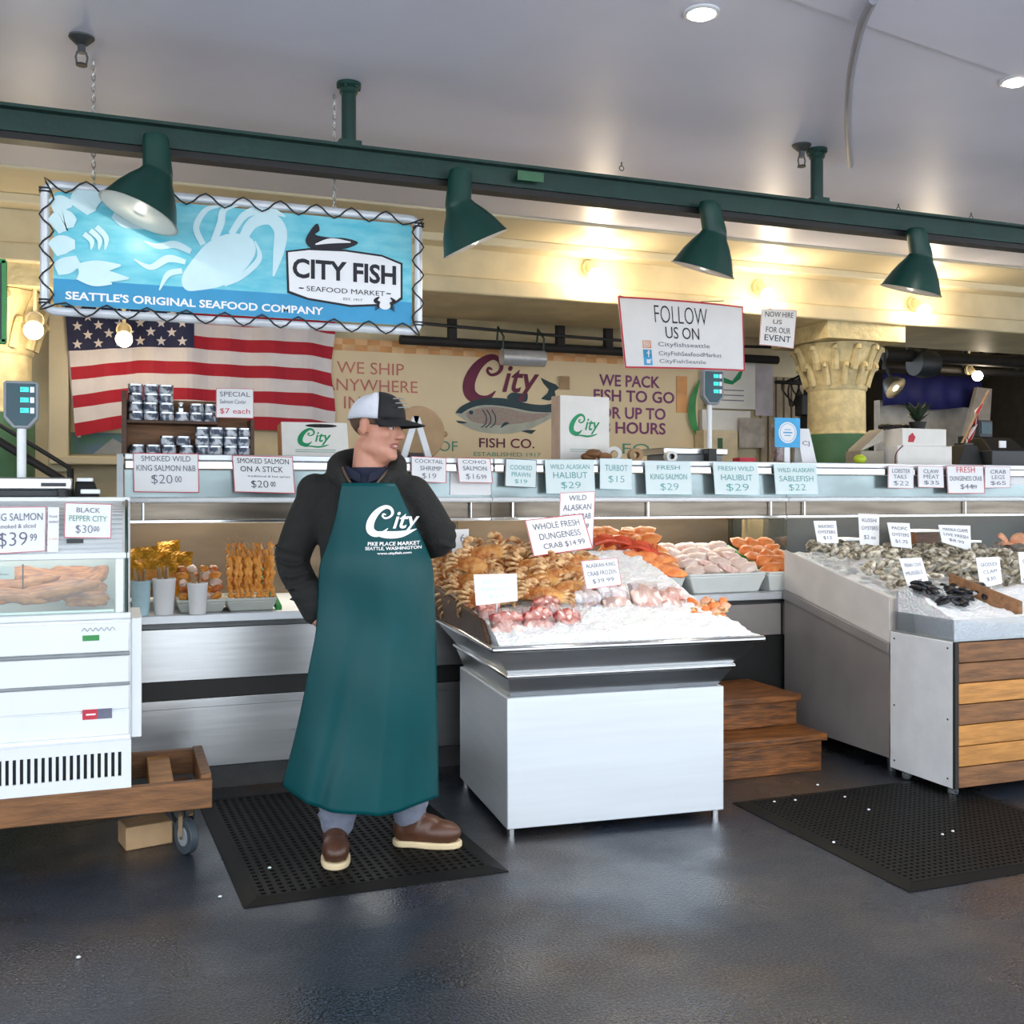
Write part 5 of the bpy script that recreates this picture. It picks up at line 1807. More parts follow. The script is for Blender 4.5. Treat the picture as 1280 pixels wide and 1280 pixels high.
# louvred grille
g = MB()
g.box(L0, .0, -.042, -.03, 0, .045)
g.box(L0, .0, -.042, -.03, .135, .175)
n = 54
pitch = .0235
for k in range(n):
    x = -.028 - k * pitch
    g.box(x - .006, x + (.006 if k else .028), -.042, -.03, .0451, .1349)
g.box(L0, 0, -.03, -.0, .165, .175)
g.box(-.008, 0, -.03, 0, 0, .165)
g.box(L0, 0, -.03, 0, 0, .008)
g.build('grille', 'fridge_white', t)
MB().box(L0, -.01, -.012, -.004, .01, .16).build('grille_backing', 'charcoal', t)
def onf(x, y):
    p = at(x, y, FY0 - .02)
    return (p.x - FXR, p.z - .301)
a, q = onf(103, 888), onf(140, 898)
b = MB().box(a[0], (a[0] + q[0]) / 2, -.0135, -.0121, q[1], a[1], 0).box((a[0] + q[0]) / 2, q[0], -.0135, -.0121, q[1], a[1], 1)
b.box(a[0] + .012, a[0] + .045, -.0138, -.0135, (a[1] + q[1]) / 2 - .003, (a[1] + q[1]) / 2 + .003, 2)
b.build('red_label', ['red_ink', 'grey_ink', 'paper'], t)
a, q = onf(103, 795), onf(124, 801)
MB().box(a[0], q[0], -.0100, -.0081, q[1], a[1]).build('green_label', 'leaf_green', t)
b = MB()
a, q = onf(102, 784), onf(144, 790)
b.text('Hussman', (a[0] + q[0]) / 2, 0, q[0] - a[0], a[1] - q[1], 0, T3(0, -.0085, (a[1] + q[1]) / 2) @ UP, shear=.3) if False else b.strokes([(a[0] + (q[0] - a[0]) * k / 12, (a[1] + q[1]) / 2 + (.006 if k % 2 else -.006)) for k in range(13)], .0012, 0, T3(0, -.0085, 0) @ UP)
b.build('script_badge', 'grey_plastic', t)
# glazed upper part
MB().box(L0, .0, -.006, .42, .62, .645).build('deck_rim', 'fridge_white', t, bevel=.005)
MB().box(L0, .0, .39, .42, .645, 1.055).build('rear_wall', 'fridge_white', t)
MB().box(L0, .0, .22, .42, 1.055, 1.075).build('top_board', 'fridge_white', t, bevel=.004)
MB().box(-.055, -.025, -.004, .03, .645, .85).build('corner_post', 'fridge_white', t, bevel=.004)
MB().box(L0, -.004, -.008, .012, .845, .87).build('front_rail', 'fridge_white', t, bevel=.004)
MB().box(L0, -.026, .001, .005, .646, .845).build('front_glass', 'glass', t)
prof = catmull([(.0, .87), (.012, .94), (.07, 1.01), (.15, 1.045), (.22, 1.06)], 4)
b = MB()
for k in range(len(prof) - 1):
    (y0, z0), (y1, z1) = prof[k], prof[k + 1]
    b.add([(L0, y0, z0), (-.03, y0, z0), (-.03, y1, z1), (L0, y1, z1)], [(0, 1, 2, 3)])
b.build('curved_glass', pm('milky_glass', '#eef4f7', .3, alpha=.95, var=.02), t, smooth=180, solid=.004)  # white reflections on the clear glass painted as near-opaque colour
side = [(.0, .646)] + prof + [(.39, 1.06), (.39, .646)]
b = MB()
M = Matrix(((0, 0, 1, 0), (1, 0, 0, 0), (0, 1, 0, 0), (0, 0, 0, 1)))
b.poly(side, .006, 0, M, -.02)
b.build('end_glass', 'glass', t)
b = MB()
edge = [(0, .646), (0, .85)] + prof
b.tube([(-.016, y - .003, z) for y, z in edge], .006, 6)
b.build('end_edge', 'green_paint', t)
MB().box(L0 + .02, -.06, .03, .385, .646, .655).build('inner_tray', 'steel', t)
a = bpy.data.lights.new('fridge_fill_light', 'AREA')  # unseen light added to brighten the inside of the fridge case
a.shape = 'RECTANGLE'
a.size, a.size_y, a.energy, a.color = 1.2, .08, 1.3, (.97, .98, 1)
o = bpy.data.objects.new('fridge_fill_light', a)
C.objects.link(o)
o.location = (FXR - .65, FY0 + .24, .301 + 1.04)
MB().box(L0 + .03, -.06, .22, .27, 1.046, 1.054).build('tube_light', 'lamp_glow', t)  # glowing tube added to go with the fill light, out of view
# smoked sides inside
sm = [MB(), MB(), MB()]
for k in range(3):
    sm[k] = lump(30, 60 + k, (.16, .06, .022))
    sm[k].v = [(x, y * (1 - .35 * x / .16), z * .5 + math.copysign(min(abs(z), .012), z) * .6) for x, y, z in sm[k].v]
protos = [b.build('smoked_fillet', 'salmon_smoked') for b in sm]
i = 0
for (px, py, Y, rzv, ryv, lab) in ((25, 745, 4.21, 5, 4, 'lowest smoked salmon side at the fridge case front'), (70, 738, 4.22, -6, -8, 'long smoked salmon side lying across the fridge case front'),
                             (118, 748, 4.23, 4, 2, 'dark smoked side at the fridge case corner post'), (20, 728, 4.30, 0, -6, 'thick orange smoked block by the small tag in the fridge case'),
                             (60, 722, 4.36, 12, 10, 'smoked side humped at the back of the fridge case'), (105, 733, 4.31, -8, 10, 'pale smoked side leaning over two others in the fridge case'),
                             (138, 724, 4.40, 40, -25, 'reddish smoked piece slanting down at the end glass'), (95, 718, 4.44, 10, 0, 'pale plastic-wrapped smoked piece at the back'),
                             (-40, 735, 4.3, 5, 0, 'smoked side mostly outside the frame in the fridge case')):
    o = protos[i] if i < 3 else protos[i % 3].copy()
    if i >= 3:
        C.objects.link(o)
    p = at(px, py, Y)
    sc = .62 if px > 90 else .85
    o.scale = (sc, 1, 1)
    o.location = (min(p.x, FXR - .06 - .16 * sc), Y, max(p.z, .985))
    o.rotation_euler = (R(20), R(ryv), R(rzv))
    tag(o, lab, 'smoked fish')
    i += 1
sheet_sign([(-30, 634), (58, 633), (57, 689), (-30, 694)], 4.128, 'price_card', 'large price card for king salmon on the fridge glass', [('KING SALMON', .55, .22, .8, .16), ('cold smoked & sliced', .5, .42, .7, .09), ('$39', .52, .72, .42, .34), ('99', .82, .68, .1, .16)], 'grey_ink', 'pink_ink', bow=.002, cat='price card')
sheet_sign([(81, 628), (140, 630), (139, 673), (80, 672)], 4.128, 'price_card', 'pink-edged price card for pepper salmon on the fridge glass', [('BLACK', .5, .2, .5, .14), ('PEPPER CITY', .5, .44, .8, .16, 'sage_ink'), ('$30', .42, .76, .36, .26), ('00', .68, .73, .12, .15)], 'grey_ink', 'pink_ink', bow=.002, cat='price card')
sheet_sign([(60, 634), (74, 634), (73, 690), (59, 690)], 4.127, 'leaflet', 'narrow white leaflet between the two fridge glass cards', [('hot', .5, .2, .7, .06), ('smoked', .5, .32, .8, .06), ('fresh', .5, .7, .8, .06, 'scallop_shell')], 'grey_ink', None, bow=0, cat='leaflet')
a, q = at(83, 674, 4.12), at(104, 679, 4.12)
tag(MB().box(a.x, q.x, 4.130, 4.137, q.z, a.z).build('clip_tag', 'charcoal'), 'small black tag below the pepper salmon card', 'tag')
sheet_sign([(-12, 708), (18, 708), (18, 724), (-12, 724)], 4.20, 'small_tag', 'small white tag standing among the smoked fish', [('salmon', .5, .6, .5, .2)], 'grey_ink', None, bow=0, cat='tag', extra=lambda t, S: MB().box(.065, .07, 0, .004, -.06, .03).build('tag_stand', 'black', t))

# scale and printer on the fridge top
FT = .301 + 1.0755
p = at(27, 600, 4.50)
t = thing('counter_scale', 'shop scale with a tall teal display on top of the white fridge case', 'scale', (p.x, 4.50, FT))
z0 = at(27, 536, 4.5).z - FT
h = at(27, 477, 4.5).z - FT - z0
MB().cyl((0, .0, .06), (0, .0, z0 + .03), .017).build('pole', 'white_plastic', t)
scale_head(t, 0, .025, z0, .125, h)
x1 = at(90, 610, 4.42).x - p.x
MB().box(-.32, x1, -.10, -.004, .028, .075).build('weighing_pan', 'steel', t, bevel=.006)
MB().box(-.30, x1 - .02, -.09, -.0, 0, .028).build('scale_body', 'charcoal', t, bevel=.004)
MB().box(-.32, x1 - .03, 0, .06, 0, .06).build('pole_base', 'grey_plastic', t)
MB().box(x1 - .11, x1 - .02, -.103, -.1001, .04, .055).build('key_strip', 'charcoal', t)
p = at(104, 622, 4.42)
t = thing('label_printer', 'small black and white label printer beside the scale on the fridge', 'printer', (p.x, 4.42, FT))
MB().hexa([(-.035, 0, 0), (.06, 0, 0), (.06, .11, 0), (-.035, .11, 0)], [(-.03, .03, .06), (.04, .03, .06), (.04, .11, .06), (-.03, .11, .06)]).build('body', 'black', t, bevel=.004)
MB().box(-.01, .062, -.012, .05, .012, .03).build('paper_tray', 'white_plastic', t, bevel=.003)
MB().box(-.025, .035, .02, .1, .0605, .075).build('lid', 'white_plastic', t, bevel=.003)
p = at(78, 623, 4.36)
tag(MB().lathe([(.0001, 0), (.02, 0), (.018, .03), (.0001, .034)], 16).build('round_stopper', 'black', None, (p.x, 4.375, FT)), 'small round black stopper at the front of the fridge top', 'stopper')
# sloping rail and green back board behind the fridge
t = thing('handrail', 'dark sloping handrail behind the fridge case', 'rail', (0, 0, 0))
a, q = at(-20, 540, 6.2), at(88, 606, 6.2)
MB().cyl(tuple(a), tuple(q), .022).build('rail', 'dark', t)
MB().cyl((a.x, 6.2, a.z + .09), (q.x, 6.2, q.z + .09), .012).build('upper_rail', 'black', t)
for w_ in (a, q):
    MB().cyl((w_.x, 6.2, .33), (w_.x, 6.2, w_.z + .09), .018).build('rail_post', 'dark', t)

# ------------------------------------------------------------------ the steel ice table
TX, TY, TR_ = 1.456, 3.929, R(-4.3)
TM = Matrix.Translation((TX, TY, 0)) @ Matrix.Rotation(TR_, 4, 'Z')
def tl(x, y, z=0):
    return TM @ Vector((x, y, z))
t = thing('ice_table', 'stainless steel ice table on short feet with a flared tray', 'table', (TX, TY, 0), (0, 0, TR_))
MB().box(0, .967, 0, .82, .034, .565).build('cabinet', 'brushed_steel', t, bevel=.004)
for x, y in ((.025, .03), (.94, .03), (.025, .79), (.94, .79)):
    MB().cyl((x, y, 0), (x, y, .036), .016, n=14).build('leg', 'chrome', t)
def ring(x0, x1, y0, y1, z): return [(x0, y0, z), (x1, y0, z), (x1, y1, z), (x0, y1, z)]
MB().hexa(ring(.02, .945, .02, .83, .566), ring(-.0, 1.0, -.015, .9, .645)).build('lower_skirt', 'steel', t)
MB().box(-.012, 1.012, -.028, .92, .645, .665).build('bead', 'chrome', t, bevel=.008)
MB().hexa(ring(.0, 1.0, -.015, .9, .665), ring(-.075, 1.085, -.095, 1.02, .765)).build('flared_tray', 'steel', t)
MB().box(-.095, 1.105, -.118, 1.04, .765, .79).build('rim', 'chrome', t, bevel=.01)
a, q = tl(-.07, .02), tl(-.07, .9)
b = MB()
b.hexa([(-.085, .0, .79), (-.065, .0, .79), (-.065, 1.0, .79), (-.085, 1.0, .79)], [(-.085, .1, .87), (-.065, .1, .87), (-.065, 1.0, .94), (-.085, 1.0, .94)])
b.build('side_board', 'wood_dark', t, bevel=.003)

def ice_field(name, lab, x0, x1, y0, y1, hf, zb, nx, ny, M=None, amp=.012):
    b = MB()
    v, f = [], []
    for j in range(ny + 1):
        for i in range(nx + 1):
            x, y = x0 + (x1 - x0) * i / nx, y0 + (y1 - y0) * j / ny
            n_ = noise.noise(Vector((x * 18, y * 18, 3))) * amp + noise.noise(Vector((x * 55, y * 55, 9))) * amp * .7
            z = max(hf(x, y) + n_, zb + .003)
            jx = noise.noise(Vector((x * 40, y * 40, 20))) * .006 if 0 < i < nx else 0
            v.append((x + jx, y, z))
    for j in range(ny):
        for i in range(nx):
            k = j * (nx + 1) + i
            f.append((k, k + 1, k + nx + 2, k + nx + 1))
    n0 = len(v)
    edge = [i for i in range(nx + 1)] + [j * (nx + 1) + nx for j in range(1, ny + 1)] + [ny * (nx + 1) + i for i in range(nx - 1, -1, -1)] + [j * (nx + 1) for j in range(ny - 1, 0, -1)]
    for e in edge:
        v.append((v[e][0], v[e][1], zb))
    m = len(edge)
    for k in range(m):
        f.append((n0 + k, n0 + (k + 1) % m, edge[(k + 1) % m], edge[k]))
    f.append(tuple(n0 + k for k in range(m))[::-1])
    b.add(v, f, 0, M)
    return tag(b.build(name, 'ice', smooth=60), lab, 'ice', None, 'stuff')
def table_ice(x, y):
    z = .81 + .27 * max(0, y + .09)
    z -= .10 * max(0, (x - .93) / .15) ** 2 * (1 if y > .1 else .3)
    z -= .02 * max(0, (-.085 - y + .05) / .05)
    k = min(1, max(0, (.34 - x) / .3)) * min(1, max(0, (y - .1) / .3))
    z = z * (1 - k) + (.82 + .10 * max(0, y)) * k
    return z
ice_field('crushed_ice', 'crushed white ice bed on the steel table', -.06, 1.085, -.095, .985, table_ice, .7905, 90, 80, TM)

# Dungeness crabs
cr = thing('whole_crab', 'x', 'crab')
b = MB()
prof_ = []
N = 28
v, f = [], []
for j in range(7):
    r_ = j / 6
    for i in range(N):
        a = 2 * PI * i / N
        x = math.cos(a) * .085 * r_
        y = math.sin(a) * (.052 if math.sin(a) < 0 else .044) * r_
        tooth = 1 + (.05 * (i % 2) if r_ > .95 and math.sin(a) > -.2 else 0)
        v.append((x * tooth, y * tooth, .034 * (1 - r_ ** 2.4)))
for j in range(6):
    for i in range(N):
        f.append((j * N + i, (j + 1) * N + i, (j + 1) * N + (i + 1) % N, j * N + (i + 1) % N))
b.add(v, f)
cara = b.build('carapace', 'crab_top', cr, smooth=180)
b = MB().ell((0, 0, -.004), (.074, .042, .02), 20, 10)
b.build('underside', 'crab_belly', cr)
for s in (-1, 1):
    for k in range(4):
        y0 = -.03 + .018 * k
        pts = [(s * .06, y0, -.004), (s * .098, y0 - .012 + .008 * k, .012), (s * .125, y0 - .022 + .016 * k, -.012), (s * .118, y0 - .03 + .02 * k, -.045)]
        b = MB()
        b.tube(catmull(pts, 3), [.0085, .0085, .008, .0065, .0085, .0078, .0055, .0068, .004, .0015], 7)
        b.build('leg', 'crab_leg', cr)
    b = MB()
    pts = [(s * .055, .035, 0), (s * .085, .062, .004), (s * .062, .088, -.006), (s * .03, .09, -.012)]
    b.tube(catmull(pts, 3), [.011, .012, .012, .013, .014, .016, .018, .017, .011, .003], 8)
    b.build('claw', 'crab_leg', cr)
crabs = [(555, 752, 4.42), (580, 758, 4.36), (608, 748, 4.50), (655, 752, 4.42), (682, 757, 4.38), (708, 748, 4.42),
         (562, 730, 4.55), (592, 726, 4.58), (650, 732, 4.55), (676, 736, 4.50), (700, 728, 4.52), (722, 724, 4.6),
         (568, 712, 4.70), (592, 706, 4.72), (640, 712, 4.72), (668, 714, 4.66), (696, 708, 4.70), (722, 705, 4.74),
         (608, 692, 4.86), (640, 690, 4.90), (560, 697, 4.88), (690, 694, 4.86)]
wh = ['at the bottom front of the heap nearest the man', 'low in the crab heap above the wooden side board', 'beside the blank white card, behind the red bags', 'behind the second red bag', 'behind the third red bag', 'behind the last red bag',
      'second up in the heap nearest the man', 'above and behind the blank white card', 'behind the white card, second row from the bags', 'in the middle of the heap behind the red bags', 'in the second row before the king salmon card', 'touching the ice by the small tilted card',
      'with a broad orange back, topmost of the heap nearest the man', 'with a bright orange back behind the blank white card', 'in the pale third row below the large crab card', 'pale, straight below the large crab card', 'pale, below the lower corner of the large crab card', 'at the edge of the ice below the tall narrow card',
      'standing up brown at the back of the heap', 'at the back, touching the large crab card', 'at the rear edge next to the man\'s elbow', 'half behind the large crab card']
def on_ice(px, py, up):
    Y = 3.85
    while Y < 5.2:
        p = at(px, py, Y)
        q = TM.inverted() @ p
        if p.z <= table_ice(q.x, min(q.y, 1.0)) + up and q.x > .035:
            return p
        Y += .01
    return at(px, py, 5.0)
crabs += [(590, 740, 0), (572, 742, 0), (632, 722, 0), (618, 760, 0), (735, 738, 0), (578, 690, 0)]
wh += ['wedged in the middle of the heap nearest the man', 'in the second row of the heap nearest the man', 'in the gap above the blank white card', 'peeking out beside the blank white card', 'outermost towards the bare ice', 'at the very back of the heap nearest the man']
for i, (px, py, Y) in enumerate(crabs):
    p = on_ice(px, (690 + (py - 690) * .80) if px > 610 else min(py, 756), .04 if px > 610 else .16)
    o = cr if i == 0 else copy_tree(cr, (0, 0, 0), (0, 0, 0))
    o.location = p
    o.rotation_euler = (R(42 + rnd.uniform(-18, 18)), R(rnd.uniform(-14, 14)), R(-4 + rnd.uniform(-35, 35)))
    o.scale = (1.06, 1.06, 1.06)
    o['label'] = 'orange-brown whole crab ' + wh[i]
    o['group'] = 'whole crabs heaped on the ice table'
# king crab legs at the back
kc = thing('crab_leg_cluster', 'x', 'crab legs')
for k in range(4):
    b = MB()
    y = -.03 + .022 * k
    b.tube(catmull([(-.09, y * .3, 0), (-.03, y, .035), (.04, y * 1.3, .03), (.11, y * 1.2, -.02)], 4), [.017 - .0009 * i for i in range(13)], 8)
    for j in range(7):
        b.ell((-.06 + j * .024, y, .035 + .004 * (j % 2)), (.004, .004, .008), 6, 5)
    b.build('leg', 'crab_red', kc)
for i, (px, py, Y, rz_, lab) in enumerate(((760, 682, 4.93, 10, 'red crab leg cluster nearest the tall narrow card'), (778, 684, 4.91, -25, 'red crab leg cluster at the top of the ice slope'), (800, 690, 4.85, -30, 'red crab leg cluster below the first green divider'))):
    o = kc if i == 0 else copy_tree(kc, (0, 0, 0), (0, 0, 0))
    p = at(px, py, Y)
    o.location = p
    o.rotation_euler = (R(15), R(8), R(rz_))
    o['label'] = lab
    o['group'] = 'red crab legs behind the ice'
pf = [lump(12, 70 + s, (.06, .045, .018)).build('orange_fillet', 'salmon_flesh') for s in (0, 1)]
i = 0
for (px, py, Y) in ((803, 700, 4.72), (818, 706, 4.66), (833, 712, 4.60), (812, 694, 4.78), (828, 700, 4.72), (846, 716, 4.56), (790, 694, 4.78)):
    o = pf[i] if i < 2 else pf[i % 2].copy()
    if i >= 2:
        C.objects.link(o)
    o.location = at(px, py, Y)
    o.rotation_euler = (.35, rnd.uniform(-.2, .2), rnd.uniform(-.5, .5))
    tag(o, 'orange salmon fillet laid along the upper edge of the ice slope', 'fish fillet', 'orange fillets on the edge of the ice')
    i += 1

# bagged fish
def pouch(w, h, d, seed):
    v, f = [], []
    nu, nv = 8, 10
    rr = random.Random(seed)
    for side_ in (-1, 1):
        for j in range(nv + 1):
            for i in range(nu + 1):
                u, q_ = i / nu, j / nv
                th = d * (max(0, math.sin(PI * u)) ** .5) * (max(0, math.sin(PI * min(1, q_ * .9 + .05))) ** .5)
                th *= 1 + .15 * math.sin(u * 9 + q_ * 7 + seed)
                v.append(((u - .5) * w * (1 + .06 * math.sin(q_ * 6 + seed)), side_ * th, q_ * h + (.008 * math.sin(u * 8 + seed) if j == nv else 0)))
    n1 = (nu + 1) * (nv + 1)
    for j in range(nv):
        for i in range(nu):
            k = j * (nu + 1) + i
            f.append((k, k + 1, k + nu + 2, k + nu + 1))
            f.append((n1 + k, n1 + k + nu + 1, n1 + k + nu + 2, n1 + k + 1))
    return MB().add(v, f)
def fish_bag(px0, px1, py0, py1, Y, lab, meat, seed, tilt=-28, dep=.03):
    a, q = at(px0, py1, Y), at(px1, py0, Y)
    w, h = q.x - a.x, (q.z - a.z) * 1.02
    t = thing('fish_bag', lab, 'bag', ((a.x + q.x) / 2, Y, a.z), (R(tilt), 0, R(rnd.uniform(-8, 8))))
    pouch(w, h, dep, seed).build('clear_pouch', 'bag', t, smooth=180)
    for k, (m, zz, n) in enumerate(meat):
        for q in range(3):
            b = lump(14, seed * 9 + k * 3 + q, (w * .24, dep * .8, h * n * (1.15 if q == 1 else .9)))
            b.build('fish_piece', m, t, (w * .25 * (q - 1) + rnd.uniform(-.003, .003), -.002 * (q % 2), h * (zz + rnd.uniform(-.05, .05))))
    return t
rm = [('red_flesh', .74, .17), ('shrimp_flesh', .34, .26)]
fish_bag(616, 655, 758, 803, 3.93, 'clear bag of red and pale fish at the tray corner', rm, 3)
fish_bag(657, 695, 755, 801, 3.94, 'clear bag of red fish, middle one of the front three', rm, 5)
fish_bag(697, 733, 754, 800, 3.95, 'clear bag of red fish nearest the pale bags', rm, 8)
fish_bag(600, 632, 745, 785, 4.08, 'clear bag of red fish peeking out behind the front three', rm, 11)
fish_bag(672, 708, 740, 775, 4.12, 'clear bag of reddish fish lying behind the middle front bag', rm, 12, -35)
fish_bag(728, 764, 722, 776, 4.12, 'plump clear bag of whitish fish under the tilted card', [('white_flesh', .3, .2), ('paper', .6, .24)], 14, -38, .035)
fish_bag(758, 794, 720, 774, 4.10, 'plump clear bag of whitish shellfish left of the shrimp bags', [('white_flesh', .35, .24), ('paper', .7, .2)], 16, -38, .035)
fish_bag(798, 836, 716, 778, 4.06, 'long clear bag of pink shrimp beside the whitish bags', [('shrimp_flesh', .25, .2), ('white_flesh', .6, .25)], 18, -42, .03)
fish_bag(832, 868, 722, 776, 4.06, 'clear bag of pale shrimp beside the orange shellfish', [('white_flesh', .3, .22), ('shrimp_flesh', .66, .22)], 20, -42, .03)
pf = [lump(10, 80 + s, (.030, .02, .014)).build('shellfish', m) for s, m in ((0, 'salmon_flesh'), (1, 'scallop_shell'), (2, 'crab_leg'))]
i = 0
for k in range(16):
    px, py = 868 + (k % 4) * 12 + rnd.uniform(-3, 3), 752 + (k // 4) * 6 + rnd.uniform(-2, 2)
    Y = 4.10 - .035 * (k // 4)
    o = pf[i] if i < 3 else pf[i % 3].copy()
    if i >= 3:
        C.objects.link(o)
    o.location = at(px, py, Y)
    o.rotation_euler = (rnd.uniform(0, 1), rnd.uniform(-.5, .5), rnd.uniform(0, 6))
    tag(o, 'small orange shellfish in the loose heap near the corner of the ice', 'shellfish', 'loose shellfish on the ice corner')
    i += 1
# cards on picks
def picked(cs, Y, lab, lines, border='pink_ink', drop=.07, ink='grey_ink'):
    def ex(t, S):
        p = S(.5, .9)
        MB().cyl((p[0], p[1] + .004, p[2]), (p[0], p[1] + .004, p[2] - drop), .003, n=6).build('pick', 'white_plastic', t)
    return sheet_sign(cs, Y, 'price_card', lab, lines, ink, border, 'paper', .003, ex, 'price card')
picked([(656, 650), (728, 642), (741, 685), (667, 696)], 4.58, 'large tilted red-edged card for whole crab', [('WHOLE FRESH', .5, .22, .8, .17), ('DUNGENESS', .52, .5, .7, .17), ('CRAB $14.99', .55, .78, .7, .17)], 'red_ink', .06)
picked([(700, 616), (744, 614), (741, 686), (697, 690)], 4.84, 'tall narrow card standing behind the large crab card', [('WILD', .5, .1, .5, .09), ('ALASKAN', .5, .26, .8, .1), ('KING CRAB', .5, .42, .8, .1), ('LEGS $39', .5, .6, .7, .1)], 'pink_ink', .04)
picked([(592, 718), (646, 717), (647, 751), (595, 757)], 4.02, 'white card standing behind the red fish bags', [('SMOKED', .5, .25, .6, .14), ('TUNA LOIN', .5, .5, .75, .14), ('$24', .5, .76, .4, .16)], None, .05, 'sign_pale')
picked([(726, 701), (772, 697), (777, 731), (733, 737)], 4.08, 'small tilted card above the plump whitish bags', [('ALASKAN KING', .5, .2, .8, .15), ('CRAB FROZEN', .5, .48, .8, .16), ('$39.99', .5, .76, .6, .17)], 'pink_ink', .05)
picked([(566, 662), (586, 661), (587, 692), (565, 694)], 4.95, 'narrow white card just past the man\'s elbow', [('6', .6, .35, .3, .3)], None, .04)
p = atz(548, 1000, 0)

# ------------------------------------------------------------------ wooden steps
t = thing('wooden_steps', 'two worn wooden steps between the ice table and the oyster case', 'steps', (2.55, 4.33, 0))
MB().box(0, .75, .02, .50, .0, .155).build('lower_riser', 'wood_step', t, bevel=.004)
MB().box(0, .765, -.01, .24, .155, .19).build('lower_tread', 'wood_step', t, bevel=.006)
MB().box(0, .745, .22, .50, .19, .318).build('upper_riser', 'wood_step', t, bevel=.004)
MB().box(0, .755, .19, .68, .318, .352).build('upper_tread', 'wood_step', t, bevel=.006)
MB().box(.05, .7, .5, .68, 0, .318).build('rear_support', 'dark', t)

# ------------------------------------------------------------------ oyster case
OX0, OX1, OY0, OY1 = 3.55, 5.6, 4.15, 5.02
def sl(y): return .22 * (y - OY0)
t = thing('oyster_case', 'grey steel sloping case of oysters right of the wooden steps', 'display case', (OX0, OY0, 0))
D = OY1 - OY0
W_ = OX1 - OX0
def wedge(x0, x1, y0, y1, za0, za1, zb0, zb1):
    return MB().hexa([(x0, y0, za0), (x1, y0, za0), (x1, y1, zb0), (x0, y1, zb0)], [(x0, y0, za1), (x1, y0, za1), (x1, y1, zb1), (x0, y1, zb1)])
wedge(0, W_, 0, D, .085, .60, .085, .60 + sl(OY1)).build('cabinet', 'dull_steel', t, bevel=.003)
wedge(-.012, .0145, -.006, D, .601, .655, .601 + sl(OY1), .655 + sl(OY1)).build('side_rail', 'dull_steel', t, bevel=.004)
wedge(.015, W_, -.006, .014, .601, .655, .604, .658).build('front_rail', 'dull_steel', t, bevel=.004)
wedge(0, .014, 0, D, .656, .88, .656 + sl(OY1), .88 + sl(OY1)).build('side_board', 'foam_board', t, bevel=.003)
wedge(.014, W_, 0, .014, .656, .875, .659, .878).build('front_board', 'foam_board', t, bevel=.003)
wedge(.015, W_, .015, D, .601, .828, .601 + sl(OY1), .829).build('ice_liner', 'tray_white', t)
MB().box(.0, .012, -.008, 0, .09, .60).build('corner_strip', 'chrome', t)
for x, y in ((.08, .08), (.08, D - .08), (W_ - .1, .08), (W_ - .1, D - .08)):
    MB().cyl((x, y, 0), (x, y, .086), .02).build('leg', 'dark_steel', t)
ice_field('crushed_ice', 'crushed ice under the oysters in the grey case', OX0 + .02, OX1 - .02, OY0 + .02, OY1 - .02, lambda x, y: .87 + sl(y), .83 + sl(OY1) * 0, 60, 30)
def oyster_mesh(seed, mat):
    rr = random.Random(seed)
    b = MB().ell((0, 0, 0), (.045, .032, .016), 14, 9)
    off = Vector((rr.uniform(0, 40), rr.uniform(0, 40), rr.uniform(0, 40)))
    for i, p in enumerate(b.v):
        p = Vector(p)
        d = noise.noise(p * 26 + off) * .4 + noise.noise(p * 70 + off) * .18
        taper = 1 - .35 * (p.x / .045 * .5 + .5)
        b.v[i] = (p.x * (1 + d * .5), p.y * taper * (1 + d), p.z * (1 + d * 1.2))
    return b.build('oyster', mat, smooth=25)
os_ = [oyster_mesh(1, 'oyster'), oyster_mesh(2, 'oyster_dark'), oyster_mesh(3, 'oyster'), oyster_mesh(4, 'oyster_dark')]
i = 0
for j in range(10):
    y = OY0 + .07 + .078 * j
    n_ = 17
    for k in range(n_):
        x = OX0 + .07 + .075 * k + rnd.uniform(-.02, .02) + (.035 if j % 2 else 0)
        if x > OX0 + 1.30:
            continue
        if j == 0 and rnd.random() < .15:
            continue
        # the heap thins out towards the front board
        hgt = .010 + .040 * math.sin(PI * min(1, max(0, (j + .5) / 8))) + (.025 if x < OX0 + .5 and j > 3 else 0)
        o = os_[i] if i < 4 else os_[rnd.randrange(4)].copy()
        if i >= 4:
            C.objects.link(o)
        o.location = (x, y + rnd.uniform(-.02, .02), .893 + sl(y) + hgt + rnd.uniform(0, .016))
        o.rotation_euler = (rnd.uniform(-.5, .9), rnd.uniform(-.5, .5), rnd.uniform(0, 6.28))
        s = rnd.uniform(.8, 1.2)
        o.scale = (s, s, s)
        tag(o, 'rough grey-green oyster in the shell heaped on the ice of the grey case', 'oyster', 'oysters heaped in the grey case')
        i += 1
cl = [lump(10, 90 + s, (.03, .024, .017)).build('clam', 'clam') for s in range(3)]
i = 0
for k in range(36):
    o = cl[i] if i < 3 else cl[i % 3].copy()
    if i >= 3:
        C.objects.link(o)
    y = OY0 + .12 + rnd.uniform(0, .7)
    o.location = (OX0 + 1.33 + rnd.uniform(0, .34), y, .89 + sl(y) + rnd.uniform(0, .03))
    o.rotation_euler = (rnd.uniform(-.5, .5), rnd.uniform(-.5, .5), rnd.uniform(0, 6))
    tag(o, 'grey-brown clam on the ice beyond the oyster heap', 'clam', 'clams beyond the oysters')
    i += 1
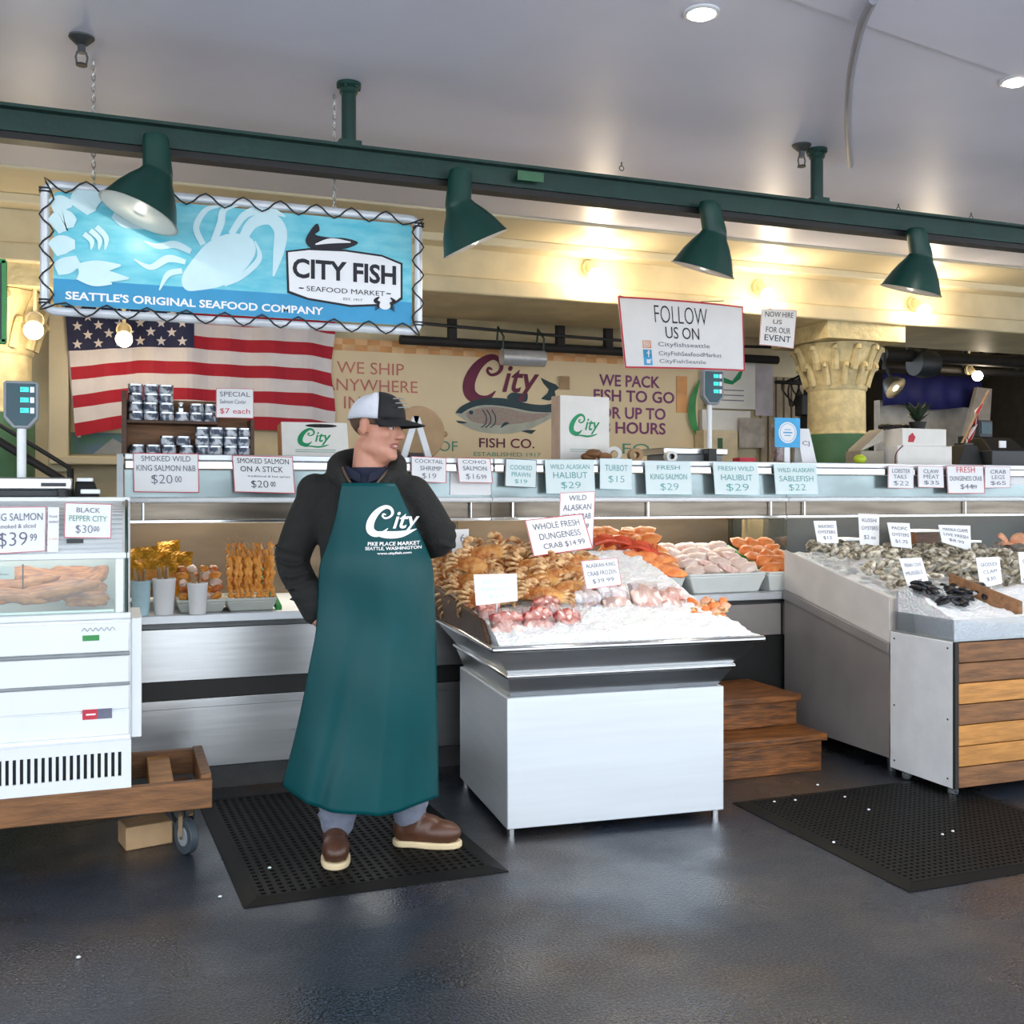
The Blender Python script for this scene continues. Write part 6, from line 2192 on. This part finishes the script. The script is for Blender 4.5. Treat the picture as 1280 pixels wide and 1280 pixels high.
# pink scallop shells
sc_ = None
for i, (px, py, Y, rz_, lab) in enumerate(((1256, 672, 4.93, 20, 'pink-orange fan shell standing at the back of the clams'), (1278, 668, 4.93, -10, 'pink-orange fan shell nearest the frame edge'), (1268, 682, 4.88, 5, 'pale fan shell lying below the two standing ones'))):
    p = at(px, py, Y)
    if sc_ is None:
        b = MB()
        v, f = [], []
        nr, na = 5, 17
        for j in range(nr + 1):
            for k in range(na):
                a = -1.15 + 2.3 * k / (na - 1)
                r_ = .085 * j / nr
                v.append((math.sin(a) * r_, .012 * (k % 2) * j / nr - .02 * (1 - (j / nr) ** 2), math.cos(a) * r_))
        for j in range(nr):
            for k in range(na - 1):
                f.append((j * na + k, j * na + k + 1, (j + 1) * na + k + 1, (j + 1) * na + k))
        b.add(v, f)
        sc_ = b.build('fan_shell', 'scallop_shell', solid=.004)
        o = sc_
    else:
        o = sc_.copy()
        C.objects.link(o)
    o.location = (p.x, Y, .90 + sl(Y))
    o.rotation_euler = (R(-15 if i < 2 else -60), R(rz_), R(rz_))
    tag(o, lab, 'shell')
picked([(1017, 651), (1045, 651), (1048, 679), (1022, 679)], 4.86, 'first small card along the back of the oyster heap', [('SHUCKED', .5, .25, .7, .14), ('OYSTERS', .5, .5, .8, .14), ('$12', .5, .76, .4, .16)], None, .05)
picked([(1073, 642), (1099, 643), (1099, 682), (1075, 681)], 4.88, 'tall second card along the back of the oyster heap', [('KUSSHI', .5, .2, .7, .12), ('OYSTERS', .5, .45, .8, .12), ('$2 ea', .5, .75, .6, .15)], None, .05)
picked([(1109, 653), (1137, 654), (1140, 686), (1115, 683)], 4.80, 'slanted third card along the back of the oyster heap', [('PACIFIC', .5, .22, .7, .13), ('OYSTERS', .5, .48, .8, .13), ('$1.75', .5, .76, .6, .15)], None, .05)
picked([(1173, 656), (1213, 657), (1214, 689), (1178, 678)], 4.78, 'wide card leaning at the back of the oyster heap', [('MANILA CLAMS', .5, .22, .8, .14), ('LIVE FRESH', .5, .48, .8, .14), ('$8.99', .5, .74, .5, .15)], None, .05)
picked([(1124, 698), (1152, 697), (1164, 737), (1138, 744)], 4.13, 'slanted card at the front of the oysters beside the black mussels', [('PENN COVE', .5, .2, .75, .11), ('MUSSELS', .45, .42, .75, .11), ('$7', .5, .7, .4, .16)], None, .06)
picked([(1220, 697), (1249, 696), (1253, 729), (1226, 735)], 4.12, 'card behind the brown divider board near the clams', [('GEODUCK', .5, .25, .75, .13), ('CLAM', .5, .5, .6, .13), ('$30', .5, .76, .4, .15)], None, .06)
picked([(1273, 690), (1297, 690), (1297, 728), (1277, 729)], 4.2, 'card cut by the frame edge below the fan shells', [('CLAM', .5, .3, .7, .13), ('$9', .5, .7, .4, .15)], None, .06)

# ------------------------------------------------------------------ wheeled crate of mussels
KX0, KX1, KY0, KY1 = 3.533, 5.0, 3.715, 4.125
t = thing('wheeled_crate', 'wheeled crate with a white end board and orange wooden slats', 'crate', (KX0, KY0, 0))
W_, D = KX1 - KX0, KY1 - KY0
z = .055
hs = (.096, .094, .096, .094, .096, .092, .093)
for k in range(7):
    MB().box(.02, W_, -.018, 0, z, z + hs[k] - .004).build('slat', ['wood', 'wood_orange', 'wood_orange', 'wood', 'wood_orange', 'wood', 'wood'][k], t, bevel=.003)
    z += hs[k]
MB().box(0, .016, .0, D, .05, .715).build('end_board', 'white_board', t, bevel=.002)
MB().box(.0, .02, -.016, -.0005, .05, .715).build('corner_post', 'dark', t)
MB().box(.018, W_, .001, D, .06, .70).build('box', 'wood_dark', t)
b = MB()
for zz in (.09, .36, .685):
    for yy in (.03, D - .03):
        b.cyl((-.0025, yy, zz), (0, yy, zz), .005, n=8)
b.build('screw', 'dark_steel', t)
for x, y in ((.05, .05), (.05, D - .06), (W_ - .1, .05), (W_ - .1, D - .06)):
    caster(t, x, y, .058, .024, 40)
t2 = thing('mussel_bin', 'clear plastic bin of ice on top of the wheeled crate', 'bin', (KX0, KY0, .716))
e = .006
for (x0, x1, y0, y1, nm) in ((.01, W_, 0, e, 'front_sheet'), (.01, .01 + e, e, D - .02, 'end_sheet')):
    MB().box(x0, x1, y0, y1, 0, .10).build(nm, 'strip_plastic', t2)
MB().box(.01, W_, .006, D - .02, 0, .008).build('bin_floor', 'tray_white', t2)
MB().box(.02, .30, D - .03, D - .02, .05, .20).build('rear_sheet', pm('lilac_board', '#b2b0bd', .5), t2)
ice_field('crushed_ice', 'crushed ice in the bin of black mussels', KX0 + .018, KX1 - .01, KY0 + .012, KY1 - .035, lambda x, y: .80 + .11 * min(1, (y - KY0) / .3) + .02 * math.sin(x * 6), .7245, 70, 22)
def mussel_mesh(seed, mat):
    b = MB().ell((0, 0, 0), (.036, .018, .012), 12, 8)
    for i, p in enumerate(b.v):
        x = p[0] / .036
        b.v[i] = (p[0], p[1] * (1 - .4 * x) + .006 * x * x, p[2] * (1 - .3 * x))
    return b.build('mussel', mat)
ms = [mussel_mesh(1, 'mussel'), mussel_mesh(2, 'mussel'), mussel_mesh(3, 'mussel_pale')]
i = 0
for k in range(84):
    px, py = 1143 + rnd.uniform(0, 92), rnd.uniform(738, 772)
    if py > 758 and (px < 1165 or px > 1215):
        continue
    Y = 4.06 - (py - 738) / 34 * .24
    p = at(px, py, Y)
    o = ms[i] if i < 3 else ms[rnd.choice((0, 1, 0, 1, 2))].copy()
    if i >= 3:
        C.objects.link(o)
    zi = .80 + .11 * min(1, (Y - KY0) / .3) + .02 * math.sin(p.x * 6)
    o.location = (p.x, Y, zi + .018 + rnd.uniform(0, .035))
    o.rotation_euler = (rnd.uniform(-.8, .8), rnd.uniform(-.5, .5), rnd.uniform(0, 6.28))
    pale = o.data.name.startswith(ms[2].data.name) if i >= 3 else i == 2
    tag(o, 'pale grey mussel among the black ones on the bin ice' if pale else 'shiny black mussel heaped on the bin ice', 'mussel', 'pale mussels in the bin' if pale else 'black mussels in the bin')
    i += 1
a, q = at(1188, 722, 4.08), at(1276, 757, 3.80)
b = MB()
b.hexa([(a.x - .012, a.y, a.z - .07), (a.x + .012, a.y, a.z - .07), (q.x + .012, q.y, q.z - .07), (q.x - .012, q.y, q.z - .07)], [(a.x - .012, a.y, a.z + .02), (a.x + .012, a.y, a.z + .02), (q.x + .012, q.y, q.z + .02), (q.x - .012, q.y, q.z + .02)])
tag(b.build('divider_board', 'wood', bevel=.003), 'brown wooden divider board slanting across the mussel ice', 'divider')
# ------------------------------------------------------------------ the man in the apron
MD = 3.98
_o = atd(460, 1000, MD)
ML = Vector((_o.x, _o.y, .0135))
MZ = ML.z
def mx(px, y=0.): return (px - 640) / FPX * (MD + y) + 180 / FPX * MD
def mz(py, y=0.): return EYE - (py - HOR) / FPX * (MD + y) - MZ
man = MB()
def limb(b, pts, rs, T=None, n=14):
    P = catmull([tuple(p) + (r,) for p, r in zip(pts, rs)], 5)
    b.tube([p[:3] for p in P], [p[3] for p in P], n, 0, T)
    b.ell(pts[0], rs[0], n, 8, 0, T)
    b.ell(pts[-1], rs[-1], n, 8, 0, T)
def trunk(b, rows, n=28):
    v, f = [], []
    P = catmull(rows, 4)
    for (z, cx, cy_, rx, ry) in P:
        for i in range(n):
            a = 2 * PI * i / n
            ca, sa = math.cos(a), math.sin(a)
            k = .86
            v.append((cx + rx * math.copysign(abs(ca) ** k, ca), cy_ + ry * math.copysign(abs(sa) ** k, sa), z))
    for j in range(len(P) - 1):
        for i in range(n):
            f.append((j * n + i, j * n + (i + 1) % n, (j + 1) * n + (i + 1) % n, (j + 1) * n + i))
    f += [tuple(range(n))[::-1], tuple(range((len(P) - 1) * n, len(P) * n))]
    b.add(v, f)
def blend(o, voxel, it=6, fac=.5):
    md = o.modifiers.new('blend', 'REMESH')
    md.mode = 'VOXEL'
    md.voxel_size = voxel
    md.use_smooth_shade = True
    md = o.modifiers.new('soften', 'SMOOTH')
    md.iterations = it
    md.factor = fac
HC = Vector((mx(470), .0, mz(533)))
HM = T3(*HC) @ RZ(-24) @ RY(5)
CM = HM @ T3(0, 0, -.010)
RSH, REL, RWR = (-.19, .03, 1.37), (mx(364), .03, mz(702)), (mx(400), -.06, mz(772, -.05))
LSH, LEL, LWR = (.165, .03, 1.37), (mx(548, .03), .05, mz(672)), (.175, .19, mz(690))
# body
trunk(man, [(.80, .01, .03, .15, .11), (.95, .02, .02, .165, .12), (1.1, .02, .01, .165, .12), (1.25, 0, .01, .16, .11), (1.36, -.01, .02, .15, .09), (1.44, 0, .02, .07, .06)])
limb(man, [RSH, REL, RWR], [.05, .042, .030])
limb(man, [LSH, LEL, LWR], [.05, .042, .030])
limb(man, [(.0, .03, 1.40), (HC.x - .02, .02, HC.z - .09)], [.074, .068])
def hand(b, w, d, side, palm_n):
    w, d, pn = Vector(w), Vector(d).normalized(), Vector(palm_n).normalized()
    s = d.cross(pn).normalized()
    for k in range(5):
        b.ell(tuple(w + d * (.025 + .013 * k) + s * 0), (.034 if k else .028,) * 2 + (.034 if k else .028,), 10, 7, 0, None) if False else None
    for q in (-.028, -.010, .010, .028):
        limb(b, [tuple(w + d * .005 + s * q * .6), tuple(w + d * .085 + s * q)], [.015, .0135], n=10)
    for q, l in ((-.030, .058), (-.010, .072), (.011, .078), (.031, .068)):
        base = w + d * .088 + s * q
        p1 = base + d * l * .45 + pn * .008
        p2 = p1 + d * l * .3 + pn * .022
        p3 = p2 + d * l * .12 + pn * .022
        limb(b, [tuple(base), tuple(p1), tuple(p2), tuple(p3)], [.0095, .0092, .0085, .0075], n=9)
    th = w + d * .02 + s * .03 * side
    limb(b, [tuple(th), tuple(th + d * .03 + s * .028 * side + pn * .012), tuple(th + d * .062 + s * .032 * side + pn * .026)], [.014, .0115, .009], n=9)
hand(man, RWR, (.10, .045, -.10), 1, (.3, .6, 0))
hand(man, LWR, (-.12, .03, -.05), 1, (0, -.6, -.3))
# head
H = man
H.ell((-.008, 0, .038), (.102, .079, .088), 22, 14, 0, HM)
H.ell((.03, 0, -.035), (.066, .066, .085), 20, 12, 0, HM)
H.ell((.034, 0, -.090), (.058, .060, .040), 18, 10, 0, HM)
H.ell((.03, 0, -.115), (.05, .045, .03), 16, 10, 0, HM)
H.ell((.079, 0, -.108), (.022, .028, .020), 14, 9, 0, HM)
H.ell((.078, 0, .022), (.022, .052, .014), 14, 8, 0, HM)
H.ell((.075, 0, -.062), (.024, .030, .024), 14, 8, 0, HM)
limb(H, [(.09, 0, .008), (.108, 0, -.018), (.118, 0, -.034)], [.009, .011, .013], HM, 10)
for s in (-1, 1):
    H.ell((.108, s * .012, -.038), (.011, .009, .008), 9, 7, 0, HM)
    H.ell((.062, s * .040, -.028), (.028, .022, .026), 12, 8, 0, HM)
    H.ell((-.006, s * .079, -.006), (.021, .009, .033), 12, 9, 0, HM)
    H.ell((-.002, s * .086, .008), (.020, .006, .018), 10, 7, 0, HM)
    H.ell((.01, s * .05, -.075), (.05, .018, .03), 12, 8, 0, HM)
# legs
LH, LK, LA = (-.085, .03, .84), (-.10, .0, .47), (mx(421, -.03), -.01, .10)
RH, RK, RA = (.11, .03, .84), (.135, .06, .47), (mx(512, .1), .11, .10)
limb(man, [LH, LK, LA], [.08, .055, .042])
limb(man, [RH, RK, RA], [.08, .055, .042])
limb(man, [LA, (LA[0] - .01, -.10, .05)], [.042, .035])
limb(man, [RA, (RA[0] + .10, .11, .05)], [.042, .035])
P_ = man.build('person', 'skin', None, (ML.x, ML.y, MZ), -YAW, smooth=180)
blend(P_, .0062, 5, .5)
tag(P_, 'man in black jacket, cap and long green apron, standing with head turned aside', 'person')
# face details
for s in (-1, 1):
    b = MB().ell((.087, s * .031, -.004), (.009, .011, .0065), 14, 10, 0, HM)
    b.ell((.0925, s * .031, -.004), (.0045, .0055, .0055), 10, 7, 1, HM)
    b.build('eye', ['eye_white', 'black'], P_)
    b = MB()
    b.tube([HM @ Vector(p) for p in catmull([(.098, s * .012, .018), (.099, s * .03, .024), (.088, s * .048, .018)], 4)], .0045, 6)
    b.build('eyebrow', 'hair', P_)
b = MB()
b.tube([HM @ Vector(p) for p in catmull([(.083, -.026, -.068), (.099, -.012, -.060), (.101, 0, -.062), (.099, .012, -.060), (.083, .026, -.068)], 4)], .0035, 7)
b.tube([HM @ Vector(p) for p in catmull([(.083, -.025, -.072), (.095, -.012, -.0765), (.0975, 0, -.0775), (.095, .012, -.0765), (.083, .025, -.072)], 4)], .004, 7)
b.build('lips', 'lip', P_)
b = MB().ell((.088, 0, -.069), (.009, .018, .005), 12, 7, 0, HM)
b.build('teeth', 'tooth', P_)
# hair below the cap
b = MB()
v, f = [], []
na, nz_ = 22, 6
for j in range(nz_ + 1):
    for i in range(na + 1):
        a = R(58 + (302 - 58) * i / na)
        back = max(0, -math.cos(a))
        z = .06 - (.055 + .045 * back) * j / nz_
        q = max(0, 1 - ((z - .038) / .09) ** 2) ** .5
        v.append(((-.008 + math.cos(a) * .1045 * q), math.sin(a) * .0815 * q, z))
for j in range(nz_):
    for i in range(na):
        f.append((j * (na + 1) + i, (j + 1) * (na + 1) + i, (j + 1) * (na + 1) + i + 1, j * (na + 1) + i + 1))
b.add(v, f, 0, HM)
b.build('hair', 'hair', P_, smooth=180, solid=.003)
# cap
cap = bpy.data.objects.new('cap', None)
C.objects.link(cap)
cap.parent = P_
cap['label'] = 'black and white mesh-backed cap'
def dome(a0, a1, nm, mat, g=0.):
    v, f = [], []
    na, nz2 = 20, 10
    for j in range(nz2 + 1):
        t_ = R(90 * j / nz2)
        for i in range(na + 1):
            a = R(a0 + (a1 - a0) * i / na)
            sq = math.cos(t_) ** .8
            hgt = .098 * math.sin(t_) ** .95 * (1.06 if math.cos(a) > 0 else 1)
            v.append((-.004 + math.cos(a) * (.116 + g) * sq + .004, math.sin(a) * (.091 + g) * sq, .038 + hgt + g - .012 * (math.cos(a) < 0) * abs(math.cos(a)) * math.cos(t_)))
    for j in range(nz2):
        for i in range(na):
            f.append((j * (na + 1) + i, j * (na + 1) + i + 1, (j + 1) * (na + 1) + i + 1, (j + 1) * (na + 1) + i))
    b = MB().add(v, f, 0, CM)
    return b.build(nm, mat, cap, smooth=180, solid=.003)
dome(62, 298, 'mesh_back', 'cap_white')
dome(-62, 62, 'front_panel', 'cap_black', .0012)
b = MB().ell((.0, 0, .1385), (.009, .009, .004), 10, 6, 0, CM)
b.build('top_button', 'cap_black', cap)
v, f = [], []
for j in range(7):
    for i in range(15):
        a = R(-68 + 136 * i / 14)
        r_ = j / 6
        x = math.cos(a) * (.112 + .098 * r_ * math.cos(a) ** .6)
        y = math.sin(a) * (.090 - .004 * r_)
        v.append((x, y, .046 - .018 * r_ - 3.2 * y * y * (.5 + .5 * r_)))
for j in range(6):
    for i in range(14):
        f.append((j * 15 + i, (j + 1) * 15 + i, (j + 1) * 15 + i + 1, j * 15 + i + 1))
b = MB().add(v, f, 0, CM)
b.build('brim', 'cap_black', cap, smooth=180, solid=.004)
b = MB()
for k in range(3):
    pts = [(.118 - .012 * k, -.045, .085 + .016 * k), (.124 - .012 * k, -.02, .088 + .016 * k), (.126 - .012 * k, 0.005, .090 + .016 * k), (.122 - .012 * k, .03, .088 + .016 * k)]
    b.tube([CM @ Vector(p) for p in catmull(pts, 4)], .0022, 5)
b.build('embroidery', 'grey_plastic', cap)

# jacket
J = MB()
SWR = tuple(a + (b_ - a) * .90 for a, b_ in zip(REL, RWR))
trunk(J, [(.84, .01, .03, .185, .14), (.95, .02, .025, .20, .15), (1.1, .02, .015, .20, .152), (1.25, 0, .015, .192, .14), (1.35, -.012, .025, .185, .118), (1.42, -.012, .032, .135, .095), (1.46, 0, .035, .09, .08)])
limb(J, [RSH, ((RSH[0] + REL[0]) / 2 - .012, .03, (RSH[2] + REL[2]) / 2), REL, ((REL[0] + RWR[0]) / 2, -.01, (REL[2] + RWR[2]) / 2), SWR], [.080, .075, .067, .060, .049])
limb(J, [LSH, ((LSH[0] + LEL[0]) / 2 + .01, .035, (LSH[2] + LEL[2]) / 2), LEL, ((LEL[0] + LWR[0]) / 2 + .01, .13, (LEL[2] + LWR[2]) / 2), LWR], [.078, .072, .068, .062, .05])
limb(J, [RSH, (-.02, .03, 1.40), LSH], [.078, .075, .076])
for (p, r_) in (((RSH[0] - .015, .02, RSH[2] + .01), .075), ((REL[0] - .01, .03, REL[2] + .03), .062), ((RWR[0] - .01, RWR[1], RWR[2] + .055), .055), ((RWR[0] - .022, RWR[1], RWR[2] + .09), .058)):
    J.ell(p, r_, 12, 8)
# creases at the elbows
for k in range(5):
    zc = REL[2] + .05 - .045 * k
    xc = REL[0] + (.0 if k < 2 else .022 * (k - 1))
    J.tube([(xc + .066 * math.cos(a) , .02 - .012 * k + .066 * math.sin(a), zc + .012 * math.sin(a * 2 + k)) for a in [R(-150 + 12 * i) for i in range(11)]], .0085, 6)
for k in range(3):
    J.tube([(LEL[0] + .066 * math.cos(a), LEL[1] + .065 * math.sin(a), LEL[2] + .05 - .04 * k + .01 * math.sin(a * 3)) for a in [R(-120 + 12 * i) for i in range(11)]], .008, 6)
hood = [(-.055, -.120, 1.385), (-.095, -.07, 1.435), (-.125, .02, 1.475), (-.105, .10, 1.505), (-.01, .135, 1.515), (.085, .10, 1.50), (.108, .02, 1.465), (.085, -.06, 1.43), (.055, -.115, 1.385)]
hp = catmull(hood, 5)
J.tube(hp, [.022 + .024 * math.sin(PI * i / (len(hp) - 1)) for i in range(len(hp))], 10)
jk = J.build('jacket', 'hoodie', P_, smooth=180)
blend(jk, .0095, 4, .4)
jk['label'] = 'black hooded zip jacket'
b = MB()
b.tube(catmull([(-.047, -.128, 1.415), (-.07, -.10, 1.445), (-.088, -.055, 1.475)], 5), .0045, 6)
b.tube(catmull([(.047, -.124, 1.41), (.068, -.095, 1.44), (.083, -.05, 1.465)], 5), .0045, 6)
b.build('zip', pm('zip_tan', '#5b4a3b', .5), jk)
# shirt collar
S_ = MB()
rows = []
for (z, cx, cy_, rx, ry) in ((1.34, 0, .0, .10, .105), (1.40, 0, .005, .088, .098), (1.44, .002, .012, .080, .084), (1.475, .004, .018, .075, .077)):
    rows.append((z, cx, cy_, rx, ry))
trunk(S_, rows, 24)
for s in (-1, 1):
    S_.hexa([(s * .012, -.098, 1.415), (s * .075, -.075, 1.44), (s * .072, -.055, 1.44), (s * .012, -.08, 1.415)], [(s * .02, -.088, 1.4501), (s * .076, -.05, 1.4801), (s * .07, -.04, 1.4801), (s * .02, -.075, 1.4501)]) if s > 0 else S_.hexa([(-.075, -.075, 1.44), (-.012, -.098, 1.415), (-.012, -.08, 1.415), (-.072, -.055, 1.44)], [(-.076, -.05, 1.4801), (-.02, -.088, 1.4501), (-.02, -.075, 1.4501), (-.07, -.04, 1.4801)])
S_.build('shirt', 'shirt_navy', P_, smooth=50)
# trousers
T_ = MB()
limb(T_, [LH, LK, (LA[0], LA[1] - .005, .125)], [.10, .082, .066])
limb(T_, [RH, RK, (RA[0], RA[1] - .01, .12)], [.10, .082, .066])
T_.ell((.01, .03, .86), (.17, .125, .10), 20, 12)
for (a_, k0) in ((LA, 0), (RA, 2)):
    for k in range(3):
        T_.tube([(a_[0] + .07 * math.cos(q), a_[1] + .07 * math.sin(q), .15 + .035 * k + .008 * math.sin(q * 2 + k + k0)) for q in [2 * PI * i / 20 for i in range(20)]], .008, 6, closed=True)
tr = T_.build('trousers', 'trousers', P_, smooth=180)
blend(tr, .0095, 4, .4)
tr['label'] = 'grey work trousers'
# boots
def boot(x, y, yaw):
    M = T3(x, y, 0) @ RZ(yaw) @ SC(.92, .95, .96)
    b = MB()
    b.ell((.085, 0, .058), (.098, .056, .052), 18, 10, 0, M)
    b.ell((.02, 0, .066), (.10, .05, .066), 18, 10, 0, M)
    b.ell((-.055, 0, .068), (.062, .05, .062), 18, 10, 0, M)
    b.lathe([(.052, .06), (.056, .10), (.06, .15), (.0001, .151)], 20, 0, M @ T3(-.035, 0, 0))
    b.box(-.08, .14, -.04, .04, .022, .06, 0, M)
    o = b.build('boot', 'boot_brown', P_, smooth=180)
    blend(o, .006, 4, .5)
    o['label'] = 'brown rubber boot with a cream sole'
    out = catmull([(.19, 0), (.16, .048), (.08, .064), (-.02, .052), (-.09, .052), (-.12, .0), (-.09, -.052), (-.02, -.052), (.08, -.064), (.16, -.048)], 4, True)
    s = MB().poly([(x * .97, y * .90) for x, y in out], .026, 0, M, .001)
    s.build('sole', 'sole_cream', o, bevel=.006)
boot(mx(420, -.05) - .005, -.03, -80)
boot(mx(524, .08), .09, -8)

# apron: rows of (z, left edge x, right edge x, y in front, y of the left edge, y of the right edge)
AP = [(1.428, -.078, .118, -.150, -.130, -.120), (1.38, -.088, .140, -.158, -.128, -.112), (1.30, -.104, .175, -.172, -.125, -.085), (1.20, -.135, .220, -.190, -.115, -.045), (1.12, -.165, .248, -.198, -.110, -.03),
      (1.0, -.172, .258, -.200, -.118, -.02), (.88, -.176, .262, -.200, -.128, -.02), (.76, -.200, .264, -.200, -.115, -.02), (.62, -.232, .266, -.206, -.09, -.01), (.46, -.272, .268, -.214, -.06, -.0),
      (.30, -.318, .270, -.222, -.03, .0), (.18, -.345, .272, -.228, -.01, .0)]
APc = catmull(AP, 6)
def ap_row(z):
    for i in range(len(APc) - 1):
        if APc[i][0] >= z >= APc[i + 1][0]:
            u = (APc[i][0] - z) / (APc[i][0] - APc[i + 1][0])
            return [a + (b_ - a) * u for a, b_ in zip(APc[i], APc[i + 1])]
    return APc[0] if z > APc[0][0] else APc[-1]
def ap_y(u, z):
    r_ = ap_row(z)
    s = 2 * u - 1
    ye = r_[4] if s < 0 else r_[5]
    y = r_[3] + (ye - r_[3]) * abs(s) ** 2.4
    w = min(1, max(0, (1.0 - z) / .8))
    y += w * (.006 * math.sin(u * 12 + 1.0 + z * .9) + .026 * math.exp(-((u - .27 - .10 * z) / .06) ** 2) - .010 * math.exp(-((u - .66) / .035) ** 2) + .012 * math.exp(-((u - .86) / .05) ** 2))
    y += .006 * math.sin(z * 14 + u * 3) * (1 - w) * min(1, max(0, (1.36 - z) / .2))
    y -= .008 * math.exp(-((u - .62) / .12) ** 2) * (1 if z < 1.2 else 0)
    return y
def ap_pt(u, v_):
    # the hem climbs towards the left edge
    zb = .226 + .05 * max(0, 1 - u / .5) + .004 * math.sin(u * 15)
    z = 1.428 + (zb - 1.428) * v_
    r_ = ap_row(z)
    return (r_[1] + (r_[2] - r_[1]) * u, ap_y(u, z), z - MZ)
b = MB()
nu, nv = 64, 80
v, f = [], []
for j in range(nv + 1):
    for i in range(nu + 1):
        v.append(ap_pt(i / nu, j / nv))
for j in range(nv):
    for i in range(nu):
        k = j * (nu + 1) + i
        f.append((k + nu + 1, k + nu + 2, k + 1, k))
b.add(v, f)
apron = b.build('apron', 'apron_vinyl', P_, smooth=180, solid=.004)
apron['label'] = 'long dark green vinyl apron with white script logo'
def on_apron(mb, lift=.0045):
    out = []
    for (x, y, q) in mb.v:
        z = y
        r_ = ap_row(z + MZ)
        u = min(1, max(0, (x - r_[1]) / (r_[2] - r_[1])))
        out.append((x, ap_y(u, z + MZ) - lift - q, z))
    mb.v = out
    return mb
def apx(px): return mx(px, -.17)
def apz(py): return mz(py, -.17)
b = MB()
lw = apx(523) - apx(460)
city_logo(b, T3((apx(460) + apx(523)) / 2, (apz(632) + apz(672)) / 2, 0), lw, 0, 0, swash=False)
b.strokes([(apx(464), apz(664)), (apx(480), apz(668)), (apx(500), apz(668)), (apx(518), apz(662))], [.001, .012, .012, .001], 0, None, 0)
on_apron(b).build('logo', 'paper', apron, smooth=0)
b = MB()
for s_, x0_, x1_, y_, h_ in (('PIKE PLACE MARKET', 461, 522, 679.5, 4.6), ('SEATTLE, WASHINGTON', 458, 524, 685.5, 4.6), ('www.cityfish.com', 473, 513, 691.5, 3.8)):
    b.text(s_, (apx(x0_) + apx(x1_)) / 2, apz(y_), apx(x1_) - apx(x0_), h_ * .003, 0, None, 0, off=.02)
on_apron(b).build('small_lettering', 'paper', apron, smooth=0)
